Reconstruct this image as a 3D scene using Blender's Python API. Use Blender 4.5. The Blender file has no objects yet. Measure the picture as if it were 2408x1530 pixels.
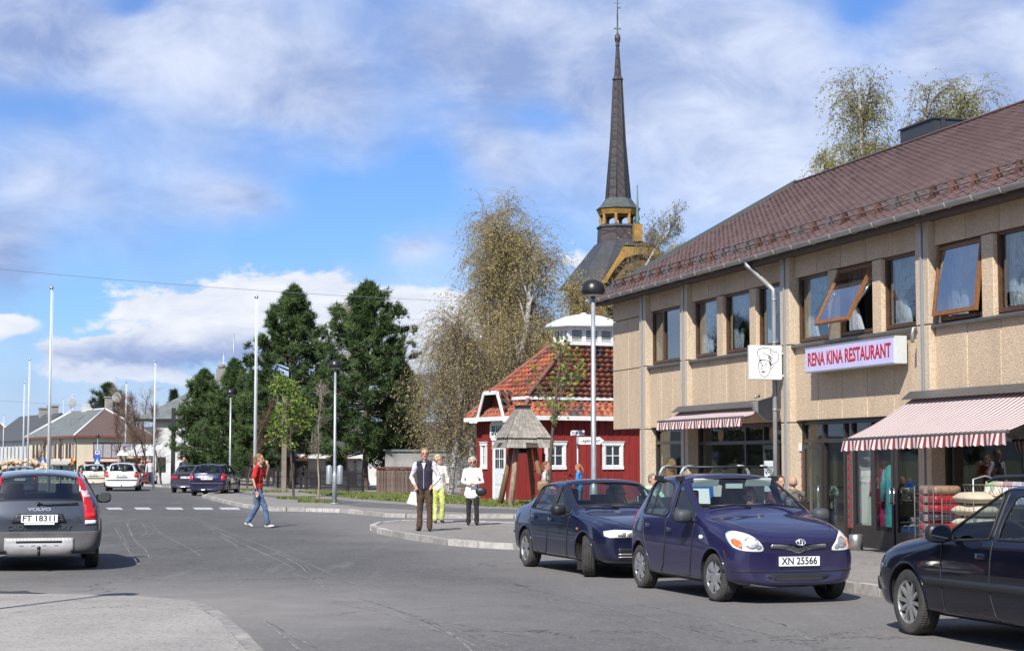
import bpy, bmesh, math, random
import numpy as np
from math import radians as R, sin, cos, pi, atan2, sqrt, tan
from mathutils import Vector, Matrix
from mathutils.bvhtree import BVHTree
from mathutils.geometry import delaunay_2d_cdt
SC = bpy.context.scene
COL = SC.collection
RNG = np.random.default_rng(7)
random.seed(7)
# --- camera
CAM_H = 1.68
FPX = 4300.0
PITCH = math.atan(313.0 / FPX)
cam_d = bpy.data.cameras.new('camera')
cam = bpy.data.objects.new('camera', cam_d)
COL.objects.link(cam)
cam.location = (0, 0, CAM_H)
cam.rotation_euler = (R(90) + PITCH, 0, 0)
cam_d.sensor_width = 36.0
cam_d.lens = FPX / 2407.0 * 36.0
cam_d.clip_start = 0.1
cam_d.clip_end = 20000
SC.camera = cam
# --- light
SUN_EL = R(43.0)
SUNH = Vector((-0.35, -0.937, 0)).normalized()      # horizontal direction towards the sun
sund = bpy.data.lights.new('sun', 'SUN')
sund.energy = 5.0
sund.angle = R(0.53)
sund.color = (1.0, 0.955, 0.89)
sun = bpy.data.objects.new('sun', sund)
COL.objects.link(sun)
sdir = Vector((SUNH.x * cos(SUN_EL), SUNH.y * cos(SUN_EL), sin(SUN_EL)))
sun.rotation_euler = sdir.to_track_quat('Z', 'Y').to_euler()
sun.location = (0, -20, 40)
SC.view_settings.view_transform = 'Standard'
SC.view_settings.look = 'None'
SC.view_settings.exposure = 0.48
SC.view_settings.gamma = 1.0
SC.view_settings.use_curve_mapping = False
SC.cycles.max_bounces = 8
SC.cycles.transparent_max_bounces = 24
SC.cycles.use_denoising = True
# --- node helper
class NT:
 def __init__(s, tree):
  s.t = tree; s.n = tree.nodes; s.l = tree.links
 def node(s, typ, **kw):
  nd = s.n.new(typ)
  for k, v in kw.items(): setattr(nd, k, v)
  return nd
 def set(s, sock, v):
  if isinstance(v, bpy.types.NodeSocket): s.l.new(v, sock)
  elif v is not None: sock.default_value = v
 def m(s, op, a, b=None, c=None, clamp=False):
  nd = s.node('ShaderNodeMath', operation=op, use_clamp=clamp)
  s.set(nd.inputs[0], a)
  if b is not None: s.set(nd.inputs[1], b)
  if c is not None: s.set(nd.inputs[2], c)
  return nd.outputs[0]
 def sstep(s, v, lo, hi, a=0.0, b=1.0):
  nd = s.node('ShaderNodeMapRange', interpolation_type='SMOOTHSTEP')
  s.set(nd.inputs[0], v); s.set(nd.inputs[1], lo); s.set(nd.inputs[2], hi); s.set(nd.inputs[3], a); s.set(nd.inputs[4], b)
  return nd.outputs[0]
 def mix(s, f, a, b, blend='MIX'):
  nd = s.node('ShaderNodeMix', data_type='RGBA', blend_type=blend)
  s.set(nd.inputs[0], f); s.set(nd.inputs[6], a); s.set(nd.inputs[7], b)
  return nd.outputs[2]
 def noise(s, vec, scale, detail=4, rough=0.5, dist=0.0, out=0):
  nd = s.node('ShaderNodeTexNoise')
  if vec is not None: s.l.new(vec, nd.inputs['Vector'])
  nd.inputs['Scale'].default_value = scale; nd.inputs['Detail'].default_value = detail
  nd.inputs['Roughness'].default_value = rough; nd.inputs['Distortion'].default_value = dist
  return nd.outputs[out]
 def mapping(s, vec, scale=(1, 1, 1), loc=(0, 0, 0), rot=(0, 0, 0)):
  nd = s.node('ShaderNodeMapping')
  s.l.new(vec, nd.inputs[0]); nd.inputs['Scale'].default_value = scale
  nd.inputs['Location'].default_value = loc; nd.inputs['Rotation'].default_value = rot
  return nd.outputs[0]
# --- sky
SKYMUL = (0.38, 0.55, 0.86, 1)
def make_world():
 w = bpy.data.worlds.new('World'); SC.world = w; w.use_nodes = True
 t = NT(w.node_tree); t.n.clear()
 out = t.node('ShaderNodeOutputWorld')
 sky = t.node('ShaderNodeTexSky', sky_type='NISHITA', sun_disc=False)
 sky.sun_elevation = SUN_EL
 sky.sun_rotation = math.atan2(SUNH.x, SUNH.y)
 sky.altitude = 250; sky.air_density = 1.0; sky.dust_density = 0.4; sky.ozone_density = 1.6
 tc = t.node('ShaderNodeTexCoord')
 sep = t.node('ShaderNodeSeparateXYZ'); t.l.new(tc.outputs['Generated'], sep.inputs[0])
 X, Y, Z = sep.outputs
 az = t.m('ARCTAN2', X, Y)
 el = t.m('ARCSINE', Z)
 comb = t.node('ShaderNodeCombineXYZ'); t.l.new(X, comb.inputs[0]); t.l.new(Y, comb.inputs[1])
 t.l.new(t.m('MULTIPLY', Z, 1.7), comb.inputs[2])
 D = comb.outputs[0]
 n1 = t.noise(t.mapping(D, scale=(1, 1, .62)), 5.5, 5, 0.5, 0.3)
 n2 = t.noise(t.mapping(D, loc=(3.1, 1.7, 0.4)), 18, 7, 0.6, 0.4)
 n3 = t.noise(t.mapping(D, loc=(1.1, 5.7, 2.4), scale=(1, 1, 1.6)), 34, 9, 0.62, 0.5)
 wisp = t.noise(t.mapping(D, loc=(7.1, 2.7, 1.4), scale=(1, 1, 0.55)), 12, 6, 0.55, 0.4)
 def P(px, py): return (px - 1203.5) / FPX, (1078 - py) / FPX
 wob = t.m('SUBTRACT', n2, 0.5); wob2 = t.m('SUBTRACT', n3, 0.5)
 azw = t.m('MULTIPLY_ADD', wob, 0.02, az)
 azw = t.m('MULTIPLY_ADD', wob2, 0.014, azw)
 elw = t.m('MULTIPLY_ADD', t.m('SUBTRACT', t.noise(t.mapping(D, loc=(9, 4, 1)), 20, 7, 0.6, 0.3), 0.5), 0.03, el)
 def blob(px, py, rx, ry, wt):
  a, e = P(px, py)
  da = t.m('DIVIDE', t.m('SUBTRACT', azw, a), rx / FPX)
  de = t.m('DIVIDE', t.m('SUBTRACT', elw, e), ry / FPX)
  q = t.m('ADD', t.m('MULTIPLY', da, da), t.m('MULTIPLY', de, de))
  g = t.m('EXPONENT', t.m('MULTIPLY', q, -1.0))
  return t.m('MULTIPLY', g, wt)
 def total(lst):
  s = None
  for b in lst:
   g = blob(*b); s = g if s is None else t.m('ADD', s, g)
  return s
 soft = total([(110, 120, 260, 150, .42), (300, 150, 120, 120, .22), (560, 150, 210, 150, .46), (780, 250, 150, 120, .40), (1120, 90, 190, 110, .62), (1420, 150, 260, 190, .55), (1750, 220, 280, 240, .55),
                  (1170, 360, 130, 90, .38), (590, 480, 120, 45, .38), (120, 440, 130, 90, .30), (30, 600, 100, 80, .52), (330, 500, 200, 90, .20), (965, 588, 72, 32, .55), (2300, 150, 190, 190, .62), (1650, 480, 260, 80, .12), (1890, 385, 60, 36, .75),
                  (300, 38, 75, 50, -.55), (110, 265, 170, 60, -.30), (870, 470, 190, 60, -.50), (1010, 400, 90, 70, -.35), (1270, 290, 110, 60, -.40), (1060, 40, 50, 60, -.2), (2030, 30, 90, 90, -.45), (760, 585, 240, 50, -.42), (200, 730, 140, 60, -.3), (1950, 400, 160, 70, .10), (640, 330, 110, 50, -.12)])
 sm = t.m('ADD', t.m('MULTIPLY_ADD', t.m('SUBTRACT', n1, 0.5), 0.75, soft), t.m('MULTIPLY', t.m('SUBTRACT', wisp, 0.5), 0.45))
 smask = t.sstep(sm, -0.36, 0.48)
 bank = total([(620, 700, 160, 58, .75), (380, 715, 150, 44, .60), (870, 730, 200, 62, .75), (250, 850, 150, 40, .70), (520, 800, 360, 60, .65), (470, 895, 420, 22, .42),
                  (920, 800, 300, 60, .7), (1060, 760, 200, 70, .6), (20, 770, 80, 40, .75), (1350, 610, 50, 50, .5), 
                  (1200, 850, 260, 80, .5), (250, 800, 60, 14, -.30)])
 bm_ = t.m('MULTIPLY_ADD', wob2, 0.50, t.m('MULTIPLY_ADD', wob, 0.5, bank))
 bmask = t.sstep(bm_, 0.26, 0.46)
 shade = t.m('ADD', t.m('MULTIPLY', n2, 0.6), t.m('MULTIPLY', n1, 0.6))
 dark = total([(60, 90, 240, 150, .36), (1150, 160, 200, 60, .16), (1850, 220, 180, 90, .12), (0, 660, 120, 50, .4), (2310, 230, 130, 60, .22), (960, 190, 160, 50, .15)])
 sh = t.m('SUBTRACT', t.sstep(shade, 0.35, 0.8), dark)
 softcol = t.mix(t.m('MAXIMUM', t.m('MINIMUM', sh, 1.0), 0.0), (0.23, 0.30, 0.50, 1), (0.60, 0.65, 0.77, 1))
 bdark = total([(500, 845, 340, 34, .85), (860, 800, 200, 26, .2), (240, 860, 120, 14, .3), (640, 740, 300, 20, .10), (900, 885, 300, 20, .35)])
 bs = t.m('SUBTRACT', t.m('MULTIPLY_ADD', n3, 0.85, 0.50), bdark)
 bcol = t.mix(t.m('MAXIMUM', t.m('MINIMUM', bs, 1.0), 0.0), (0.17, 0.25, 0.48, 1), (0.66, 0.68, 0.73, 1))
 hz = t.sstep(t.m('ABSOLUTE', el), 0.0, 0.075, 0.75, 0.0)
 sk = t.node('ShaderNodeVectorMath', operation='SCALE'); t.l.new(sky.outputs[0], sk.inputs[0]); sk.inputs['Scale'].default_value = 0.12
 c0 = t.mix(1.0, sk.outputs[0], SKYMUL, 'MULTIPLY')
 c1 = t.mix(t.m('MULTIPLY', smask, 0.90), c0, softcol)
 c2 = t.mix(t.m('MULTIPLY', bmask, 0.97), c1, bcol)
 c3 = t.mix(hz, c2, (0.36, 0.46, 0.66, 1))
 bg = t.node('ShaderNodeBackground'); t.l.new(c3, bg.inputs[0]); bg.inputs[1].default_value = 1.0
 t.l.new(bg.outputs[0], out.inputs[0])
make_world()
# --- placing helpers
CP, SP = cos(PITCH), sin(PITCH)
def ray(px, py):
 x = (px - 1203.5) / FPX; y = (765 - py) / FPX
 return Vector((x, CP - y * SP, SP + y * CP))
def at(px, py, Y):
 d = ray(px, py); t = Y / d.y
 return Vector((d.x * t, Y, CAM_H + d.z * t))
def G(px, py, z=0.0):
 d = ray(px, py); t = (z - CAM_H) / d.z
 return Vector((d.x * t, d.y * t, z))
def lerp(a, b, t): return a + (b - a) * t
# --- objects
def tag(o, label=None, cat=None, group=None, kind=None):
 if label: o['label'] = label
 if cat: o['category'] = cat
 if group: o['group'] = group
 if kind: o['kind'] = kind
 return o
def empty(name, loc=(0, 0, 0), rz=0.0, label=None, cat=None, group=None, parent=None):
 o = bpy.data.objects.new(name, None); COL.objects.link(o)
 o.location = loc; o.rotation_euler = (0, 0, rz); o.empty_display_size = 0.1
 if parent: o.parent = parent
 return tag(o, label, cat, group)
def link(name, me, mats=None, parent=None, loc=None, rot=None, smooth=None):
 o = bpy.data.objects.new(name, me); COL.objects.link(o)
 if mats is not None:
  for m_ in (mats if isinstance(mats, (list, tuple)) else [mats]): me.materials.append(m_)
 if parent: o.parent = parent
 if loc is not None: o.location = loc
 if rot is not None: o.rotation_euler = rot
 return o
def inst(o, loc=None, rot=None, parent='same', scale=None, name=None):
 c = o.copy(); COL.objects.link(c)
 if parent != 'same': c.parent = parent
 if loc is not None: c.location = loc
 if rot is not None: c.rotation_euler = rot
 if scale is not None: c.scale = scale
 return c
KIDS = {}
def copy_tree(o, parent=None, loc=None, rz=None, label=None):
 c = o.copy(); COL.objects.link(c); c.parent = parent
 if loc is not None: c.location = loc
 if rz is not None: c.rotation_euler = (0, 0, rz)
 if label: c['label'] = label
 for ch in [x for x in bpy.data.objects if x.parent == o]:
  copy_tree(ch, c)
 return c
def np_mesh(name, V, F, smooth=False):
 """V (N,3), F (M,k) int array or list of arrays with various k"""
 me = bpy.data.meshes.new(name)
 Fs = F if isinstance(F, list) else [F]
 Fs = [np.asarray(f, dtype=np.int32) for f in Fs if len(f)]
 nl = sum(f.size for f in Fs); npoly = sum(len(f) for f in Fs)
 me.vertices.add(len(V)); me.vertices.foreach_set('co', np.asarray(V, dtype=np.float32).ravel())
 me.loops.add(nl); me.loops.foreach_set('vertex_index', np.concatenate([f.ravel() for f in Fs]))
 me.polygons.add(npoly)
 st = []; c = 0
 for f in Fs:
  k = f.shape[1]; st.append(c + np.arange(len(f)) * k); c += f.size
 me.polygons.foreach_set('loop_start', np.concatenate(st).astype(np.int32))
 me.polygons.foreach_set('use_smooth', np.full(npoly, smooth))
 me.update(calc_edges=True); me.validate()
 return me
class MB:
 def __init__(s): s.v = []; s.f = []; s.sm = []; s.mi = []; s.cur = 0; s.xf = None
 def add(s, vs, fs, smooth=False):
  b = len(s.v)
  if s.xf is not None: vs = [s.xf @ Vector(v) for v in vs]
  s.v.extend([tuple(v) for v in vs])
  for f in fs: s.f.append(tuple(i + b for i in f)); s.sm.append(smooth); s.mi.append(s.cur)
  return s
 def box(s, x0, x1, y0, y1, z0, z1):
  vs = [(x0, y0, z0), (x1, y0, z0), (x1, y1, z0), (x0, y1, z0), (x0, y0, z1), (x1, y0, z1), (x1, y1, z1), (x0, y1, z1)]
  return s.add(vs, [(0, 3, 2, 1), (4, 5, 6, 7), (0, 1, 5, 4), (1, 2, 6, 5), (2, 3, 7, 6), (3, 0, 4, 7)])
 def cbox(s, c, sz): return s.box(c[0] - sz[0] / 2, c[0] + sz[0] / 2, c[1] - sz[1] / 2, c[1] + sz[1] / 2, c[2] - sz[2] / 2, c[2] + sz[2] / 2)
 def beam(s, a, b, w, h, up=(0, 0, 1)):
  a = Vector(a); b = Vector(b); d = (b - a).normalized(); u = Vector(up)
  if abs(d.dot(u)) > .99: u = Vector((1, 0, 0))
  r = d.cross(u).normalized(); u = r.cross(d).normalized()
  vs = []
  for p in (a, b):
   for (i, j) in ((-1, -1), (1, -1), (1, 1), (-1, 1)): vs.append(p + r * (i * w / 2) + u * (j * h / 2))
  return s.add(vs, [(0, 1, 2, 3), (7, 6, 5, 4), (0, 4, 5, 1), (1, 5, 6, 2), (2, 6, 7, 3), (3, 7, 4, 0)])
 def tube(s, pts, r, n=8, cap=True, smooth=True, flat=None, closed=False):
  pts = [Vector(p) for p in pts]; m = len(pts)
  rr = r if isinstance(r, (list, tuple)) else [r] * m
  vs = []; fs = []; pu = None
  for i, p in enumerate(pts):
   if closed: d = (pts[(i + 1) % m] - pts[i - 1]).normalized()
   else: d = (pts[min(i + 1, m - 1)] - pts[max(i - 1, 0)])
   d = d.normalized() if d.length > 1e-9 else Vector((0, 0, 1))
   if pu is None:
    u = Vector((0, 0, 1)) if abs(d.z) < .9 else Vector((1, 0, 0))
   else: u = pu
   r_ = d.cross(u)
   if r_.length < 1e-6: r_ = d.cross(Vector((0, 1, 0)))
   r_.normalize(); u = r_.cross(d).normalized(); pu = u
   for k in range(n):
    a = 2 * pi * k / n
    q = rr[i]
    if isinstance(q, (tuple, list)): vs.append(p + r_ * (cos(a) * q[0]) + u * (sin(a) * q[1]))
    else: vs.append(p + r_ * (cos(a) * q) + u * (sin(a) * q))
  for i in range(m if closed else m - 1):
   for k in range(n):
    a = i * n + k; b = i * n + (k + 1) % n; j = ((i + 1) % m) * n
    fs.append((a, b, j + (k + 1) % n, j + k))
  s.add(vs, fs, smooth)
  if cap and not closed:
   s.add([], []); b = len(s.v) - len(vs)
   s.f.append(tuple(b + k for k in reversed(range(n)))); s.sm.append(False); s.mi.append(s.cur)
   s.f.append(tuple(b + (m - 1) * n + k for k in range(n))); s.sm.append(False); s.mi.append(s.cur)
  return s
 def lathe(s, prof, c=(0, 0, 0), n=20, axis='z', smooth=True, a0=0.0, cap=True):
  vs = []; m = len(prof)
  for (r, z) in prof:
   for k in range(n):
    a = a0 + 2 * pi * k / n; x, y = r * cos(a), r * sin(a)
    if axis == 'z': p = (x, y, z)
    elif axis == 'y': p = (x, z, y)
    else: p = (z, x, y)
    vs.append((p[0] + c[0], p[1] + c[1], p[2] + c[2]))
  fs = []
  for i in range(m - 1):
   for k in range(n):
    f = (i * n + k, i * n + (k + 1) % n, (i + 1) * n + (k + 1) % n, (i + 1) * n + k)
    fs.append(f if axis == 'z' or axis == 'x' else f[::-1])
  s.add(vs, fs, smooth)
  b = len(s.v) - len(vs)
  if cap and prof[0][0] > 1e-5: s.f.append(tuple(b + k for k in reversed(range(n)))); s.sm.append(False); s.mi.append(s.cur)
  if cap and prof[-1][0] > 1e-5: s.f.append(tuple(b + (m - 1) * n + k for k in range(n))); s.sm.append(False); s.mi.append(s.cur)
  return s
 def prism(s, poly, z0, z1, plane='xy'):
  n = len(poly)
  def P(a, b, c): return (a, b, c) if plane == 'xy' else ((a, c, b) if plane == 'xz' else (c, a, b))
  vs = [P(a, b, z0) for a, b in poly] + [P(a, b, z1) for a, b in poly]
  fs = [tuple(reversed(range(n))), tuple(range(n, 2 * n))] + [(i, (i + 1) % n, n + (i + 1) % n, n + i) for i in range(n)]
  if plane == 'xz': fs = [f[::-1] for f in fs]
  return s.add(vs, fs)
 def poly(s, pts): return s.add(pts, [tuple(range(len(pts)))])
 def ball(s, c, r, n=12, m=8, smooth=True):
  rx, ry, rz = r if isinstance(r, (tuple, list)) else (r, r, r)
  vs = []; fs = []
  for i in range(m + 1):
   t = pi * i / m
   for k in range(n):
    a = 2 * pi * k / n
    vs.append((c[0] + rx * sin(t) * cos(a), c[1] + ry * sin(t) * sin(a), c[2] + rz * cos(t)))
  for i in range(m):
   for k in range(n):
    fs.append((i * n + k, (i + 1) * n + k, (i + 1) * n + (k + 1) % n, i * n + (k + 1) % n))
  return s.add(vs, fs, smooth)
 def mesh(s, name, fix=True):
  me = bpy.data.meshes.new(name)
  me.from_pydata(s.v, [], s.f)
  me.polygons.foreach_set('use_smooth', s.sm)
  me.polygons.foreach_set('material_index', s.mi)
  if fix:
   b = bmesh.new(); b.from_mesh(me)
   bmesh.ops.remove_doubles(b, verts=b.verts, dist=1e-5)
   bmesh.ops.dissolve_degenerate(b, dist=1e-6, edges=b.edges)
   bmesh.ops.recalc_face_normals(b, faces=b.faces)
   b.to_mesh(me); b.free()
  me.update()
  return me
 def build(s, name, mats, parent=None, bevel=0, loc=None, rot=None, fix=True):
  me = s.mesh(name, fix)
  o = link(name, me, mats, parent, loc, rot)
  if bevel:
   b = o.modifiers.new('b', 'BEVEL'); b.width = bevel; b.segments = 2; b.limit_method = 'ANGLE'; b.angle_limit = R(40)
  return o
def eval_mesh(o):
 dg = bpy.context.evaluated_depsgraph_get(); dg.update()
 return bpy.data.meshes.new_from_object(o.evaluated_get(dg), preserve_all_data_layers=True, depsgraph=dg)
FONT = None
def text(s, size, mat, parent, loc, rot, ext=0.002, name='lettering', align='CENTER', sx=1.0, bold=0.0, shear=0.0):
 cu = bpy.data.curves.new(name, 'FONT'); cu.body = s; cu.size = size; cu.extrude = ext; cu.align_x = align; cu.align_y = 'CENTER'
 cu.offset = bold; cu.resolution_u = 3; cu.shear = shear
 o = bpy.data.objects.new(name, cu); COL.objects.link(o)
 me = eval_mesh(o); bpy.data.objects.remove(o); bpy.data.curves.remove(cu)
 for v in me.vertices: v.co.x *= sx
 me.materials.clear(); me.name = name
 return link(name, me, mat, parent, loc, rot)
# --- materials
def mat(name, col, rough=0.6, metal=0.0, var=0.0, vscale=4.0, col2=None, bump=0.0, bscale=40.0, coat=0.0, spec=0.5, streak=None, obj=True, detail=5):
 m_ = bpy.data.materials.new(name); m_.use_nodes = True
 t = NT(m_.node_tree); b = t.n['Principled BSDF']
 c = tuple(col) + (1,) if len(col) == 3 else col
 b.inputs['Roughness'].default_value = rough; b.inputs['Metallic'].default_value = metal
 b.inputs['Specular IOR Level'].default_value = spec
 b.inputs['Coat Weight'].default_value = coat; b.inputs['Coat Roughness'].default_value = 0.04
 tc = t.node('ShaderNodeTexCoord'); vec = tc.outputs['Object'] if obj else None
 if obj is None:
  g = t.node('ShaderNodeNewGeometry'); vec = g.outputs['Position']
 if var > 0 or col2 is not None:
  c2 = tuple(col2) + (1,) if col2 is not None else tuple(x * (1 - var) for x in col[:3]) + (1,)
  v2 = vec if streak is None else t.mapping(vec, scale=streak)
  n_ = t.noise(v2, vscale, detail, 0.6)
  f = t.sstep(n_, 0.3, 0.7)
  t.l.new(t.mix(f, c, c2), b.inputs['Base Color'])
 else: b.inputs['Base Color'].default_value = c
 if bump > 0:
  bp = t.node('ShaderNodeBump'); bp.inputs['Strength'].default_value = min(1, bump); bp.inputs['Distance'].default_value = 0.01
  t.l.new(t.noise(vec, bscale, 4, 0.6), bp.inputs['Height']); t.l.new(bp.outputs[0], b.inputs['Normal'])
 return m_
def rand_tint(m_, amt=0.25, hue=None):
 """vary the colour per object"""
 t = NT(m_.node_tree); b = t.n['Principled BSDF']
 oi = t.node('ShaderNodeObjectInfo')
 f = t.m('MULTIPLY_ADD', oi.outputs['Random'], amt * 2, 1 - amt)
 cb = t.node('ShaderNodeCombineXYZ')
 for i in range(3): t.l.new(f, cb.inputs[i])
 s = b.inputs['Base Color']
 src = s.links[0].from_socket if s.links else tuple(s.default_value)
 t.l.new(t.mix(1.0, src, cb.outputs[0], 'MULTIPLY'), s)
 return m_
def glass(name, tint=(0.75, 0.8, 0.8), fac=0.5, rough=0.0, base=0.06):
 m_ = bpy.data.materials.new(name); m_.use_nodes = True; t = NT(m_.node_tree); t.n.clear()
 out = t.node('ShaderNodeOutputMaterial'); tr = t.node('ShaderNodeBsdfTransparent'); tr.inputs[0].default_value = tint + (1,)
 gl = t.node('ShaderNodeBsdfGlossy'); gl.inputs['Roughness'].default_value = rough
 lw = t.node('ShaderNodeLayerWeight'); lw.inputs[0].default_value = .5
 f = t.m('MULTIPLY_ADD', t.m('POWER', lw.outputs['Facing'], 4.5), fac * 2, base, clamp=True)
 mx = t.node('ShaderNodeMixShader'); t.l.new(f, mx.inputs[0]); t.l.new(tr.outputs[0], mx.inputs[1]); t.l.new(gl.outputs[0], mx.inputs[2])
 t.l.new(mx.outputs[0], out.inputs[0])
 return m_
M = {}
# --- shared materials
M['white'] = mat('white_paint', (0.72, 0.72, 0.70), 0.5, var=0.15, vscale=6)
M['black'] = mat('black_plastic', (0.015, 0.015, 0.016), 0.45)
M['rubber'] = mat('rubber', (0.02, 0.02, 0.02), 0.8)
M['galv'] = mat('galvanised_steel', (0.42, 0.45, 0.47), 0.45, metal=0.55, var=0.2, vscale=9)
M['steel'] = mat('bright_steel', (0.7, 0.7, 0.72), 0.2, metal=1.0)
M['darkmetal'] = mat('dark_metal', (0.035, 0.035, 0.04), 0.4, metal=0.3)
M['dark'] = mat('dark_interior', (0.02, 0.018, 0.016), 0.9)
M['bark'] = mat('bark', (0.10, 0.075, 0.055), 0.9, var=0.4, vscale=12, bump=0.6, bscale=30)
M['birchbark'] = mat('birch_bark', (0.50, 0.48, 0.44), 0.8, col2=(0.06, 0.05, 0.045), vscale=5, streak=(1, 1, 3.0))
M['blacktext'] = mat('black_lettering', (0.01, 0.01, 0.012), 0.5)
def asphalt(name, c1, c2, speck=(0.30, 0.30, 0.30), lane=False):
 m_ = bpy.data.materials.new(name); m_.use_nodes = True; t = NT(m_.node_tree); b = t.n['Principled BSDF']
 g = t.node('ShaderNodeNewGeometry'); P = g.outputs['Position']
 big = t.noise(P, 0.16, 5, 0.6, 0.4); mid = t.noise(P, 1.3, 5, 0.65); fine = t.noise(P, 55, 3, 0.7); patch = t.noise(t.mapping(P, scale=(1, .35, 1), rot=(0, 0, R(-15))), 0.55, 4, 0.6, 0.3)
 f = t.m('ADD', t.m('MULTIPLY', big, 0.6), t.m('MULTIPLY', patch, 0.5))
 c = t.mix(t.sstep(f, 0.4, 0.72), c1 + (1,), c2 + (1,))
 c = t.mix(t.m('MULTIPLY', t.sstep(mid, 0.35, 0.75), 0.35), c, tuple(x * 1.25 for x in c2) + (1,))
 vo = t.node('ShaderNodeTexVoronoi'); t.l.new(P, vo.inputs['Vector']); vo.inputs['Scale'].default_value = 42
 sp = t.node('ShaderNodeSeparateColor'); t.l.new(vo.outputs['Color'], sp.inputs[0])
 c = t.mix(t.sstep(sp.outputs[0], 0.80, 0.98, 0, 0.55), c, speck + (1,))
 c = t.mix(t.sstep(sp.outputs[1], 0.80, 0.98, 0, 0.6), c, tuple(x * 0.4 for x in c1) + (1,))
 c = t.mix(t.sstep(fine, 0.3, 0.7, 0.0, 0.25), c, tuple(x * 0.55 for x in c1) + (1,))
 if lane:
  sp_ = t.node('ShaderNodeSeparateXYZ'); t.l.new(P, sp_.inputs[0]); X_, Y_ = sp_.outputs[0], sp_.outputs[1]
  w_ = t.m('MULTIPLY_ADD', t.m('SUBTRACT', t.noise(P, .35, 4, .6), .5), 3.0, t.m('MULTIPLY_ADD', X_, .97, t.m('MULTIPLY', Y_, .24)))
  off = t.sstep(t.m('ABSOLUTE', t.m('SUBTRACT', w_, 2.9)), 1.6, 5.0, 0.0, 0.42)
  d1 = t.m('EXPONENT', t.m('MULTIPLY', t.m('ADD', t.m('POWER', t.m('DIVIDE', t.m('ADD', X_, 5.2), 5.2), 2.0), t.m('POWER', t.m('DIVIDE', t.m('SUBTRACT', Y_, 20.5), 4.6), 2.0)), -1.0))
  f2 = t.m('MAXIMUM', off, t.m('MULTIPLY', d1, t.m('MULTIPLY_ADD', mid, .9, .45)))
  c = t.mix(f2, c, (.235, .222, .205, 1))
  st_ = t.noise(t.mapping(P, scale=(2.6, .22, 1), rot=(0, 0, R(15))), 1.0, 5, .6)
  c = t.mix(t.sstep(st_, .56, .74, 0, .30), c, (.20, .19, .18, 1))
 ck = t.node('ShaderNodeTexVoronoi', feature='DISTANCE_TO_EDGE'); pv = t.node('ShaderNodeVectorMath', operation='ADD'); t.l.new(P, pv.inputs[0])
 sc_ = t.node('ShaderNodeVectorMath', operation='SCALE'); t.l.new(t.noise(P, .9, 5, .65, out=1), sc_.inputs[0]); sc_.inputs['Scale'].default_value = 2.2; t.l.new(sc_.outputs[0], pv.inputs[1]); t.l.new(pv.outputs[0], ck.inputs['Vector']); ck.inputs['Scale'].default_value = .22
 cm = t.m('MULTIPLY', t.m('LESS_THAN', ck.outputs['Distance'], .0045), t.sstep(big, .45, .6, 0, .75))
 c = t.mix(cm, c, (.03, .03, .03, 1))
 t.l.new(c, b.inputs['Base Color']); b.inputs['Roughness'].default_value = 0.88; b.inputs['Specular IOR Level'].default_value = 0.3
 bp = t.node('ShaderNodeBump'); bp.inputs['Strength'].default_value = 0.5; bp.inputs['Distance'].default_value = 0.012
 t.l.new(t.noise(P, 38, 4, 0.7), bp.inputs['Height']); t.l.new(bp.outputs[0], b.inputs['Normal'])
 return m_
M['road'] = asphalt('road_asphalt', (0.080, 0.079, 0.078), (0.110, 0.107, 0.103), speck=(0.24, 0.235, 0.23), lane=True)
M['pave'] = asphalt('pavement_asphalt', (0.195, 0.180, 0.165), (0.26, 0.24, 0.22), speck=(0.38, 0.36, 0.33))
M['path'] = asphalt('path_asphalt', (0.10, 0.10, 0.10), (0.135, 0.135, 0.13))
M['dusty'] = asphalt('dusty_concrete', (0.25, 0.235, 0.215), (0.35, 0.33, 0.30), speck=(0.44, 0.42, 0.40))
M['granite'] = rand_tint(mat('granite_kerb', (0.44, 0.42, 0.39), 0.85, var=0.35, vscale=7, bump=0.8, bscale=25, obj=None), 0.26)
M['worn'] = rand_tint(mat('worn_kerb', (0.30, 0.285, 0.262), 0.9, var=0.4, vscale=5, obj=None), 0.2)
M['earth'] = mat('earth', (0.13, 0.12, 0.08), 0.95, col2=(0.07, 0.10, 0.03), vscale=0.2, obj=None)
M['grass'] = mat('grass', (0.085, 0.13, 0.022), 0.8, col2=(0.16, 0.17, 0.045), vscale=3, obj=None)
M['grass'].node_tree.nodes['Principled BSDF'].inputs['Subsurface Weight'].default_value = 0.0
M['paint'] = mat('road_paint', (0.58, 0.58, 0.57), 0.7, col2=(0.24, 0.24, 0.24), vscale=5, obj=None, detail=8)
# --- ground, road, pavements
def tri_poly(pts, inner=(), zf=None):
 """triangulate a 2D polygon with extra inner points"""
 P2 = [Vector((p[0], p[1])) for p in pts] + [Vector((p[0], p[1])) for p in inner]
 n = len(pts)
 v, e, f, _, _, _ = delaunay_2d_cdt(P2, [(i, (i + 1) % n) for i in range(n)], [list(range(n))], 1, 1e-5)
 return v, f
def sheet(name, pts, z, m_, kind='structure', skirt=0.0, parent=None, inner=()):
 v, f = tri_poly(pts, inner)
 zz = [z(p) if callable(z) else z for p in v]
 vs = [(p.x, p.y, q) for p, q in zip(v, zz)]
 mb = MB(); mb.add(vs, [tuple(t) for t in f])
 if skirt:
  n = len(pts)
  for i in range(n):
   a, b = pts[i], pts[(i + 1) % n]
   za = z(Vector((a[0], a[1]))) if callable(z) else z; zb = z(Vector((b[0], b[1]))) if callable(z) else z
   mb.add([(a[0], a[1], za), (b[0], b[1], zb), (b[0], b[1], zb - skirt), (a[0], a[1], za - skirt)], [(0, 1, 2, 3)])
 o = mb.build(name, m_, parent)
 if kind: o['kind'] = kind
 for p in o.data.polygons:
  pass
 return o
def gz(y): return -1.3 * min(1, max(0, (y - 112) / 110.0))
mb = MB()
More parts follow.
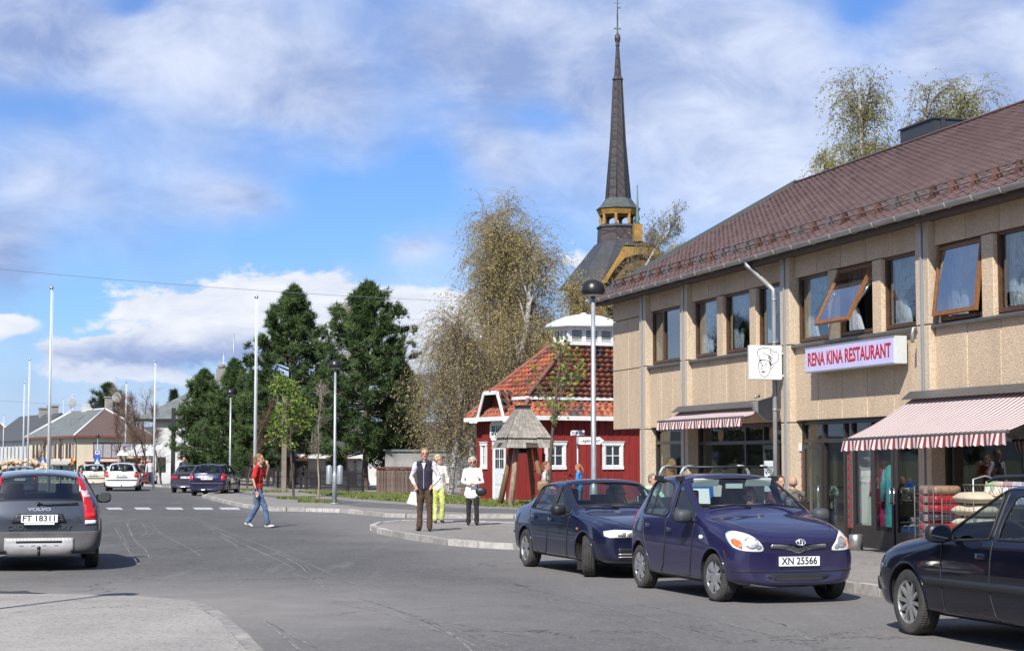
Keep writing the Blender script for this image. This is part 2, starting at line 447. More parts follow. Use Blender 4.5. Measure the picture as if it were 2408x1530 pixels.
ys = [-60, 0, 60, 112, 130, 150, 175, 200, 222, 300, 600, 1200, 2400, 5000]
for i in range(len(ys) - 1):
 a, b = ys[i], ys[i + 1]
 mb.add([(-3000, a, gz(a) - 0.05), (3000, a, gz(a) - 0.05), (3000, b, gz(b) - 0.05), (-3000, b, gz(b) - 0.05)], [(0, 1, 2, 3)])
tag(mb.build('ground', M['earth']), kind='structure')
mb = MB()
ry = [-12, 10, 30, 60, 90, 112, 130, 150, 175, 200, 222, 300]
def road_l(y): return -26 if y < 60 else -26 - (y - 60) * 0.34
def road_r(y): return 40 if y < 66 else (-2 - (y - 66) * .3)
for i in range(len(ry) - 1):
 a, b = ry[i], ry[i + 1]
 ra = road_r(a); rb = road_r(b)
 if a < 66 < b: rb = ra
 mb.add([(road_l(a), a, gz(a)), (ra, a, gz(a)), (rb, b, gz(b)), (road_l(b), b, gz(b))], [(0, 1, 2, 3)])
road = tag(mb.build('road', M['road']), kind='structure')
def gp(px, py, z=0.0): v = G(px, py, z); return (v.x, v.y)
FO = Vector((5.76, 37.93, 0)); FN = Vector((0.26, -0.9656, 0)); FI = Vector((0.9656, 0.26, 0))
FRZ = atan2(FN.y, FN.x)
def F(x, y, z=0): return FO + FN * x + FI * y + Vector((0, 0, z))
def fx(px, y=0.0):
 return (37.93 - (68800 + 4463 * y) / (px - 43)) / 0.9656
kA = [(340, 1142), (420, 1147), (540, 1158), (478, 1169), (520, 1180), (566, 1191), (632, 1200.5), (720, 1202), (803, 1204), (858, 1210), (908, 1215), (1008, 1217.5), (1110, 1218), (1208, 1217.5), (1400, 1217), (1600, 1214)]
kAw = [gp(*p) for p in kA]
polyA = kAw + [(30, 60), (60, 80), (60, 118), (-22, 118)]
farp = sheet('pavement', polyA, 0.10, M['pave'], skirt=0.2)
pth = [gp(858, 1192, .1), (gp(1000, 1199, .1)), gp(1100, 1204, .1), gp(1215, 1206, .1), gp(1500, 1206, .1), gp(1500, 1196, .1), gp(1215, 1196, .1), gp(1080, 1193, .1), gp(985, 1188, .1), gp(850, 1179, .1), gp(700, 1168, .1), gp(560, 1158, .1), gp(560, 1160, .1), gp(700, 1175, .1)]
sheet('path', pth, 0.105, M['path'])
kB = [(1560, 1236), (1215, 1237.5), (1080, 1234), (1000, 1232), (940, 1232.5), (895, 1237), (877, 1244), (880, 1250), (905, 1256), (980, 1270), (1060, 1281), (1130, 1287), (1215, 1291)]
kBw = [gp(*p) for p in kB]
kBw += [(1.9, 28.6), (4.22, 23.9)]
e = Vector((4.55, 22.5)); dirn = Vector((0.26, -0.9656))
kBw += [tuple(e), tuple(e + dirn * 4), tuple(e + dirn * 8), tuple(e + dirn * 14), tuple(e + dirn * 20)]
fac = [tuple(F(x, 0.4).xy) for x in (20, 14, 8, 2, -4, -9.0)]
def zB(p):
 d = -(Vector((p.x, p.y)) - FO.xy).dot(FI.xy)
 return lerp(-0.04, 0.10, min(1, max(0, d / 2.6)))
inn = [tuple(F(x, y).xy) for x in range(-8, 18, 2) for y in (-1, -2.0, -2.7)]
sheet('pavement', kBw + fac, zB, M['pave'], skirt=0.2, inner=inn)
kC = [(700, 1600), (600, 1532), (560, 1490), (520, 1455), (475, 1425), (430, 1412), (330, 1402), (180, 1398), (0, 1397), (-250, 1402)]
kCw = [gp(*p) for p in kC]
sheet('pavement', kCw + [(-14, 18), (-14, 4), (-2.4, 6)], 0.012, M['dusty'], skirt=0.1)
def kerb_run(pts, z, parent, l=0.95, w=0.14, h=0.16, proto=[None], m_='granite'):
 P = [Vector((p[0], p[1])) for p in pts]
 for i in range(len(P) - 1):
  a, b = P[i], P[i + 1]; L = (b - a).length; n = max(1, round(L / l)); st = L / n
  ang = atan2((b - a).y, (b - a).x)
  if proto[0] is None:
   mb = MB(); mb.box(-.5, .5, -w / 2, w / 2, -h, 0)
   me = mb.mesh('kerb_stone'); me.materials.append(M[m_]); proto[0] = me
  for k in range(n):
   c = a.lerp(b, (k + .5) / n)
   o = link('kerb_stone', proto[0], None, parent, (c.x + random.uniform(-.008, .008), c.y + random.uniform(-.008, .008), z + random.uniform(-.008, .012)), (random.uniform(-.02, .02), 0, ang + random.uniform(-.012, .012)))
   o.scale = (st - 0.035, 1, 1)
   if not len(o.modifiers) and False: pass
kr = empty('kerb'); kr['kind'] = 'structure'
kerb_run(kAw, 0.118, kr)
kr2 = empty('kerb'); kr2['kind'] = 'structure'
kerb_run(kBw, 0.118, kr2)
kr3 = empty('kerb'); kr3['kind'] = 'structure'
kerb_run([gp(430, 1412), gp(475, 1424), gp(520, 1454), gp(560, 1489), gp(600, 1531), gp(690, 1600)], 0.016, kr3, l=0.7, proto=[None], m_='worn')
zc = empty('zebra_crossing'); zc['kind'] = 'structure'
for (xa, xb) in ((186, 212), (248, 290), (314, 357), (388, 432), (452, 503), (514, 566)):
 a0 = gp(xa, 1192.5); a1 = gp(xb - 7, 1192.5); b1 = gp(xb, 1197.5); b0 = gp(xa + 7, 1197.5)
 mb = MB(); mb.add([(a0[0], a0[1], .004), (a1[0], a1[1], .004), (b1[0], b1[1], .004), (b0[0], b0[1], .004)], [(0, 1, 2, 3)])
 mb.build('stripe', M['paint'], zc)
M['scuff'] = mat('scuff', (0.30, 0.29, 0.275), 0.9, col2=(0.125, 0.122, 0.12), vscale=6, obj=None)
def scuff(pts, w=0.018, mb=None):
 P = [Vector(gp(*p)) for p in pts]
 out = []
 for i in range(len(P) - 1):
  p0 = P[max(i - 1, 0)]; p1 = P[i]; p2 = P[i + 1]; p3 = P[min(i + 2, len(P) - 1)]
  for k in range(8):
   t = k / 8; out.append(0.5 * ((2 * p1) + (p2 - p0) * t + (2 * p0 - 5 * p1 + 4 * p2 - p3) * t * t + (3 * p1 - p0 - 3 * p2 + p3) * t ** 3))
 out.append(P[-1]); n = len(out)
 for i in range(n - 1):
  if random.random() < .05: continue
  d = (out[i + 1] - out[i]).normalized(); nn = Vector((-d.y, d.x)); w0 = w * random.uniform(.25, .8) * .5
  a = out[i]; b = out[i + 1]
  mb.add([(a.x - nn.x * w0, a.y - nn.y * w0, .003), (b.x - nn.x * w0, b.y - nn.y * w0, .003), (b.x + nn.x * w0, b.y + nn.y * w0, .003), (a.x + nn.x * w0, a.y + nn.y * w0, .003)], [(0, 1, 2, 3)])
mb = MB()
for s_ in ([(297, 1228), (312, 1262), (340, 1290), (352, 1312)], [(360, 1235), (380, 1255), (430, 1280), (470, 1305)], [(330, 1225), (345, 1250), (320, 1265)],
           [(690, 1348), (740, 1365), (760, 1380)], [(780, 1415), (900, 1440), (1010, 1475), (1080, 1500), (1140, 1530)], [(930, 1432), (1010, 1460), (1130, 1500), (1200, 1518)],
           [(1040, 1460), (1150, 1480), (1260, 1500)], [(980, 1452), (1060, 1490), (1110, 1530)], [(600, 1448), (660, 1490), (700, 1525)], [(620, 1455), (690, 1495), (760, 1530)],
           [(440, 1215), (520, 1245), (640, 1290), (760, 1340), (900, 1400)], [(480, 1235), (620, 1300), (700, 1340)], [(1000, 1330), (1200, 1370), (1400, 1420), (1700, 1500)],
           [(1180, 1380), (1400, 1440), (1560, 1500)], [(1790, 1452), (1880, 1480), (1940, 1510)], [(1830, 1460), (1900, 1500)], [(500, 1250), (560, 1285)],
           [(270, 1240), (300, 1290), (330, 1330)], [(650, 1300), (700, 1325), (720, 1345)], [(840, 1405), (960, 1440), (1060, 1470)], [(1500, 1420), (1650, 1450), (1800, 1490)]):
 scuff(s_, 0.024, mb); scuff([(x + random.uniform(3, 16), y + random.uniform(-6, 9)) for x, y in s_[:random.choice((2, 3, 4))]], 0.013, mb)
o = mb.build('road_scratches', M['scuff'], fix=False); o['kind'] = 'structure'
mb = MB()
M['pit'] = mat('pothole', (0.05, 0.05, 0.05), 0.9, var=.5, vscale=20, obj=None)
pp = [gp(x, y) for x, y in ((-40, 1391), (0, 1389), (25, 1390), (60, 1388), (75, 1392), (110, 1394), (70, 1396), (30, 1397), (0, 1396), (-40, 1397))]
sheet('pothole', pp, 0.004, M['pit'])
def grass_patch(name, poly, z, n, h=0.09, seed=1):
 rg = np.random.default_rng(seed)
 pv = [Vector((p[0], p[1], 0)) for p in poly]
 bx0 = min(p.x for p in pv); bx1 = max(p.x for p in pv); by0 = min(p.y for p in pv); by1 = max(p.y for p in pv)
 px = np.array([p.x for p in pv]); py = np.array([p.y for p in pv])
 q = rg.uniform((bx0, by0), (bx1, by1), (n * 3, 2))
 ins = np.zeros(len(q), bool); j = len(px) - 1
 for i in range(len(px)):
  c = ((py[i] > q[:, 1]) != (py[j] > q[:, 1])) & (q[:, 0] < (px[j] - px[i]) * (q[:, 1] - py[i]) / (py[j] - py[i] + 1e-12) + px[i])
  ins ^= c; j = i
 q = q[ins][:n]; k = len(q)
 a = rg.uniform(0, 2 * pi, k); hh = h * rg.uniform(.4, 1.4, k); w = 0.012 + 0.02 * rg.random(k)
 lean = rg.normal(0, .35, (k, 2)) * hh[:, None]
 V = np.zeros((k, 3, 3)); V[:, 0, 0] = q[:, 0] - np.cos(a) * w; V[:, 0, 1] = q[:, 1] - np.sin(a) * w
 V[:, 1, 0] = q[:, 0] + np.cos(a) * w; V[:, 1, 1] = q[:, 1] + np.sin(a) * w
 V[:, 2, 0] = q[:, 0] + lean[:, 0]; V[:, 2, 1] = q[:, 1] + lean[:, 1]; V[:, 2, 2] = hh
 V[:, :, 2] += z
 me = np_mesh(name, V.reshape(-1, 3), np.arange(k * 3).reshape(-1, 3))
 o = link(name, me, M['grass']); o['kind'] = 'stuff'; return o
gr1 = [gp(*p, .1) for p in ((700, 1156), (862, 1160), (1000, 1163), (1130, 1172), (1250, 1178), (1250, 1190), (1150, 1190), (1080, 1184), (960, 1180), (860, 1173), (780, 1166))]
sheet('grass_bank', gr1, 0.11, M['grass'])
grass_patch('grass', gr1, 0.11, 16000, .10)
gr2 = [gp(*p, .1) for p in ((1180, 1176), (1260, 1180), (1500, 1180), (1500, 1190), (1235, 1195), (1150, 1189))]
grass_patch('grass', gr2, 0.108, 5000, .08, 2)
for i, (x, y) in enumerate(((693, 1172), (748, 1180), (580, 1152), (642, 1156))):
 c = G(x, y, .1)
 grass_patch('grass', [(c.x + .75 * cos(t) * (1 + .2 * sin(3 * t)), c.y + .9 * sin(t)) for t in np.linspace(0, 2 * pi, 12, endpoint=False)], .1, 900, .10, 5 + i)
# --- shop building
def pebble(name, c1, c2, c3):
 m_ = bpy.data.materials.new(name); m_.use_nodes = True; t = NT(m_.node_tree); b = t.n['Principled BSDF']
 tc = t.node('ShaderNodeTexCoord'); P = tc.outputs['Object']
 vo = t.node('ShaderNodeTexVoronoi'); t.l.new(P, vo.inputs['Vector']); vo.inputs['Scale'].default_value = 60
 sp = t.node('ShaderNodeSeparateColor'); t.l.new(vo.outputs['Color'], sp.inputs[0])
 c = t.mix(t.sstep(sp.outputs[0], 0.1, 0.9), c1 + (1,), c2 + (1,))
 c = t.mix(t.sstep(sp.outputs[1], 0.72, 0.95, 0, 0.75), c, c3 + (1,))
 big = t.noise(t.mapping(P, scale=(1.5, 1.5, .3)), 1.1, 6, 0.6)
 c = t.mix(t.sstep(big, 0.42, 0.78, 0, 0.38), c, tuple(x * .62 for x in c1) + (1,))
 t.l.new(c, b.inputs['Base Color']); b.inputs['Roughness'].default_value = 0.85
 bp = t.node('ShaderNodeBump'); bp.inputs['Strength'].default_value = 0.7; bp.inputs['Distance'].default_value = 0.009
 t.l.new(vo.outputs['Distance'], bp.inputs['Height']); t.l.new(bp.outputs[0], b.inputs['Normal'])
 return m_
M['pebble'] = rand_tint(pebble('pebble_panel', (0.50, 0.372, 0.245), (0.64, 0.505, 0.355), (0.35, 0.27, 0.185)), 0.05)
M['pebble2'] = rand_tint(pebble('pebble_pillar', (0.49, 0.385, 0.265), (0.61, 0.50, 0.37), (0.33, 0.28, 0.22)), 0.05)
M['frame'] = mat('brown_timber_frame', (0.095, 0.045, 0.022), 0.45, var=.4, vscale=10)
M['frameo'] = mat('orange_timber', (0.24, 0.10, 0.03), 0.5, var=.3, vscale=12)
M['shopframe'] = mat('dark_shop_frame', (0.032, 0.027, 0.025), 0.35)
M['winglass'] = glass('window_glass', (0.80, 0.84, 0.85), 0.62, 0.0, 0.10)
M['sashglass'] = glass('sash_glass', (0.55, 0.6, 0.62), 0.7, 0.0, 0.42)
M['shopglass'] = glass('shop_glass', (0.88, 0.91, 0.9), 0.42, 0.0, 0.04)
M['curtain'] = mat('curtain', (0.85, 0.85, 0.86), 0.8, var=.2, vscale=5, streak=(12, 12, .3))
M['flash'] = mat('grey_flashing', (0.13, 0.125, 0.12), 0.4, metal=.4, var=.2)
M['gutter'] = mat('grey_gutter', (0.38, 0.37, 0.36), 0.35, metal=.35, var=.25, vscale=2)
M['joint'] = mat('joint', (0.16, 0.15, 0.14), 0.9)
M['zinc'] = mat('zinc_strip', (0.40, 0.42, 0.43), 0.4, metal=.5)
B = empty('shop_building', FO, FRZ, 'long two storey shop building with beige pebble panels and a maroon shingle roof', 'building')
X0, X1 = -11.75, 18.2
PIL = [-9, -6, 0, 6, 12, 18]
SOF, EAVE, SILL, WT = 2.45, 5.82, 4.12, 5.37
mb = MB()
mb.box(X0 + .03, X1, .10, .22, 3.0, 3.95)        # spandrel core
mb.box(X0 + .03, X1, .10, .22, 5.42, EAVE)       # lintel core
mb.box(X0 + .03, X1, .10, 11.3, SOF + .01, SOF + .09)   # soffit slab
mb.box(X0 + .03, X1, .10, .2, SOF + .1, 3.02)
mb.box(X0, X0 + .2, .12, 11.3, SOF + .1, EAVE)
mb.box(X0, X1, 11.3, 11.5, -.3, EAVE); mb.box(X1 - .2, X1, .1, 11.3, -.3, EAVE)
mb.box(-9.2, -9.0, .5, 11.3, -.3, SOF)
mb.box(X0 + .2, X1 - .2, .3, 11.3, 5.6, 5.68)    # ceiling
mb.build('wall', M['joint'], B)
mb = MB(); mb.prism([(.12, EAVE), (11.5, EAVE), (5.75, 9.30)], X0, X0 + .1, 'yz'); mb.build('gable', M['pebble'], B)
mb = MB()
for a, b in zip(PIL[:-1], PIL[1:]):
 mb.box(a + .25, b - .25, 4.2, 4.3, -.2, SOF); mb.box(a + .25, b - .25, 1.6, 1.7, SOF + .1, 5.6)
mb.build('room_wall', mat('room_wall', (0.10, 0.085, 0.07), .9, var=.6, vscale=.8), B)
mb = MB(); mb.box(-9, 18, .22, 4.2, -.3, -.02); mb.build('shop_floor', mat('shop_floor', (0.16, 0.14, 0.12), .6), B)
PANELS = []
def panel(x0, x1, z0, z1, y0=0.0, th=0.10, m_='pebble'):
 g = 0.010
 mb = MB(); mb.box(x0 + g, x1 - g, y0, y0 + th, z0 + g, z1 - g)
 return mb.build('wall_panel', M[m_], B, bevel=.012)
for a, b in zip(PIL[:-1], PIL[1:]):
 L, Rr = a + .25, b - .25; n = 5 if b - a > 4 else 3; w = (Rr - L) / n
 for k in range(n):
  x0 = L + k * w
  panel(x0, x0 + w, SOF, 4.0, .02)
  panel(x0, x0 + w, WT + .03, EAVE + .04, .02)
for (x0, x1) in ((X0, -10.45), (-10.45, -9.25)):
 panel(x0, x1, SOF, 4.02, .02); panel(x0, x1, 4.02, 5.35, .02); panel(x0, x1, 5.35, EAVE + .04, .02)
for p in PIL:
 for (z0, z1) in ((-.3, 2.42), (2.42, 4.02), (4.02, EAVE + .04)):
  panel(p - .25, p - .04, z0, z1, -.10, .45, 'pebble2'); panel(p + .04, p + .25, z0, z1, -.10, .45, 'pebble2')
 mb = MB(); mb.box(p - .028, p + .028, -.125, .0, -.3, EAVE); mb.box(p - .04, p + .04, -.06, .2, -.3, EAVE)
 mb.build('zinc_strip', M['zinc'], B)
WINS = [(-8.8, -6.42)]
for a in (-6, 0, 6, 12): WINS += [(a + .30, a + 1.85), (a + 2.25, a + 3.80), (a + 4.2, a + 5.72)]
for a in (-6, 0, 6, 12):
 panel(a + 1.85, a + 2.25, 4.0, WT + .03, .02); panel(a + 3.80, a + 4.2, 4.0, WT + .03, .02)
for a, b in zip(PIL[:-1], PIL[1:]):
 mb = MB(); mb.add([(a + .25, -.07, 4.00), (b - .25, -.07, 4.00), (b - .25, .16, 4.07), (a + .25, .16, 4.07), (a + .25, -.07, 3.955), (b - .25, -.07, 3.955), (b - .25, .16, 3.97), (a + .25, .16, 3.97)],
                      [(0, 1, 2, 3), (7, 6, 5, 4), (0, 4, 5, 1), (3, 2, 6, 7), (0, 3, 7, 4), (1, 5, 6, 2)])
 mb.build('window_sill', M['flash'], B)
def drape(x0, x1, z0, z1, y, side, seed):
 """tied-back net curtain: wide on top, gathered low at one side"""
 rg = random.Random(seed); mb = MB(); nx, nz = 30, 14
 vs = []
 for j in range(nz + 1):
  t = j / nz; z = z1 - (z1 - z0) * t
  wd = lerp(0.95, 0.16, min(1, t / .62) ** 1.3) if t < .62 else lerp(.16, .30, (t - .62) / .38)
  for i in range(nx + 1):
   u = i / nx
   x = (x0 + u * wd * (x1 - x0)) if side < 0 else (x1 - (1 - u) * wd * (x1 - x0))
   vs.append((x, y + .025 * sin(u * 40 + seed) * (1 - .3 * t), z))
 fs = [(j * (nx + 1) + i, j * (nx + 1) + i + 1, (j + 1) * (nx + 1) + i + 1, (j + 1) * (nx + 1) + i) for j in range(nz) for i in range(nx)]
 mb.add(vs, fs, True); return mb
M['sheer'] = bpy.data.materials.new('sheer_net'); M['sheer'].use_nodes = True
_t = NT(M['sheer'].node_tree); _b = _t.n['Principled BSDF']; _b.inputs['Base Color'].default_value = (.82, .84, .88, 1); _b.inputs['Roughness'].default_value = .9
_tc = _t.node('ShaderNodeTexCoord'); _t.l.new(_t.sstep(_t.noise(_t.mapping(_tc.outputs['Object'], scale=(22, 22, .5)), 1, 3), .35, .65, .25, .68), _b.inputs['Alpha'])
for i, (a, b) in enumerate(WINS):
 op = abs(a - 2.25) < .01; half = abs(a - 6.30) < .01
 fr = MB(); t = .055; y0, y1 = .10, .20
 fr.box(a, a + t, y0, y1, SILL - .05, WT + .03); fr.box(b - t, b, y0, y1, SILL - .05, WT + .03)
 fr.box(a + t, b - t, y0, y1, WT - t + .03, WT + .03); fr.box(a + t, b - t, y0, y1, SILL - .05, SILL + .02)
 if i == 0: fr.box(-7.98, -7.90, y0, y1, SILL + .02, WT - t + .03)
 f = fr.build('window', M['frame'], B)
 if op or half:
  hz = WT - .02; H = WT - SILL - .04; ang = R(27) if op else R(7)
  c, s_ = cos(ang), sin(ang)
  def sw(x, d, off): return (x, .10 - d * s_ - off * c, hz - d * c + off * s_)
  sa = MB()
  def bar(xa, xb, d0, d1, o0=-.02, o1=.045):
   vs = [sw(xa, d0, o0), sw(xb, d0, o0), sw(xb, d1, o0), sw(xa, d1, o0), sw(xa, d0, o1), sw(xb, d0, o1), sw(xb, d1, o1), sw(xa, d1, o1)]
   sa.add(vs, [(0, 3, 2, 1), (4, 5, 6, 7), (0, 1, 5, 4), (1, 2, 6, 5), (2, 3, 7, 6), (3, 0, 4, 7)])
  e0, e1 = a + .03, b - .03
  bar(e0, e0 + .06, 0, H); bar(e1 - .06, e1, 0, H); bar(e0 + .06, e1 - .06, 0, .06); bar(e0 + .06, e1 - .06, H - .07, H)
  so = sa.build('window_sash', M['frameo'], f)
  gl = MB(); gl.add([sw(e0 + .05, .05, .02), sw(e1 - .05, .05, .02), sw(e1 - .05, H - .05, .02), sw(e0 + .05, H - .05, .02)], [(0, 1, 2, 3)]); gl.build('pane', M['sashglass'], f)
  ar = MB(); ar.tube([(b - .06, .12, WT - .25), sw(e1 - .03, H * .62, -.03)], .012, 6); ar.tube([(a + .06, .12, WT - .25), sw(e0 + .03, H * .62, -.03)], .012, 6)
  ar.build('stay', M['steel'], f)
 else:
  gl = MB(); gl.box(a + t - .01, b - t + .01, .145, .15, SILL + .01, WT - .02); gl.build('pane', M['winglass'], f)
 if i == 0: continue
 d = drape(a + .08, b - .08, SILL + .06, WT - .02, .27, -1 if (i % 3) else -1, i); d.build('curtain', M['sheer'], f)
 mb = MB()
 cx = a + .08 + .28; 
 vs = []; n = 14
 for j in range(9):
  tt = j / 8; w = lerp(.05, .17, tt ** .6)
  for k in range(n): vs.append((cx - .06 + .10 * sin(tt * 2 + i) + w * cos(2 * pi * k / n) * (1 + .15 * sin(5 * k)), .36 + .05 * sin(2 * pi * k / n), SILL + .50 - .44 * tt))
 mb.add(vs, [(j * n + k, j * n + (k + 1) % n, (j + 1) * n + (k + 1) % n, (j + 1) * n + k) for j in range(8) for k in range(n)], True)
 mb.build('tied_curtain', M['curtain'], f)
# ---- ground floor shop fronts
def front_frame(x0, x1, zt, verts, bars, y=.16, t=.07):
 mb = MB(); y1 = y + .10
 mb.box(x0, x1, y, y1, SOF - .08, SOF); mb.box(x0, x0 + t, y, y1, -.1, SOF - .08); mb.box(x1 - t, x1, y, y1, -.1, SOF - .08)
 mb.box(x0 + t, x1 - t, y, y1, -.1, .12)
 xs = sorted(verts); edges = [x0 + t] + [v for q in xs for v in (q - .035, q + .035)] + [x1 - t]
 for q in xs: mb.box(q - .035, q + .035, y, y1, .12, SOF - .08)
 for k in range(0, len(edges) - 1, 2):
  mb.box(edges[k], edges[k + 1], y, y1, zt, zt + .08)
  for (za, zb, sel) in bars:
   if sel == 'all' or (k // 2) in sel: mb.box(edges[k], edges[k + 1], y, y1, za, zb)
 o = mb.build('shop_front', M['shopframe'], B)
 lims = [x0 + t] + xs + [x1 - t]
 for a, b in zip(lims[:-1], lims[1:]):
  for (z0, z1) in ((.12, zt), (zt + .08, SOF - .08)):
   g_ = MB(); g_.box(a + .03, b - .03, y + .05, y + .056, z0, z1); g_.build('pane', M['shopglass'], o)
 return o
sf1 = front_frame(-8.75, -6.25, 2.04, [], [])
sf2 = front_frame(-5.75, -.25, 2.0, [-2.83, -1.80, -.78], [(.3, .38, 'all')])
xs3 = [fx(1893, .2), fx(1940, .2), fx(1990, .2), fx(2008, .2), fx(2054, .2), fx(2112, .2)]
sf3 = front_frame(.25, 5.75, 2.0, xs3, [(.12, .42, [0, 4, 5, 6])])
sf4 = front_frame(6.25, 11.75, 2.05, [], [(.12, .4, 'all')])
sf5 = front_frame(12.25, 17.75, 2.05, [15], [(.12, .4, 'all')])
def door(x0, x1, y, col='shopframe', rot=0, hside=1, parent=B, name='door'):
 d = empty(name, (x0 if hside > 0 else x1, y, 0), rot, parent=parent)
 w = (x1 - x0) * (1 if hside > 0 else -1)
 mb = MB()
 def bx(a, b, z0, z1): mb.box(min(a, b), max(a, b), 0, .05, z0, z1)
 s_ = 1 if w > 0 else -1
 bx(0, s_ * .09, -.02, 1.98); bx(w - s_ * .09, w, -.02, 1.98); bx(s_ * .09, w - s_ * .09, 1.88, 1.98); bx(s_ * .09, w - s_ * .09, -.02, .34)
 me = mb.mesh('door_frame'); link('door_frame', me, M[col], d)
 g_ = MB(); g_.box(min(s_ * .09, w - s_ * .09), max(s_ * .09, w - s_ * .09), .02, .026, .34, 1.88); g_.build('pane', M['shopglass'], d)
 h = MB(); hx = w - s_ * .045; h.tube([(hx, -.05, .85), (hx, -.05, 1.15)], .014, 8); h.box(hx - .02, hx + .02, -.05, 0, .86, .89); h.box(hx - .02, hx + .02, -.05, 0, 1.11, 1.14); h.build('handle', M['steel'], d)
 return d
door(-1.73, -.82, .12)
door(fx(2060, .2), fx(2111, .2) - .02, .12); door(fx(2113, .2) + .02, 5.68, .12, hside=-1)
dd = door(fx(1897, .2), fx(1940, .2), .12)
dd2 = door(fx(1948, .2), fx(1990, .2), .30, rot=R(38))
dd2['label'] = 'door leaf standing open inwards'
M['paleroom'] = mat('pale_room', (0.62, 0.66, 0.62), .7)
mb = MB(); mb.box(fx(2009, .5), fx(2054, .5), .50, .53, .15, 1.98); mb.build('display_board', M['paleroom'], B)
mb = MB(); mb.box(fx(1899, .7), fx(1942, .7), .70, .73, .0, 1.9); mb.build('display_board', M['paleroom'], B)
M['redp'] = mat('red_letter', (0.42, 0.008, 0.012), .5)
def strokes(cx, y, z, s, parent, seed):
 rg = random.Random(seed); mb = MB()
 for k in range(4):
  zz = z + s * (-.4 + .26 * k); mb.box(cx - s * rg.uniform(.25, .45), cx + s * rg.uniform(.25, .45), y - .004, y, zz - s * .04, zz + s * .04)
 mb.box(cx - s * .05, cx + s * .05, y - .008, y - .004, z - s * .48, z + s * .48)
 mb.beam((cx, y - .010, z + s * .1), (cx - s * .4, y - .010, z - s * .45), .003, s * .08, (0, -1, 0)); mb.beam((cx, y - .010, z + s * .1), (cx + s * .4, y - .010, z - s * .45), .003, s * .08, (0, -1, 0))
 return mb
for sx_, n in ((fx(1885, .15), 7), (fx(1999, .15), 8)):
 bd = MB(); bd.box(sx_ - .11, sx_ + .11, .135, .15, .35, 1.85); b_ = bd.build('letter_board', mat('letter_board', (0.10, 0.09, 0.085), .5), B)
 for k in range(n): strokes(sx_, .134, 1.72 - k * .185, .14, b_, k + n).build('lettering', M['redp'], b_)
 w_ = MB(); w_.box(sx_ - .05, sx_ + .05, .08, .135, 1.84, 2.0); w_.build('sensor_box', M['white'], B)
M['poster'] = mat('poster', (0.68, 0.76, 0.74), .6)
M['pubsign'] = mat('pub_sign', (0.30, 0.19, 0.07), .5, var=.4, vscale=9)
ps = MB(); n = 28
ps.add([( -7.43 + .42 * cos(2 * pi * k / n), .10, 1.40 + .31 * sin(2 * pi * k / n)) for k in range(n)] + [( -7.43 + .42 * cos(2 * pi * k / n), .12, 1.40 + .31 * sin(2 * pi * k / n)) for k in range(n)],
       [tuple(reversed(range(n))), tuple(range(n, 2 * n))] + [(k, (k + 1) % n, n + (k + 1) % n, n + k) for k in range(n)])
po = ps.build('pub_sign', M['pubsign'], B)
rg_ = MB(); rg_.tube([(-7.43 + .42 * cos(2 * pi * k / n), .105, 1.40 + .31 * sin(2 * pi * k / n)) for k in range(n)], .014, 6, closed=True); rg_.build('rim', M['black'], po)
text('Pub!', .26, M['blacktext'], po, (-7.43, .094, 1.44), (R(90), 0, 0)); 
for sx_ in (-4.4, -1.4):
 mb = MB(); mb.lathe([(.17, 0), (.17, .01)], (sx_, .20, 2.22), 24, 'y'); q = mb.build('round_sticker', M['pubsign'], B)
mb = MB(); mb.box(-7.0, -6.72, .19, .2, 1.45, 1.95); mb.build('notice', M['poster'], B)
pq = MB(); pq.box(-1.62, -1.10, .098, .105, .98, 1.64); pq_ = pq.build('poster', M['poster'], B)
text('QUIZ', .2, M['blacktext'], pq_, (-1.36, .093, 1.44), (R(90), 0, 0), sx=.9)
text('lørdag', .12, M['blacktext'], pq_, (-1.36, .093, 1.22), (R(90), 0, 0), sx=.9) if False else None
# ---- red paper lantern / wreath behind transom
mb = MB(); mb.ball((fx(2020, .6), .6, 2.20), (.34, .1, .14), 16, 8); mb.build('window_decoration', mat('red_deco', (.4, .02, .015), .6), B)
# ---- roof
RX0, RX1 = -12.35, 18.6; RY0, RZ0, RYR, RZR, RY1 = -.42, 5.97, 5.70, 9.46, 12.1
SLP = (RZR - RZ0) / (RYR - RY0); SL = sqrt(1 + SLP * SLP)
M['shingle'] = mat('maroon_shingle', (0.150, 0.092, 0.085), 0.85, col2=(0.185, 0.118, 0.108), vscale=1.5, bump=.4, bscale=90)
M['shingled'] = mat('shingle_gap', (0.075, 0.052, 0.048), 0.9)
mb = MB(); th = .10
mb.add([(RX0, RY0, RZ0), (RX1, RY0, RZ0), (RX1, RYR, RZR), (RX0, RYR, RZR), (RX0, RY0, RZ0 - th), (RX1, RY0, RZ0 - th), (RX1, RYR, RZR - th), (RX0, RYR, RZR - th)],
       [(0, 1, 2, 3), (7, 6, 5, 4), (0, 4, 5, 1), (0, 3, 7, 4), (1, 5, 6, 2)])
mb.add([(RX0, RY1, RZ0), (RX1, RY1, RZ0), (RX1, RYR, RZR), (RX0, RYR, RZR)], [(3, 2, 1, 0)])
mb.add([(RX0, RY1, RZ0 - th), (RX1, RY1, RZ0 - th), (RX1, RYR, RZR - th), (RX0, RYR, RZR - th)], [(0, 1, 2, 3)])
rf = mb.build('roof', M['shingled'], B, fix=False)
vs = []; ln = (RYR - RY0) * SL; nc = 52; ch = ln / nc; tw = .30; nt = int((13.0 - RX0) / tw)
V = []; 
ux = np.array([1, 0, 0]); us = np.array([0, 1 / SL, SLP / SL]); un = np.array([0, -SLP / SL, 1 / SL]); o0 = np.array([0, RY0, RZ0])
rg = np.random.default_rng(3)
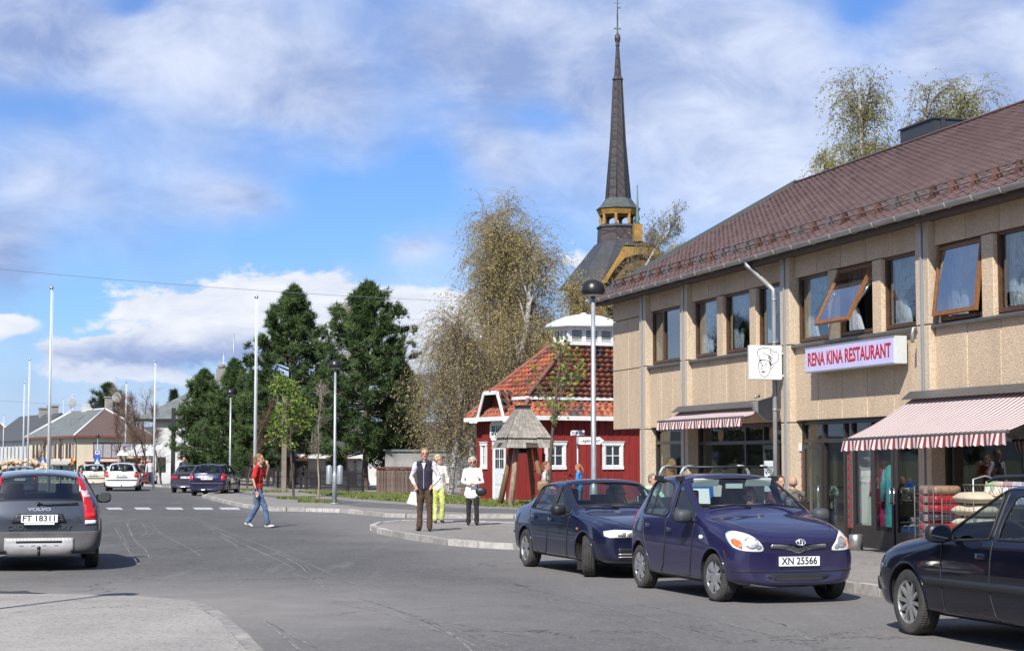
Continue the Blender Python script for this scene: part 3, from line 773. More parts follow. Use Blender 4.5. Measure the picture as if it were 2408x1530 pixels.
for j in range(nc):
 off = (j % 2) * tw / 2
 x = RX0 + off + np.arange(nt) * tw - (tw / 2 if j % 2 else 0)
 x0 = np.maximum(x + .010, RX0); x1 = x + tw - .010
 s0 = j * ch - .012; s1 = (j + 1) * ch
 h0 = .016 + rg.uniform(-.003, .004, nt); h1 = .003
 def pt(xx, s, h): return o0[None, :] + xx[:, None] * ux + s * us + (h[:, None] if isinstance(h, np.ndarray) else h) * un
 cut = .05
 A = pt(x0 + cut, s0, h0); Bq = pt(x1 - cut, s0, h0); C = pt(x1, s0 + .05, h0); D = pt(x1, s1, h1); E = pt(x0, s1, h1); Fq = pt(x0, s0 + .05, h0)
 A2 = pt(x0 + cut, s0, 0.001); B2 = pt(x1 - cut, s0, 0.001)
 V.append(np.stack([A, Bq, C, D, E, Fq, A2, B2], 1))
V = np.concatenate(V).reshape(-1, 3); k = len(V) // 8; b = (np.arange(k) * 8)[:, None]
me = np_mesh('shingles', V, [b + np.array([[0, 1, 2, 3, 4, 5]]), b + np.array([[6, 7, 1, 0]])])
o = link('shingles', me, M['shingle'], rf); o['kind'] = 'stuff'
mb = MB(); M['verge'] = mat('verge_metal', (0.10, 0.12, 0.115), .45, metal=.3)
mb.beam((RX0 - .01, RY0 - .03, RZ0 + .02), (RX0 - .01, RYR, RZR + .03), .10, .14, (0, -SLP, 1)); mb.beam((RX0 - .01, RY1, RZ0 + .02), (RX0 - .01, RYR + .02, RZR + .03), .10, .14, (0, SLP, 1))
mb.build('verge_board', M['verge'], rf)
mb = MB(); mb.tube([(RX0, RYR, RZR - .005), (RX1, RYR, RZR - .005)], [(.12, .045)] * 2, 8); mb.build('ridge_cap', M['shingle'], rf)
mb = MB(); mb.box(RX0 + .1, RX1, RY0 + .06, .0, RZ0 - .14, RZ0 - .105); mb.box(RX0 + .1, RX1, RY0 + .02, RY0 + .055, RZ0 - .18, RZ0 - .06); mb.build('eave_board', mat('eave_board', (.09, .06, .045), .7, var=.3), rf)
mb = MB(); prof = []
n = 9; gr = .085; gy = RY0 - .06; gzc = RZ0 - .02
xs_ = np.linspace(RX0 - .05, RX1, 27)
for side_r in (gr, gr - .008):
 vs = [(x, gy + side_r * cos(pi + pi * k / (n - 1)), gzc + side_r * sin(pi + pi * k / (n - 1))) for x in (xs_[0], xs_[-1]) for k in range(n)]
 mb.add(vs, [(k, k + 1, n + k + 1, n + k) for k in range(n - 1)], True)
mb.lathe([(.001, -.004), (gr, 0), (.001, .004)], (xs_[0], gy, gzc), 16, 'x', False)
gt = mb.build('gutter', M['gutter'], B, fix=False)
for x in np.arange(-12.1, 18, .9):
 mb2 = MB(); mb2.tube([(0, gy + (gr + .006) * cos(pi + pi * k / 8), gzc + (gr + .006) * sin(pi + pi * k / 8)) for k in range(9)], [(.012, .005)] * 9, 4, smooth=False)
 if x < -12.05: gb = mb2.build('gutter_bracket', M['gutter'], gt, loc=(x, 0, 0)); continue
 inst(gb, loc=(x, 0, 0))
def arc(p): return p
mb = MB(); xd = fx(1808); xp = -.36
mb.tube([(xd, gy, gzc - .07), (xd, gy, gzc - .16), (xd + .12, gy + .1, gzc - .28), (xp - .12, -.26, gzc - .62), (xp, -.19, gzc - .74), (xp, -.18, gzc - .95), (xp, -.18, 3.2), (xp, -.18, 0.1)], .05, 12)
for z in (5.0, 4.1, 2.7, 1.2): mb.lathe([(.056, -.02), (.056, .02)], (xp, -.18, z), 14)
dp = mb.build('downpipe', M['gutter'], B)
mb = MB()
for z in (4.05, 2.7, 1.2): mb.box(xp - .012, xp + .012, -.16, .02, z - .012, z + .012)
mb.build('pipe_bracket', M['gutter'], dp)
sg = empty('snow_guard', (0, .1, 0), parent=B)
zr = RZ0 + (.1 - RY0) * SLP
M['rust'] = rand_tint(mat('rusty_steel', (0.13, 0.06, 0.04), .7, var=.5, vscale=10), .35); M['guardgrey'] = mat('guard_grey', (.11, .10, .095), .6, var=.3)
br = []
for i, mm in enumerate(('rust', 'guardgrey')):
 mb = MB(); mb.prism([(-.09, -.04), (.10, .07), (.045, .22), (.005, .25), (-.03, .22)], -.035, .035, 'yz'); me = mb.mesh('bracket'); me.materials.append(M[mm]); br.append(me)
i = 0
for x in np.arange(-11.9, 13, .72):
 link('bracket', br[0 if random.random() < .62 else 1], None, sg, (x, 0, zr), (0, 0, random.uniform(-.1, .1))); i += 1
for (dy, dz) in ((.0, .215), (-.02, .10)):
 mb = MB(); mb.tube([(-12.2, dy, zr + dz), (13, dy, zr + dz)], .016, 6); mb.build('rail', M['guardgrey'], sg)
chx = [(37.93 - 94240 / (p - 43)) / .9656 for p in (2170, 2255)]
mb = MB(); y0 = 6.0
mb.box(chx[0], chx[1], y0, y0 + .95, 8.6, 9.95); mb.box(chx[0] - .04, chx[1] + .04, y0 - .04, y0 + .99, 9.95, 9.99); mb.box(chx[1], chx[1] + .03, y0 + .18, y0 + .3, 8.7, 9.95)
mb.build('chimney', mat('chimney_metal', (.045, .05, .055), .5, metal=.2, var=.2), B)
mb = MB(); mb.tube([(5.85, -.14, 3.98), (5.85, -.2, 3.98), (5.85, -.22, 3.9), (5.85, -.22, 3.72)], .03, 8); mb.build('pipe_stub', M['gutter'], B)
mb = MB(); mb.tube([(-11.2, -.3, 5.72), (-11.2, -.3, 5.42)], .012, 6); mb.ball((-11.2, -.3, 5.40), .03); mb.build('hanging_cord', M['zinc'], B)
# ---- awnings (each lifts off the wall: a thing of its own)
def stripes(name, period, light=(.78, .74, .71), red=(.30, .04, .045), thr=.62):
 m_ = bpy.data.materials.new(name); m_.use_nodes = True; t = NT(m_.node_tree); b = t.n['Principled BSDF']
 tc = t.node('ShaderNodeTexCoord'); sp = t.node('ShaderNodeSeparateXYZ'); t.l.new(tc.outputs['Object'], sp.inputs[0])
 f = t.m('FRACT', t.m('DIVIDE', sp.outputs[0], period))
 c = t.mix(t.m('GREATER_THAN', f, thr), light + (1,), red + (1,))
 c = t.mix(t.sstep(t.noise(tc.outputs['Object'], 2.5, 5), .4, .8, 0, .25), c, (.35, .30, .28, 1))
 t.l.new(c, b.inputs['Base Color']); b.inputs['Roughness'].default_value = .85
 tr = t.node('ShaderNodeBsdfTranslucent'); t.l.new(c, tr.inputs[0]); mx = t.node('ShaderNodeMixShader'); mx.inputs[0].default_value = .25
 out = t.n['Material Output']; t.l.new(b.outputs[0], mx.inputs[1]); t.l.new(tr.outputs[0], mx.inputs[2]); t.l.new(mx.outputs[0], out.inputs[0])
 return m_
def awning(xa, xb, dpt, z_wall, z_front, zl, zr_, val, label, period=.155, cass=True, y_w=-.12):
 A = empty('awning', F((xa + xb) / 2, y_w, 0), FRZ, label, 'awning'); hw = (xb - xa) / 2
 st = stripes('awning_stripes', period)
 nx = int((xb - xa) / .0388) ; ny = 8; vs = []
 for j in range(ny + 1):
  t = j / ny
  for i in range(nx + 1):
   u = i / nx; x = lerp(-hw, hw, u); sag = -.05 * sin(pi * t) * (1 + .2 * sin(u * 9))
   vs.append((x, -dpt * t, lerp(z_wall, lerp(zl, zr_, u), t) + sag))
 mb = MB(); mb.add(vs, [(j * (nx + 1) + i, j * (nx + 1) + i + 1, (j + 1) * (nx + 1) + i + 1, (j + 1) * (nx + 1) + i) for j in range(ny) for i in range(nx)], True)
 mb.build('cloth', st, A, fix=False)
 vs = []
 for j in range(5):
  t = j / 4
  for i in range(nx * 2 + 1):
   u = i / (nx * 2); x = lerp(-hw, hw, u)
   vs.append((x, -dpt - .03 - .03 * t * sin(x * 11) - .02 * t, lerp(zl, zr_, u) - .03 - t * (val + .022 * abs(sin(x * pi / period)))))
 w = nx * 2 + 1
 mb = MB(); mb.add(vs, [(j * w + i, j * w + i + 1, (j + 1) * w + i + 1, (j + 1) * w + i) for j in range(4) for i in range(nx * 2)], True)
 mb.build('valance', stripes('valance_stripes', period, thr=.5), A, fix=False)
 mb = MB(); mb.tube([(-hw - .03, -dpt - .01, zl - .01), (hw + .03, -dpt - .01, zr_ - .01)], .028, 8); mb.build('front_bar', M['flash'], A)
 mb = MB(); mb.prism([(-.20, z_wall - .02), (.12, z_wall + .02), (.12, z_wall + .14), (-.02, z_wall + .13)], -hw - .06, hw + .06, 'yz'); mb.build('cassette', M['flash'], A)
 for sx_ in (-hw + .25, hw - .25):
  mb = MB(); zf = lerp(zl, zr_, (sx_ + hw) / (2 * hw)); s_ = 1 if sx_ < 0 else -1
  mb.beam((sx_, 0, z_wall - .1), (sx_ + s_ * .25 * dpt, -dpt * .5, (z_wall + zf) / 2 - .12), .04, .03); mb.beam((sx_ + s_ * .25 * dpt, -dpt * .5, (z_wall + zf) / 2 - .12), (sx_, -dpt, zf - .02), .04, .03)
  mb.build('folding_arm', M['gutter'], A)
 return A
awning(5.62, 11.1, 1.435 - .12, 2.74, None, 2.02, 2.09, .16, 'large striped awning stretched out over the bedding cages', .155)
aw2 = awning(-6.25, -.98, .52, 2.80, None, 2.57, 2.57, .16, 'narrow striped awning rolled nearly shut above the pub door', .155)
mb = MB(); mb.prism([(-.05, 2.5), (.13, 2.5), (.13, 3.0), (-.35, 2.86), (-.3, 2.7)], 2.64, 2.76, 'yz'); mb.ball((2.72, -.2, 3.0), .035); mb.ball((2.72, -.27, 2.98), .035); mb.build('end_bracket', M['gutter'], aw2)
# ---- signs
sg1 = empty('restaurant_sign', F((-1.38 + -5.23) / 2 * -1, -.16, 3.63), FRZ, 'long lilac and white sign reading RENA KINA RESTAURANT in red', 'sign')
xl, xr_ = fx(1890, -.3), fx(2100, -.3); hw = (xr_ - xl) / 2
sg1.location = F((xl + xr_) / 2, -.17, 3.63)
mb = MB(); mb.box(-hw, hw, -.13, .12, -.25, .25); mb.build('box', mat('sign_box', (.55, .57, .56), .5, var=.15), sg1, bevel=.01)
mb = MB(); mb.box(-hw + .025, hw - .025, -.136, -.13, -.225, .225); mb.build('face', mat('sign_face', (.56, .54, .80), .4, var=.08, vscale=2), sg1)
mb = MB()
for (a, b_, c, d) in ((-hw, hw, .228, .25), (-hw, hw, -.25, -.228)): mb.box(a, b_, -.142, -.131, c, d)
mb.build('rim', M['zinc'], sg1)
SERIF = None
t_ = text('RENA KINA RESTAURANT', .36, M['redp'], sg1, (0, -.137, -.01), (R(90), 0, 0), .003, bold=.009)
wd = max(v.co.x for v in t_.data.vertices) - min(v.co.x for v in t_.data.vertices)
for v in t_.data.vertices: v.co.x *= (2 * hw - .28) / wd
for dz in (.25, -.25):
 for dx in (-hw + .3, hw - .3):
  mb = MB(); mb.box(dx - .02, dx + .02, .10, .19, dz * .8 - .02, dz * .8 + .02); mb.build('bracket', M['zinc'], sg1)
cs = empty('chef_sign', F(-.07, -.52, 3.665), FRZ, 'square white sign with a line drawn chef face in a tall hat', 'sign')
mb = MB(); mb.box(-.05, .05, -.36, .36, -.355, .355); mb.build('box', mat('chef_box', (.62, .63, .62), .5), cs, bevel=.008)
mb = MB(); mb.box(.05, .056, -.345, .345, -.34, .34); mb.build('face', mat('chef_face', (.80, .81, .80), .5), cs)
def drawn(paths, name, m_, w=.007):
 mb = MB()
 for pts in paths:
  pts = [Vector((.058, (x - 5) / 10 * .66, (5 - y) / 10 * .66)) for x, y in pts]
  out = []
  for i in range(len(pts) - 1):
   p0 = pts[max(i - 1, 0)]; p1 = pts[i]; p2 = pts[i + 1]; p3 = pts[min(i + 2, len(pts) - 1)]
   for k in range(6):
    t = k / 6; out.append(.5 * ((2 * p1) + (p2 - p0) * t + (2 * p0 - 5 * p1 + 4 * p2 - p3) * t * t + (3 * p1 - p0 - 3 * p2 + p3) * t ** 3))
  out.append(pts[-1]); mb.tube(out, w / 2, 4, smooth=False)
 return mb.build(name, m_, cs)
drawn([[(3.0, 3.4), (2.2, 2.6), (2.3, 1.3), (3.4, .6), (5, .5), (6.3, .6), (7.2, 1.4), (7.6, 1.6), (8.6, 1.6), (9.3, 2.6), (9.2, 4.0), (8.4, 5.0), (7.7, 5.0)], [(3.0, 3.4), (2.9, 4.2)], [(4.0, 1.9), (4.8, 2.4), (6.2, 2.9), (7.4, 3.9)],
       [(6.5, .9), (6.6, 2.0), (7.3, 2.7)], [(2.9, 4.2), (4.3, 4.2), (5.8, 4.5), (6.6, 5.3)], [(2.9, 4.2), (2.5, 5.4), (2.6, 7.2), (3.2, 8.8), (4.4, 9.5), (5.6, 8.9), (6.4, 7.4), (6.6, 6.2)],
       [(6.6, 6.2), (7.2, 5.4), (7.5, 5.9), (7.0, 6.7), (6.5, 6.9)], [(3.2, 5.6), (3.6, 5.9), (4.0, 5.7)], [(4.5, 5.7), (4.9, 6.0), (5.3, 5.8)], [(3.0, 5.2), (3.8, 5.2)], [(4.4, 5.3), (5.5, 5.3)],
       [(3.9, 5.9), (3.5, 7.0), (4.0, 7.2)], [(3.3, 7.8), (4.1, 8.1), (4.8, 7.7)], [(5.8, 2.6), (6.2, 3.6), (6.9, 4.4)], [(6.2, 3.0), (7.0, 4.6)], [(5.6, 3.3), (6.6, 4.7)]], 'drawing', M['blacktext'], .013)
mb = MB()
for poly in ([(5.9, 4.4), (6.7, 4.9), (6.9, 5.6), (6.5, 6.3), (6.2, 5.6)], [(3.0, 4.1), (4.1, 4.1), (3.3, 4.6), (2.8, 5.2)], [(3.3, 7.75), (4.8, 7.65), (4.1, 8.1)]):
 mb.add([(.0585, (x - 5) / 10 * .66, (5 - y) / 10 * .66) for x, y in poly], [tuple(range(len(poly)))])
mb.build('hair', mat('chef_hair', (.01, .06, .045), .6), cs)
for dz in (.2, -.27):
 mb = MB(); mb.box(-.025, .025, .36, .47, dz - .02, dz + .02); mb.build('bracket', M['white'], cs)
# --- red fire house
M['redwood'] = rand_tint(mat('falu_red_board', (0.235, 0.018, 0.014), 0.8, var=.3, vscale=5, streak=(4, 4, .5)), .12)
M['tile'] = [rand_tint(mat('roof_tile_%d' % i, c, .8, var=.35, vscale=6), .26) for i, c in enumerate(((.42, .115, .05), (.31, .085, .045), (.46, .15, .07), (.20, .08, .055), (.095, .065, .058)))]
M['slatew'] = mat('dark_underlay', (.05, .04, .035), .9)
RH = empty('fire_house', (0.52, 66.5, 0.08), R(27), 'small red wooden fire house with a red tiled roof and white roof lantern', 'building')
LX, LY = 7.0, 4.0
def red_wall(ax, L, H, bw, openings, axis):
 n = int(round(L / bw)); bw = L / n
 for k in range(n):
  a, b = k * bw, (k + 1) * bw
  segs = [(0, H)]
  for (o0, o1, z0, z1) in openings:
   if a < o1 and b > o0:
    ns = []
    for (s0, s1) in segs:
     if z0 > s0: ns.append((s0, min(s1, z0)))
     if z1 < s1: ns.append((max(s0, z1), s1))
    segs = ns
  for (s0, s1) in segs:
   mb = MB(); th = .03
   if axis == 'x': mb.box(a + .006, b - .006, -th, 0, s0, s1); mb.box(b - .022, b + .022, -th - .022, -th, s0, s1)
   else: mb.box(-th, 0, a + .006, b - .006, s0, s1); mb.box(-th - .022, -th, b - .022, b + .022, s0, s1)
   mb.build('board', M['redwood'], RH)
mb = MB(); mb.box(.01, LX, .01, LY, -.3, 3.12); mb.build('wall', mat('red_core', (.10, .012, .01), .9), RH)
fw = [(1.175 - .33, 1.175 + .33, 1.33, 2.1), (3.60 - .33, 3.60 + .33, 1.33, 2.1), (6.0 - .33, 6.0 + .33, 1.33, 2.1)]
red_wall(0, LX, 3.12, .30, fw, 'x')
red_wall(0, LY, 3.12, .155, [(1.6, 2.55, 0, 2.1), (3.15, 3.65, 1.33, 2.1)], 'y')
def rwin(c, w, h, z, axis):
 mb = MB(); t = .10
 def bx(a, b, d0, d1, z0, z1, m):
  if axis == 'x': m.box(a, b, d0, d1, z0, z1)
  else: m.box(d0, d1, a, b, z0, z1)
 bx(c - w / 2 - t, c - w / 2, -.075, .02, z, z + h, mb); bx(c + w / 2, c + w / 2 + t, -.075, .02, z, z + h, mb)
 bx(c - w / 2 - t - .03, c + w / 2 + t + .03, -.085, .02, z + h, z + h + .12, mb); bx(c - w / 2 - t - .05, c + w / 2 + t + .05, -.11, .02, z + h + .12, z + h + .145, mb); bx(c - w / 2 - t - .02, c + w / 2 + t + .02, -.085, .02, z - .12, z, mb)
 f = mb.build('window', M['white'], RH)
 s = MB(); q = .045
 bx(c - w / 2, c - w / 2 + q, -.04, 0, z, z + h, s); bx(c + w / 2 - q, c + w / 2, -.04, 0, z, z + h, s); bx(c - .02, c + .02, -.04, 0, z, z + h, s); bx(c - w / 2 + q, c + w / 2 - q, -.041, 0, z, z + q, s); bx(c - w / 2 + q, c + w / 2 - q, -.041, 0, z + h - q, z + h, s); bx(c - w / 2 + q, c + w / 2 - q, -.042, 0, z + h / 2 - .015, z + h / 2 + .015, s)
 s.build('glazing_bars', M['white'], f)
 g = MB(); bx(c - w / 2, c + w / 2, -.012, -.008, z, z + h, g); g.build('pane', M['darkpane'], f)
M['darkpane'] = mat('dark_pane', (.02, .022, .025), .06, spec=.8)
for c in (1.175, 3.60, 6.0): rwin(c, .66, .77, 1.33, 'x')
rwin(3.40, .34, .77, 1.33, 'y')
d = MB(); d.box(-.08, .02, 1.55, 1.65, 0, 2.2); d.box(-.08, .02, 2.5, 2.6, 0, 2.2); d.box(-.09, .02, 1.52, 2.63, 2.1, 2.24); df = d.build('door_frame', M['white'], RH)
d = MB(); d.box(-.05, 0, 1.65, 2.5, 0, 2.1)
for (a, b, z0, z1) in ((1.72, 2.05, .15, .55), (2.10, 2.43, .15, .55), (1.72, 2.05, .65, 1.10), (2.10, 2.43, .65, 1.10)): d.box(-.065, -.05, a, b, z0, z1)
dr = d.build('door', mat('door_white', (.62, .65, .66), .5, var=.1), RH)
d = MB()
for a in (1.74, 1.9, 2.12, 2.28):
 for z in (1.25, 1.62): d.box(-.055, -.051, a, a + .13, z, z + .33)
d.build('pane', M['darkpane'], dr)
d = MB(); d.ball((-.08, 1.70, 1.02), .03); d.build('handle', M['steel'], dr)
def frus(x0, x1, y0, y1, z, X0_, X1_, Y0_, Y1_, Z):
 mb = MB(); mb.add([(x0, y0, z), (x1, y0, z), (x1, y1, z), (x0, y1, z), (X0_, Y0_, Z), (X1_, Y0_, Z), (X1_, Y1_, Z), (X0_, Y1_, Z)], [(0, 1, 5, 4), (1, 2, 6, 5), (2, 3, 7, 6), (3, 0, 4, 7), (4, 5, 6, 7), (3, 2, 1, 0)]); return mb
o_ = .38
rf1 = frus(-o_, LX + o_, -o_, LY + o_, 3.14, .30, LX - .30, .30, LY - .30, 3.80).build('roof', M['slatew'], RH)
mb = frus(.12, LX - .12, .12, LY - .12, 3.86, 2.50, 4.54, 1.35, 2.65, 5.92); mb.build('roof', M['slatew'], RH)
mb = MB()
for (a, b, c, e_) in ((-o_ - .05, LX + o_ + .05, -o_ - .05, -o_ + .0), (-o_ - .05, -o_, -o_ , LY + o_)): mb.box(a, b, c, e_, 3.0, 3.16)
mb.box(-o_, LX + o_, -o_, -.0, 3.10, 3.135); mb.box(-o_, 0, 0, LY + o_, 3.10, 3.135)
mb.build('eave_board', M['white'], RH)
mb = MB(); mb.box(.10, LX - .1, .10, .13, 3.76, 3.88); mb.box(.10, .13, .13, LY - .1, 3.76, 3.88); mb.build('roof_break_board', M['white'], RH)
TILEN = [0]; tmesh = {}
mb = MB(); nseg = 5
vs = []
for (v, lift) in ((0, .035), (1, .0)):
 for k in range(nseg + 1):
  u = k / nseg; vs.append((u - .5, v, lift + .030 * sin(u * 2 * pi) * (1 if True else 0)))
b0 = [(k / nseg - .5, 0, -.01) for k in range(nseg + 1)]
mb.add(vs + b0, [(k, k + 1, nseg + 2 + k, nseg + 1 + k) for k in range(nseg)] + [(k, 2 * nseg + 2 + k, 2 * nseg + 3 + k, k + 1) for k in range(nseg)], True)
for i in range(5):
 me = mb.mesh('tile', fix=False); me.materials.append(M['tile'][i]); tmesh[i] = me
STUFF = {i: MB() for i in range(5)}
def tiles(bl, br, tl, tr, rows, tw, parts=True):
 bl, br, tl, tr = map(Vector, (bl, br, tl, tr)); nrm = (br - bl).cross(tl - bl).normalized(); ux_ = (br - bl).normalized()
 for j in range(rows):
  t0, t1 = j / rows, (j + 1) / rows
  a0, b0_ = bl.lerp(tl, t0), br.lerp(tr, t0); a1, b1_ = bl.lerp(tl, t1), br.lerp(tr, t1)
  up = nrm.cross(ux_).normalized(); hgt = abs((a1 - a0).dot(up)); xl_ = max(0, (a1 - a0).dot(ux_)); xr2 = (b1_ - a0).dot(ux_)
  L_ = (b0_ - a0).dot(ux_); lo_ = (xl_) * .5; hi_ = L_ - max(0, L_ - xr2) * .5; n = max(1, int((hi_ - lo_) / tw))
  w_ = (hi_ - lo_) / n
  for k in range(n):
   p = a0 + ux_ * (lo_ + (k + .5) * w_) + nrm * .012
   i = random.choices(range(5), weights=(5, 4, 3, 3, 2 + (2.5 if (k * 7 + j * 3) % 11 < 2 else 0)))[0]
   mtx = Matrix((ux_ * w_, up * (hgt * 1.12), nrm)).transposed().to_4x4(); mtx.translation = p
   if parts and TILEN[0] < 295:
    o = link('roof_tile', tmesh[i], None, RH); o.matrix_local = mtx; TILEN[0] += 1
   else: STUFF[i].xf = mtx; STUFF[i].add(vs + b0, mb.f, True)
tiles((.12, .12, 3.86), (LX - .12, .12, 3.86), (2.50, 1.35, 5.92), (4.54, 1.35, 5.92), 11, .26)
tiles((.12, LY - .12, 3.86), (.12, .12, 3.86), (2.50, 2.65, 5.92), (2.50, 1.35, 5.92), 11, .26)
tiles((-o_, -o_, 3.14), (LX + o_, -o_, 3.14), (.30, .30, 3.80), (LX - .30, .30, 3.80), 4, .26, False)
tiles((-o_, LY + o_, 3.14), (-o_, -o_, 3.14), (.30, LY - .3, 3.80), (.30, .30, 3.80), 4, .26, False)
mb = MB()
for (a, b) in (((.12, .12, 3.88), (2.50, 1.35, 5.95)), ((.12, LY - .12, 3.88), (2.50, 2.65, 5.95)), ((-o_, -o_, 3.17), (.22, .22, 3.80)), ((-o_, LY + o_, 3.17), (.3, LY - .3, 3.83))):
 q = MB(); q.tube([Vector(a).lerp(Vector(b), k / 6) + Vector((0, 0, .03)) for k in range(7)], .085, 8); q.build('hip_tile', M['tile'][3], RH)
dz = 3.0; u0, u1 = .95, 3.25; ut0, ut1 = 1.55, 2.65; zt = 4.05
prof = [(u0, dz), (ut0, zt), (ut1, zt), (u1, dz)]
mb = MB(); mb.prism([(a, z) for a, z in ((u0 + .12, dz), (ut0 + .05, zt - .1), (ut1 - .05, zt - .1), (u1 - .12, dz))], -.02, .04, 'yz'); mb.build('dormer_wall', M['redwood'], RH)
mb = MB()
for i in range(3):
 a, b = prof[i], prof[i + 1]; mb.beam((-.42, a[0], a[1]), (-.42, b[0], b[1]), .04, .15, (0, -(b[1] - a[1]), b[0] - a[0]))
mb.beam((-.45, u0 - .55, dz + .02), (-.45, u0 + .02, dz + .02), .05, .16); mb.beam((-.45, u1 - .02, dz + .02), (-.45, u1 + .55, dz + .02), .05, .16)
mb.build('bargeboard', M['white'], RH)
mb = MB(); n = len(prof)
mb.add([(-.44, a, z + .05) for a, z in prof] + [(2.0, a, z + .05) for a, z in prof], [(i, i + 1, n + i + 1, n + i) for i in range(n - 1)]); mb.build('dormer_roof', M['slatew'], RH)
tiles((-.44, ut1, zt + .06), (-.44, ut0, zt + .06), (1.6, ut1, zt + .06), (1.6, ut0, zt + .06), 5, .26, False)
tiles((-.44, u0, dz + .06), (1.6, u0, dz + .06), (-.44, ut0, zt + .06), (1.6, ut0, zt + .06), 4, .26, False)
for i in range(5):
 if STUFF[i].v: STUFF[i].xf = None; o = STUFF[i].build('roof_tiles', M['tile'][i], RH, fix=False); o['kind'] = 'stuff'
q = MB(); q.tube([(-.44, (ut0 + ut1) / 2, zt + .1), (1.7, (ut0 + ut1) / 2, zt + .1)], .09, 8); q.build('ridge_tile', M['tile'][1], RH)
mb = MB(); mb.prism([(1.45, 2.42), (1.62, 2.27), (2.58, 2.27), (2.75, 2.42), (2.75, 2.86), (2.62, 3.0), (1.58, 3.0), (1.45, 2.86)], -.12, -.08, 'yz'); so_ = mb.build('sign_board', M['white'], RH)
text('BRANN', .50, M['blacktext'], so_, (-.125, 2.1, 2.64), (R(90), 0, R(-90)), .002, sx=.60, bold=.012)
LN = empty('roof_lantern', (3.52, 2.0, 5.88), 0, parent=RH)
def lb(name, f, m_=None):
 mb = MB(); f(mb); return mb.build(name, m_ or M['white'], LN)
hx, hy = .95, .62
def q_(mb):
 mb.box(-hx - .12, hx + .12, -hy - .12, hy + .12, 0, .16)
 for x in (-hx, -hx / 3 - .02, hx / 3 + .02, hx): mb.box(x - .08, x + .08, -hy - .02, -hy + .1, .16, .62)
 for y in (-hy + .1, -.15, .15, hy): mb.box(-hx - .02, -hx + .08, y - .05, y + .05, .16, .62)
 mb.box(-hx - .04, hx + .04, -hy - .04, hy + .04, .58, .70)
lb('frame', q_); lb('core', lambda mb: mb.box(-hx + .1, hx - .1, -hy + .12, hy - .1, .16, .6), M['dark'])
def q_(mb):
 for k in range(5):
  z = .20 + k * .085; mb.add([(-hx + .05, -hy, z), (hx - .05, -hy, z), (hx - .05, -hy + .06, z + .05), (-hx + .05, -hy + .06, z + .05)], [(0, 1, 2, 3)])
lb('louvres', q_)
def q_(mb):
 R0 = [(-hx - .28, -hy - .28), (hx + .28, -hy - .28), (hx + .28, hy + .28), (-hx - .28, hy + .28)]
 lv = [(1, .70), (1, .78), (.93, .86), (.72, 1.02), (.45, 1.16), (.15, 1.23)]
 vs = []; cut = .22
 for s_, z in lv:
  for i in range(4):
   x, y = R0[i]; vs.append((x * s_, y * s_, z)); 
 mb.add(vs, [(i * 4 + k, i * 4 + (k + 1) % 4, (i + 1) * 4 + (k + 1) % 4, (i + 1) * 4 + k) for i in range(len(lv) - 1) for k in range(4)] + [(3, 2, 1, 0), tuple((len(lv) - 1) * 4 + k for k in range(4))], True)
lb('lantern_roof', q_)
mb = MB(); mb.ball((0, 0, 1.25), (.12, .12, .05)); mb.build('lantern_cap', M['white'], LN)
mb = MB(); mb.box(.18, .50, -.30, -.07, 1.15, 2.05); mb.box(.20, .48, -.28, -.09, .85, 1.12); mb.prism([(-.33, 2.05), (-.05, 2.05), (-.05, 2.15)], .16, .52, 'yz')
tag(mb.build('hose_cabinet', mat('cabinet_red', (.30, .02, .015), .5, var=.3), None, bevel=.02), 'red cabinet box hung on the corner of the fire house', 'cabinet')
bpy.data.objects['hose_cabinet'].location = (0.52, 66.5, .08); bpy.data.objects['hose_cabinet'].rotation_euler = (0, 0, R(27))
# --- bell tower of poles
M['greyshingle'] = rand_tint(mat('weathered_shingle', (.30, .275, .235), .85, var=.4, vscale=9, streak=(6, 6, 1)), .22)
M['pole'] = mat('pole_wood', (.23, .13, .06), .75, col2=(.12, .06, .03), vscale=3, streak=(5, 5, .4)); M['polegrey'] = mat('pole_grey', (.30, .26, .21), .8, col2=(.20, .12, .07), vscale=3, streak=(5, 5, .4))
M['grey_core'] = mat('shingle_core', (.06, .05, .04), .9)
BT = empty('bell_tower', at(1229, 1000, 63.5) * 1, R(16.5), 'open bell tower of four leaning poles under a grey wooden shingle roof', 'bell tower')
BT.location = (BT.location.x * 61.5 / 63.5, 61.5, .1); BT.scale = (.82, .82, .93)
hb = .77; ht = .30; HL = 2.35
for (sx_, sy_, mm) in ((-1, -1, 'polegrey'), (-1, 1, 'pole'), (1, 1, 'pole'), (1, -1, 'pole')):
 mb = MB(); mb.tube([(sx_ * hb * 1.02, sy_ * hb * 1.02, -.1), (sx_ * lerp(hb, ht, .5), sy_ * lerp(hb, ht, .5), HL / 2), (sx_ * ht, sy_ * ht, HL + .2)], [.125, .11, .10], 10)
 mb.build('leg', M[mm], BT)
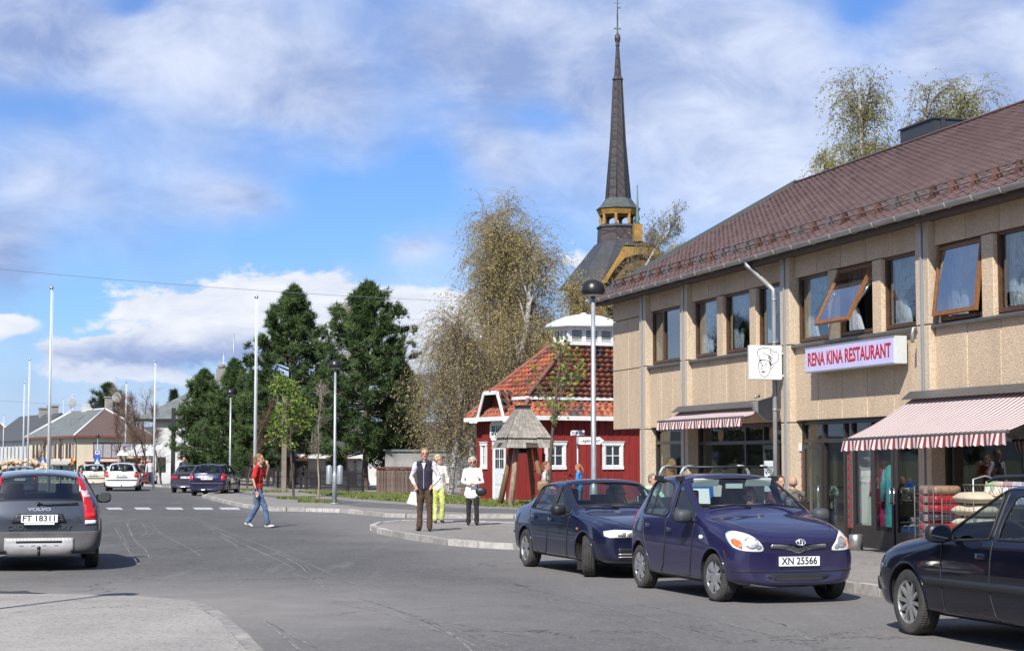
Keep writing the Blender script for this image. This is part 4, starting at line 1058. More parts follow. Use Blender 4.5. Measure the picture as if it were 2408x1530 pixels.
def shingle_side(x0b, x1b, x0t, x1t, zb, zt_, yb, yt, rows, parent, rz, n0, notch=None):
 """one sloping side of the shingle roof in the frame of that side"""
 ct, s_ = cos(rz), sin(rz)
 for j in range(rows):
  t0, t1 = j / rows, (j + 1) / rows
  xa, xb = lerp(x0b, x0t, t0), lerp(x1b, x1t, t0); xa1, xb1 = lerp(x0b, x0t, t1), lerp(x1b, x1t, t1)
  n = n0
  for k in range(n):
   a, b = lerp(xa, xb, k / n) + .004, lerp(xa, xb, (k + 1) / n) - .004; c, d_ = lerp(xa1, xb1, k / n) + .004, lerp(xa1, xb1, (k + 1) / n) - .004
   dz_ = random.uniform(-.015, .015); z0 = lerp(zb, zt_, t0) + dz_; z1 = lerp(zb, zt_, t1) + .03; y0 = lerp(yb, yt, t0); y1 = lerp(yb, yt, t1)
   if notch and j == 0 and notch[0] < k / n < notch[1]: continue
   P = [(a, y0 - .028, z0), (b, y0 - .028, z0), (d_, y1, z1), (c, y1, z1), (a, y0 - .008, z0), (b, y0 - .008, z0)]
   P = [(x * ct - y * s_, x * s_ + y * ct, z) for x, y, z in P]
   m_ = MB(); m_.add(P, [(0, 1, 2, 3), (4, 5, 1, 0)]); m_.build('shingle', M['greyshingle'], parent, fix=False)
zr1, zr2, zr3 = 2.10, 2.45, 3.45
mb = frus(-1.0, 1.0, -1.0, 1.0, zr1, -.82, .82, -.82, .82, zr2); rr = mb.build('roof', M['grey_core'], BT)
mb = frus(-.88, .88, -.88, .88, zr2, -.27, .27, -.27, .27, zr3); rr2 = mb.build('roof', M['grey_core'], BT)
mb = MB(); mb.box(-.26, .26, -.26, .26, zr3, zr3 + .14); mb.box(-.30, .30, -.30, .30, zr3 + .14, zr3 + .18); mb.build('cap', mat('cap_dark', (.05, .035, .03), .8), BT)
for rz in (0, R(-90)):
 shingle_side(-1.04, 1.04, -.84, .84, zr1 - .02, zr2, -1.04, -.84, 2, rr, rz, 12, (.40, .62))
 shingle_side(-.93, .93, -.28, .28, zr2, zr3, -.93, -.28, 8, rr2, rz, 9)
mb = MB(); mb.lathe([(.0, .42), (.10, .40), (.14, .28), (.17, .1), (.24, 0), (.22, 0)], (0, 0, 1.9), 18); mb.build('bell', M['darkmetal'], BT)
# --- church
M['slate'] = None
def diamond(name, c1, c2, sc):
 m_ = mat(name, c1, .55, var=.2, vscale=1.2); t = NT(m_.node_tree); b = t.n['Principled BSDF']
 tc = t.node('ShaderNodeTexCoord'); sp = t.node('ShaderNodeSeparateXYZ'); t.l.new(tc.outputs['Object'], sp.inputs[0])
 h = t.m('ADD', sp.outputs[0], t.m('MULTIPLY', sp.outputs[1], .8))
 a = t.m('FRACT', t.m('MULTIPLY', t.m('ADD', h, t.m('MULTIPLY', sp.outputs[2], .75)), sc)); c = t.m('FRACT', t.m('MULTIPLY', t.m('SUBTRACT', h, t.m('MULTIPLY', sp.outputs[2], .75)), sc))
 l_ = t.m('MAXIMUM', t.m('LESS_THAN', a, .14), t.m('LESS_THAN', c, .14))
 src = b.inputs['Base Color'].links[0].from_socket
 t.l.new(t.mix(t.m('MULTIPLY', l_, .8), src, c2 + (1,)), b.inputs['Base Color'])
 bp = t.node('ShaderNodeBump'); bp.inputs['Strength'].default_value = .6; bp.inputs['Distance'].default_value = .04; bp.invert = True
 t.l.new(t.m('MAXIMUM', a, c), bp.inputs['Height']); t.l.new(bp.outputs[0], b.inputs['Normal']); return m_
M['slate'] = diamond('spire_slate', (.062, .052, .050), (.018, .016, .016), 1.9)
M['slate2'] = diamond('body_slate', (.066, .050, .050), (.015, .014, .015), 1.3)
M['roofslate'] = mat('church_roof', (.052, .055, .062), .7, var=.3, vscale=1.5)
M['ochre'] = mat('ochre_wood', (.36, .195, .04), .65, var=.3, vscale=2)
M['verdigris'] = mat('verdigris', (.10, .17, .14), .6, var=.3)
CH = empty('church', (8.19, 140, 0), R(12), 'wooden church with a tall dark slate spire and ochre belfry gable', 'church')
def oct_(mb, prof, a0=pi / 8): mb.lathe(prof, (0, 0, 0), 8, 'z', False, a0)
mb = MB(); oct_(mb, [(.97, 21.5), (.60, 26), (.35, 30.85)]); mb.build('spire', M['slate'], CH)
mb = MB(); 
for k in range(8):
 a = pi / 8 + k * pi / 4; mb.tube([(.99 * cos(a), .99 * sin(a), 21.5), (.61 * cos(a), .61 * sin(a), 26), (.36 * cos(a), .36 * sin(a), 30.85)], .035, 5)
mb.build('spire_ribs', M['roofslate'], CH)
mb = MB(); oct_(mb, [(.36, 30.85), (.44, 30.95), (.40, 31.05), (.28, 31.2), (.13, 33.5), (.15, 33.6)]); mb.lathe([(.1, 33.5), (.19, 33.62), (.13, 33.75), (.2, 33.95), (.24, 34.15), (.20, 34.45), (.1, 34.5), (.05, 34.7), (.06, 35.9), (.02, 37.4)], (0, 0, 0), 12)
mb.build('spire_tip', M['slate'], CH)
mb = MB(); mb.cbox((0, 0, 34.95), (.55, .08, .10)); mb.cbox((0, 0, 35.0), (.12, .12, .35)); mb.cbox((.15, 0, 36.6), (.25, .03, .12)); mb.cbox((0, 0, 36.95), (.5, .03, .04)); mb.build('weather_vane', M['verdigris'], CH)
mb = MB(); oct_(mb, [(1.62, 20.75), (1.76, 20.82), (1.35, 21.15), (1.0, 21.65)]); mb.build('spire_skirt', mat('grey_skirt', (.075, .09, .085), .6, var=.3), CH)
mb = MB(); oct_(mb, [(1.50, 20.35), (1.66, 20.75), (1.62, 20.8), (1.3, 20.5)]); mb.build('cornice', M['ochre'], CH)
for k in range(8):
 a = pi / 8 + k * pi / 4; mb = MB(); mb.lathe([(.14, 19.55), (.10, 19.7), (.15, 19.95), (.10, 20.2), (.16, 20.45)], (1.36 * cos(a), 1.36 * sin(a), 0), 8); mb.build('column', M['ochre'], CH)
 a2 = a + pi / 8; m2 = MB()
 L_ = 2 * 1.36 * sin(pi / 8); c = Vector((1.30 * cos(a2), 1.30 * sin(a2), 0)) * .96; tdir = Vector((-sin(a2), cos(a2), 0)); nn_ = Vector((cos(a2), sin(a2), 0))
 ring = [(-L_ / 2, 20.5), (-L_ / 2, 20.0)] + [(-(L_ / 2 - .13) * cos(q), 20.02 + .30 * sin(q)) for q in np.linspace(0, pi, 9)] + [(L_ / 2, 20.0), (L_ / 2, 20.5)]
 v1 = [c + tdir * x + Vector((0, 0, z)) for x, z in ring]; v2 = [p - nn_ * .12 for p in v1]; m = len(ring)
 top = [(lerp(-L_ / 2, L_ / 2, i / (m - 3)), 20.5) for i in range(m - 2)]
 for i in range(1, m - 2):
  p0, p1 = ring[i], ring[i + 1]; t0_ = (p0[0], 20.5); t1_ = (p1[0], 20.5)
  m2.add([c + tdir * p0[0] + Vector((0, 0, p0[1])), c + tdir * p1[0] + Vector((0, 0, p1[1])), c + tdir * t1_[0] + Vector((0, 0, 20.5)), c + tdir * t0_[0] + Vector((0, 0, 20.5))], [(0, 1, 2, 3)])
 m2.build('arch', M['slate2'], CH)
mb = MB(); oct_(mb, [(1.65, 19.3), (1.72, 19.4), (1.6, 19.55), (.3, 19.58)]); mb.build('gallery_ledge', M['roofslate'], CH)
mb = MB(); oct_(mb, [(1.95, 15.9), (1.72, 17.2), (1.60, 19.35)]); mb.build('tower_drum', M['slate2'], CH)
mb = frus(-3.9, 3.9, -3.9, 3.9, 14.8, -3.3, 3.3, -3.3, 3.3, 15.6); mb.build('tower_roof', M['roofslate'], CH)
mb = frus(-3.3, 3.3, -3.3, 3.3, 15.6, -1.5, 1.5, -1.5, 1.5, 18.2); mb.build('tower_roof', M['roofslate'], CH)
mb = MB(); mb.box(-3.1, 3.1, -3.1, 3.1, 0, 14.9); mb.build('tower_wall', mat('tower_boards', (.16, .09, .035), .8, var=.5), CH)
gy0 = -4.3
gp2 = [(-2.4, 14.9), (-.75, 17.55), (1.75, 17.55), (3.2, 15.8), (3.2, 14.9)]
mb = MB(); n = len(gp2); mb.add([(x, gy0, z) for x, z in gp2] + [(x * .6, -1.2, z + .9 if z > 17 else z + .3) for x, z in gp2], [(i, i + 1, n + i + 1, n + i) for i in range(n - 1)]); mb.build('gable_roof', M['roofslate'], CH)
mb = MB(); mb.prism([(-2.3, 13), (-2.3, 14.9), (-.8, 17.3), (1.75, 17.3), (3.1, 15.7), (3.1, 13)], gy0 + .35, gy0 + .5, 'xz'); M['towerwood'] = mat('shaded_ochre_wood', (.17, .10, .035), .8, var=.5, vscale=2.5); mb.build('gable_wall', M['towerwood'], CH)  # shadow inside the arch is mixed into this ochre
mb = MB()
outer = [(-2.5, 14.7), (-1.6, 16.1), (-.8, 17.45), (.5, 17.45), (1.7, 17.45), (2.5, 16.6), (3.3, 15.6)]
inner_ = [(-2.15, 14.7), (-1.5, 15.7), (-.7, 16.6), (.5, 16.95), (1.6, 16.75), (2.4, 16.1), (2.95, 15.4)]
for i in range(6):
 P = [outer[i], outer[i + 1], inner_[i + 1], inner_[i]]
 mb.add([(x, gy0 - .05, z) for x, z in P] + [(x, gy0 + .2, z) for x, z in P], [(0, 1, 2, 3), (7, 6, 5, 4), (0, 4, 5, 1), (3, 2, 6, 7)])
mb.build('bargeboard', M['ochre'], CH)
for k in range(7):
 m2 = MB(); m2.add([(-.5, gy0 + .2, 14.2 + k * .2), (2.3, gy0 + .2, 14.2 + k * .2), (2.3, gy0 + .36, 14.32 + k * .2), (-.5, gy0 + .36, 14.32 + k * .2)], [(0, 1, 2, 3)]); m2.build('louvre', M['ochre'], CH)
mb = MB(); mb.box(-.6, 2.4, gy0 + .34, gy0 + .349, 14, 15.7); mb.build('louvre_back', M['dark'], CH)
mb = MB(); mb.box(.35, .95, gy0 + .9, gy0 + 1.5, 18.0, 19.3); mb.build('gable_block', M['ochre'], CH)
mb = MB(); mb.lathe([(.22, 19.3), (.12, 19.5), (.2, 19.75), (.12, 20.0), (.10, 20.3), (.04, 22.3)], (.65, gy0 + 1.2, 0), 10); mb.build('finial', M['verdigris'], CH)
mb = MB(); mb.prism([(-5, 0), (5, 0), (5, 8), (0, 13), (-5, 8)], 3, 26, 'xz'); mb.build('nave', M['ochre'], CH)
# --- yellow corner building, left far
M['cream'] = mat('cream_render', (.64, .56, .40), .85, var=.15, vscale=.6); M['creamw'] = mat('white_render', (.60, .60, .58), .85, col2=(.45, .45, .44), vscale=.7)
M['slateg'] = mat('grey_slate_roof', (.155, .17, .165), .75, col2=(.10, .115, .11), vscale=1.6, detail=9); M['slateb'] = mat('brown_slate_roof', (.075, .062, .058), .8, col2=(.12, .072, .055), vscale=2.6, detail=9)
M['winred'] = mat('red_window_frame', (.17, .05, .045), .6); M['netc'] = mat('net_curtain', (.42, .42, .44), .8, var=.4, vscale=9, streak=(3, 3, .3)); M['darkwin'] = mat('far_window_glass', (.05, .055, .06), .08, spec=.8)
YB = empty('corner_shop_building', (-51.0, 215, -1.25), R(27.6), 'cream two storey corner building with grey slate hip roof and chimney', 'building')
YW, YL, YE = 8.6, 24.0, 5.75
mb = MB(); mb.box(0, YW, 0, YL, -.5, YE); mb.build('wall', M['cream'], YB)
mb = MB(); o = .55; zb_, zt_ = YE - .1, 8.95
A = [(-o, -o, zb_), (YW + o, -o, zb_), (YW + o, YL + o, zb_), (-o, YL + o, zb_)]; r0 = (YW / 2, 4.0, zt_); r1 = (YW / 2, YL - 4, zt_)
mb.add(A + [r0, r1], [(1, 2, 5, 4), (2, 3, 5), (3, 0, 4, 5)]); yr = mb.build('roof', M['slateg'], YB, fix=False)
mb = MB(); mb.add([A[0], A[1], r0], [(0, 1, 2)]); mb.build('roof', M['slateb'], YB, fix=False)
mb = MB(); mb.tube([A[0], r0], .13, 6); mb.tube([A[1], r0], .13, 6); mb.tube([r0, r1], .12, 6); mb.tube([A[3], r1], .2, 6); mb.build('hip_flashing', mat('white_flashing', (.5, .5, .49), .5), yr)
mb = MB(); mb.box(-o, YW + o, -o - .02, -o + .05, YE - .35, YE - .1); mb.box(-o - .02, -o + .05, -o, YL + o, YE - .35, YE - .1); mb.build('fascia', M['winred'], YB)
def bwin(par, x0, x1, z0, z1, axis, fm, gm, depth=.0, bars=0):
 def bx(mb, a, b, d0, d1, q0, q1):
  if axis == 'x': mb.box(a, b, d0, d1, q0, q1)
  else: mb.box(d0, d1, a, b, q0, q1)
 t = .10; mb = MB(); bx(mb, x0 - t, x0, -.06, .02, z0 - t, z1 + t); bx(mb, x1, x1 + t, -.06, .02, z0 - t, z1 + t); bx(mb, x0, x1, -.06, .02, z1, z1 + t); bx(mb, x0, x1, -.06, .02, z0 - t, z0)
 for k in range(bars): c = lerp(x0, x1, (k + 1) / (bars + 1)); bx(mb, c - .04, c + .04, -.06, .02, z0, z1)
 f = mb.build('window', fm, par); g = MB(); bx(g, x0, x1, -.03, -.02, z0, z1); g.build('pane', gm, f); return f
bwin(YB, 2.0, 5.1, 3.1, 4.75, 'x', M['winred'], M['netc'], bars=2); bwin(YB, 6.9, 8.3, 3.1, 4.75, 'x', M['winred'], M['netc'], bars=1)
for k, y in enumerate((1.4, 2.9, 4.4, 6.4, 8.0, 10.0, 11.4, 13.0, 15.5, 17.5, 19.5, 21.5)):
 bwin(YB, y, y + .75, 3.1, 4.6, 'y', M['frame'] if k % 3 else M['winred'], M['darkwin'] if k % 3 else M['netc'])
for y in (1.0, 3.4, 5.6, 8, 10.4, 13, 15.5, 18, 20.5):
 bwin(YB, y, y + 1.6, .4, 2.1, 'y', M['creamw'], M['darkwin'])
mb = MB(); mb.add([(-.9, .6, 2.35), (-.9, YL, 2.35), (0, YL, 2.75), (0, .6, 2.75)], [(0, 1, 2, 3)]); mb.box(-.92, -.9, .6, YL, 2.2, 2.36); mb.build('canopy', mat('canopy_grey', (.35, .34, .32), .7), YB, fix=False)
mb = MB(); mb.box(1.0, 8.6, -.05, .02, .2, 2.1); mb.build('shop_window', M['darkwin'], YB)
mb = MB()
for k in range(26): 
 x = 1.0 + k * .3; mb.cur = k % 2; mb.add([(x, -1.0, 1.75), (x + .3, -1.0, 1.75), (x + .3, -.05, 2.5), (x, -.05, 2.5), (x, -1.02, 1.45), (x + .3, -1.02, 1.45)], [(0, 1, 2, 3), (4, 5, 1, 0)])
mb.build('shop_awning', [M['white'], mat('awn_grey', (.10, .09, .09), .8)], YB, fix=False)
mb = MB(); mb.box(.9, 8.9, -1.0, 0, 2.5, 2.62); mb.build('awning_cover', M['winred'], YB)
mb = MB(); mb.cbox((-.5, .2, 2.75), (.1, .9, .9)); q = mb.build('square_sign', mat('orange_sign', (.75, .25, .02), .5), YB); mb = MB(); mb.lathe([(.28, -.01), (.28, .01)], (-.57, .2, 2.75), 12, 'x'); mb.build('emblem', M['winred'], q)
mb = MB(); mb.box(4.6, 5.4, 4.5, 5.3, 8.3, 10.3); mb.box(4.5, 5.5, 4.4, 5.4, 10.3, 10.45); mb.build('chimney', mat('chimney_render', (.32, .30, .27), .9, var=.3), yr)
mb = MB(); mb.box(4.0, 5.2, 12, 14, 8.7, 9.7); mb.build('chimney', M['creamw'], yr)
def dish(loc, r, parent, h, face=-.5):
 d = empty('satellite_dish', loc, 0, parent=parent); m2 = MB(); m2.tube([(0, 0, -h), (0, 0, 0)], .04, 6); m2.build('pole', M['galv'], d)
 m2 = MB(); m2.lathe([(.01, .0), (r * .5, .06), (r, .22), (r + .02, .2)], (0, 0, 0), 18, 'y'); q = m2.build('bowl', M['creamw'], d); q.rotation_euler = (0, 0, pi + .3)
dish((5.6, 3.9, 10.3), .62, yr, 1.8); dish((1.2, 8, 9.7), .55, yr, 3)
mb = MB(); mb.tube([(YW / 2, 9, 8.8), (YW / 2, 9, 9.3)], .1, 6); mb.ball((YW / 2, 9, 9.5), (.5, .5, .42)); mb.build('roof_vent', M['darkmetal'], yr)
for y, m_ in ((0.05, 0), (7.2, 0), (12.5, 0)):
 mb = MB(); mb.tube([(-.35, y, YE - .3), (-.12, y, YE - 1.0), (-.12, y, 0)], .06, 6); mb.build('downpipe', M['frame'], YB)
WB = empty('white_shop_building', tuple(Vector((-51.0, 215, -1.25)) + Vector((-sin(R(27.6)), cos(R(27.6)), 0)) * 24.2), R(27.6), 'long white two storey building with dark roof further down the street', 'building')
mb = MB(); mb.box(0, 8, 0, 24, -.5, 5.4); mb.build('wall', M['creamw'], WB)
mb = MB(); mb.prism([(-.6, 5.3), (8.6, 5.3), (4, 8.9)], -.2, 24, 'xz'); mb.build('roof', mat('dark_grey_roof', (.07, .075, .08), .8, var=.2), WB)
for k in range(10): bwin(WB, 1 + k * 2.3, 1.7 + k * 2.3, 3.0, 4.5, 'y', M['creamw'], M['darkwin'])
for k in range(8): bwin(WB, 1 + k * 2.9, 2.9 + k * 2.9, .4, 2.2, 'y', M['creamw'], M['darkwin'])
for (y, h) in ((4, 9.8), (9, 9.6)):
 mb = MB(); mb.box(3.4, 4.6, y, y + 1, 8, h); mb.box(3.3, 4.7, y - .1, y + 1.1, h, h + .2); mb.build('chimney', mat('grey_chimney', (.25, .24, .23), .9), WB)
HB = empty('small_house', (-88, 300, -1.3), R(25), 'small grey house with white gable boards at the far left', 'building')
mb = MB(); mb.box(0, 8, 0, 10, -.5, 5); mb.build('wall', mat('house_blue', (.22, .26, .28), .8), HB)
mb = MB(); mb.prism([(-.6, 4.9), (8.6, 4.9), (4, 8.8)], -.4, 10.4, 'xz'); mb.build('roof', mat('house_roof', (.14, .09, .07), .8), HB)
mb = MB(); mb.beam((-.7, -.45, 4.8), (4, -.45, 8.9), .1, .3); mb.beam((8.7, -.45, 4.8), (4, -.45, 8.9), .1, .3); mb.build('bargeboard', M['white'], HB)
bwin(HB, 3, 5, 2.6, 4, 'x', M['white'], M['darkwin'])
# --- white house behind the pines
WH_ = empty('white_house', (at(345, 1140, 132).x, 132, -.25), R(4), 'white rendered house with a broad grey hip roof behind the pines', 'building')
HW = 13.5; HE = 4.85
mb = MB(); mb.box(0.5, HW, 0, 11, -.5, HE); mb.build('wall', M['creamw'], WH_)
mb = MB(); mb.add([(-.9, -.35, HE - .1), (HW + .9, -.35, HE - .1), (HW + .9, 11.9, HE - .1), (-.9, 11.9, HE - .1), (4.6, 5.5, 8.1), (HW - 4.6, 5.5, 8.1)], [(0, 1, 5, 4), (1, 2, 5), (2, 3, 4, 5), (3, 0, 4), (3, 2, 1, 0)]); hr = mb.build('roof', M['slateg'], WH_, fix=False)
mb = MB(); mb.box(-.95, HW + .95, -.42, -.35, HE - .25, HE - .05); mb.build('fascia', M['dark'], WH_)
mb = MB(); mb.box(4.4, 5.1, 5, 5.7, 7.3, 8.7); mb.lathe([(.2, 8.7), (.3, 8.85), (.2, 9.05)], (4.75, 5.35, 0), 10); mb.build('chimney', mat('pale_chimney', (.22, .2, .19), .9), hr)
for (a, b, z0, z1) in ((9.6, 10.6, 3.0, 4.3), (7, 8, 3.0, 4.3), (5.5, 7.6, .7, 1.9)): bwin(WH_, a, b, z0, z1, 'x', M['winwood'] if 'winwood' in M else M['frame'], M['darkwin'])
mb = MB(); mb.box(5.0, 9, -.9, 0, 2.55, 2.65); mb.build('canopy', M['black'], WH_)
for x in (5.1, 8.7): 
 mb = MB(); mb.box(x, x + .12, -.85, -.7, -.3, 2.55); mb.build('post', M['darkmetal'], WH_)
mb = MB(); mb.tube([(5.6, 6, 8), (5.6, 6, 11.4)], .04, 5); mb.build('aerial', M['galv'], hr)
AX = empty('white_annex', (at(640, 1120, 112).x, 112, -.2), R(-3), 'low white rendered annex wall behind the churchyard', 'building')
mb = MB(); mb.box(0, 20, 0, 4, -.3, 2.6); mb.build('wall', M['creamw'], AX)
mb = MB(); mb.prism([(-.4, 2.55), (4.4, 2.55), (2.2, 3.8)], -.3, 20.3, 'yz'); mb.build('roof', mat('annex_roof', (.06, .05, .045), .8), AX)
for x in (1.0, 3.4, 8.0, 14): bwin(AX, x, x + 1.1, .9, 1.9, 'x', M['frameo'], M['darkwin'])
mb = MB(); mb.box(.5, 5.5, -1.6, -.05, 1.75, 1.9); mb.box(.55, .7, -1.5, -1.35, -.3, 1.75); mb.box(5.2, 5.35, -1.5, -1.35, -.3, 1.75); mb.build('porch', M['dark'], AX)
mb = MB()
GW = empty('churchyard_wall', tuple(G(1010, 1140, .1)), R(2)); GW.location = (at(905, 1100, 92).x, 92, .1); tag(GW, 'weathered grey plaster wall behind the brown board fence', 'wall')
mb = MB(); mb.box(0, 5.4, 0, .4, -.2, 1.95); mb.build('wall_face', mat('grey_plaster', (.30, .30, .29), .9, col2=(.16, .16, .15), vscale=1.2), GW)
mb = MB(); mb.box(-.1, 5.5, -.1, .5, 1.95, 2.05); mb.build('coping', M['slateg'], GW)
# --- hills
mb = MB(); rg = np.random.default_rng(5)
def ridge(x0, x1, y, h, seed, name, m_, n=60):
 rg = np.random.default_rng(seed); mb = MB(); ph = rg.uniform(0, 6, 5)
 xs = np.linspace(x0, x1, n); hs = [max(3, h * (0.75 + .12 * sin(q / 900 + ph[0]) + .10 * sin(q / 330 + ph[1]) + .05 * sin(q / 120 + ph[2])) + rg.uniform(-.6, .6)) for q in xs]
 vs = []; 
 for k, q in enumerate(xs): vs += [(q, y - 500, -4), (q, y - 180, hs[k] * .55), (q, y, hs[k]), (q, y + 500, -4)]
 mb.add(vs, [(4 * i + j, 4 * (i + 1) + j, 4 * (i + 1) + j + 1, 4 * i + j + 1) for i in range(n - 1) for j in range(3)], True)
 tag(mb.build(name, m_), kind='structure')
M['hazed_forest'] = mat('haze_tinted_forest', (.030, .050, .062), .95, col2=(.045, .062, .07), vscale=.02, obj=None, detail=9)  # blue tint paints distance haze into the forest colour
ridge(-2600, 2400, 2700, 66, 3, 'hill', M['hazed_forest'])
OB = empty('unseen_brown_house', (-34, 14, 0), 0, 'unseen dark brown timber building added across the street for windows and cars to reflect', 'building')  # unseen house added so windows and car sides have something dark to reflect
mb = MB(); mb.box(0, 14, 0, 31, -.2, 6.6); mb.build('wall', mat('brown_wall', (.06, .04, .03), .8, var=.4), OB)
mb = MB(); mb.prism([(-.6, 6.5), (14.6, 6.5), (7, 10)], -.6, 31.6, 'xz'); mb.build('roof', M['slateb'], OB)
for k in range(9):
 for z in (1.0, 3.9):
  mb = MB(); mb.box(14, 14.05, 1.2 + k * 3.3, 2.7 + k * 3.3, z, z + 1.4); mb.build('window', M['darkwin'], OB)
# --- trees
def leafmat(name, c1, c2, sc=1.2, rough=.75, transl=.25):
 m_ = bpy.data.materials.new(name); m_.use_nodes = True; t = NT(m_.node_tree); b = t.n['Principled BSDF']
 g = t.node('ShaderNodeNewGeometry'); tc = t.node('ShaderNodeTexCoord')
 n_ = t.noise(tc.outputs['Object'], sc, 4, .6); r_ = t.node('ShaderNodeNewGeometry').outputs['Random Per Island']
 f = t.m('ADD', t.m('MULTIPLY', t.sstep(n_, .3, .7), .55), t.m('MULTIPLY', r_, .45))
 c = t.mix(f, c1 + (1,), c2 + (1,)); t.l.new(c, b.inputs['Base Color']); b.inputs['Roughness'].default_value = rough; b.inputs['Specular IOR Level'].default_value = .25
 tr = t.node('ShaderNodeBsdfTranslucent'); t.l.new(c, tr.inputs[0]); mx = t.node('ShaderNodeMixShader'); mx.inputs[0].default_value = transl
 t.l.new(b.outputs[0], mx.inputs[1]); t.l.new(tr.outputs[0], mx.inputs[2]); t.l.new(mx.outputs[0], t.n['Material Output'].inputs[0]); return m_
M['needle'] = leafmat('pine_needles', (.026, .060, .024), (.115, .165, .052), 1.0, transl=.12)
M['needled'] = leafmat('dark_needles', (.018, .035, .016), (.05, .075, .03), 1.0, transl=.08)
M['birchleaf'] = leafmat('birch_catkins', (.29, .22, .085), (.48, .43, .17), .8, transl=.35)
M['birchgreen'] = leafmat('fresh_birch_leaves', (.20, .20, .055), (.36, .36, .12), .8, transl=.4)
M['freshleaf'] = leafmat('fresh_leaves', (.14, .22, .04), (.26, .36, .07), 1.5, transl=.4)
M['twig'] = mat('twigs', (.15, .11, .085), .9)
M['twigred'] = mat('reddish_twigs', (.13, .075, .055), .9)
M['paletwig'] = mat('pale_twigs', (.26, .22, .18), .9)
def seg_mesh(name, S, n=5):
 """S: (N,8) p0 xyz, p1 xyz, r0, r1 -> open prisms"""
 S = np.asarray(S, dtype=float); p0 = S[:, :3]; p1 = S[:, 3:6]; d = p1 - p0; L = np.linalg.norm(d, axis=1, keepdims=True); d = d / np.maximum(L, 1e-9)
 up = np.where(np.abs(d[:, 2:3]) > .9, np.array([[1., 0, 0]]), np.array([[0, 0, 1.]])); u = np.cross(d, up); u /= np.linalg.norm(u, axis=1, keepdims=True); v = np.cross(d, u)
 a = np.arange(n) * 2 * pi / n; c = np.cos(a)[None, :, None]; s = np.sin(a)[None, :, None]
 ring = c * u[:, None, :] + s * v[:, None, :]
 A = p0[:, None, :] + ring * S[:, 6][:, None, None]; Bq = p1[:, None, :] + ring * S[:, 7][:, None, None]
 V = np.concatenate([A, Bq], 1).reshape(-1, 3); N = len(S); base = (np.arange(N) * 2 * n)[:, None]
 F_ = np.concatenate([base + np.array([[k, (k + 1) % n, n + (k + 1) % n, n + k]]) for k in range(n)])
 return np_mesh(name, V, F_, smooth=True)
def unit(v): return v / np.maximum(np.linalg.norm(v, axis=-1, keepdims=True), 1e-9)
def make_pine(label, x, y, H, Rw, seed, z=.1, shape='oval', name='pine_tree', mat_='needle', ntuft=5200, trunk_r=.16, group=None, dens=1.0, cat='tree', low=.12, ts=.34):
 rg = np.random.default_rng(seed); T = empty(name, (x, y, z), rg.uniform(0, 6), label, cat, group)
 segs = []; zz = np.linspace(0, H * .97, 10); off = np.cumsum(rg.normal(0, .04, (10, 2)), 0); 
 for i in range(9): segs.append([off[i, 0], off[i, 1], zz[i], off[i + 1, 0], off[i + 1, 1], zz[i + 1], trunk_r * (1 - zz[i] / H * .92), trunk_r * (1 - zz[i + 1] / H * .92)])
 link('trunk', seg_mesh('trunk', segs, 9), M['bark'], T)
 if shape == 'oval':
  env = lambda t: np.sin(np.clip((t * .93 + .10), 0, 1) * pi) ** .62 * (1 - .25 * t) + .06
 elif shape == 'cone': env = lambda t: (1 - t) ** .85 * .95 + .05
 else: env = lambda t: np.sin(np.clip(t * .8 + .2, 0, 1) * pi) ** .7
 nb = int(95 * dens); bs = []; P = []; Dv = []
 per = int(ntuft / nb)
 for i in range(nb):
  t = (i + rg.uniform(0, 1)) / nb; h = H * (low + (1 - low) * t); az = i * 2.4 + rg.normal(0, .3); ln = Rw * env(t) * rg.uniform(.68, 1.14)
  pitch = lerp(-.02, .95, t ** 1.3) if shape != 'cone' else lerp(-.35, .3, t); pitch += rg.normal(0, .1)
  dv = np.array([cos(az) * cos(pitch), sin(az) * cos(pitch), sin(pitch)]); base = np.array([0, 0, h - ln * sin(pitch) * .55])
  tip = base + dv * ln; mid = base + dv * ln * .55 + np.array([0, 0, -.06 * ln]); r0 = .03 + .012 * ln
  bs.append([*base, *mid, r0, r0 * .6]); bs.append([*mid, *tip, r0 * .6, .012])
  ns = 8
  for k in range(ns):
   f = rg.uniform(.30, 1.0); c = base + dv * ln * f + np.array([0, 0, .05 * ln * f * f]); sd = unit(rg.normal(0, 1, 3) * np.array([1, 1, .55]) + dv * .9 + np.array([0, 0, .35]))
   sl = (.30 + .30 * rg.random()) * min(1.3, .35 + ln * .38) * (1.15 - .35 * f)
   bs.append([*c, *(c + sd * sl), .016, .007])
   q = max(3, per // ns); ff = rg.uniform(.25, 1.05, q)[:, None]; pp = c + sd * sl * ff + rg.normal(0, .085, (q, 3)); P.append(pp); Dv.append(unit(sd + rg.normal(0, .4, (q, 3)) + np.array([0, 0, .35])))
 link('branches', seg_mesh('branches', bs, 4), M['bark'], T)
 P = np.concatenate(P); Dv = np.concatenate(Dv); N = len(P); nd = 9
 dirs = unit(Dv[:, None, :] * 1.15 + rg.normal(0, .62, (N, nd, 3))); L = (ts * rg.uniform(.55, 1.1, (N, nd)))[..., None]
 side = unit(np.cross(dirs, rg.normal(0, 1, (N, nd, 3)))) * .021
 a = P[:, None, :] - side; b = P[:, None, :] + side; c = P[:, None, :] + dirs * L
 V = np.stack([a, b, c], 2).reshape(-1, 3)
 link('crown', np_mesh('crown', V, np.arange(len(V)).reshape(-1, 3)), M[mat_], T)
 return T
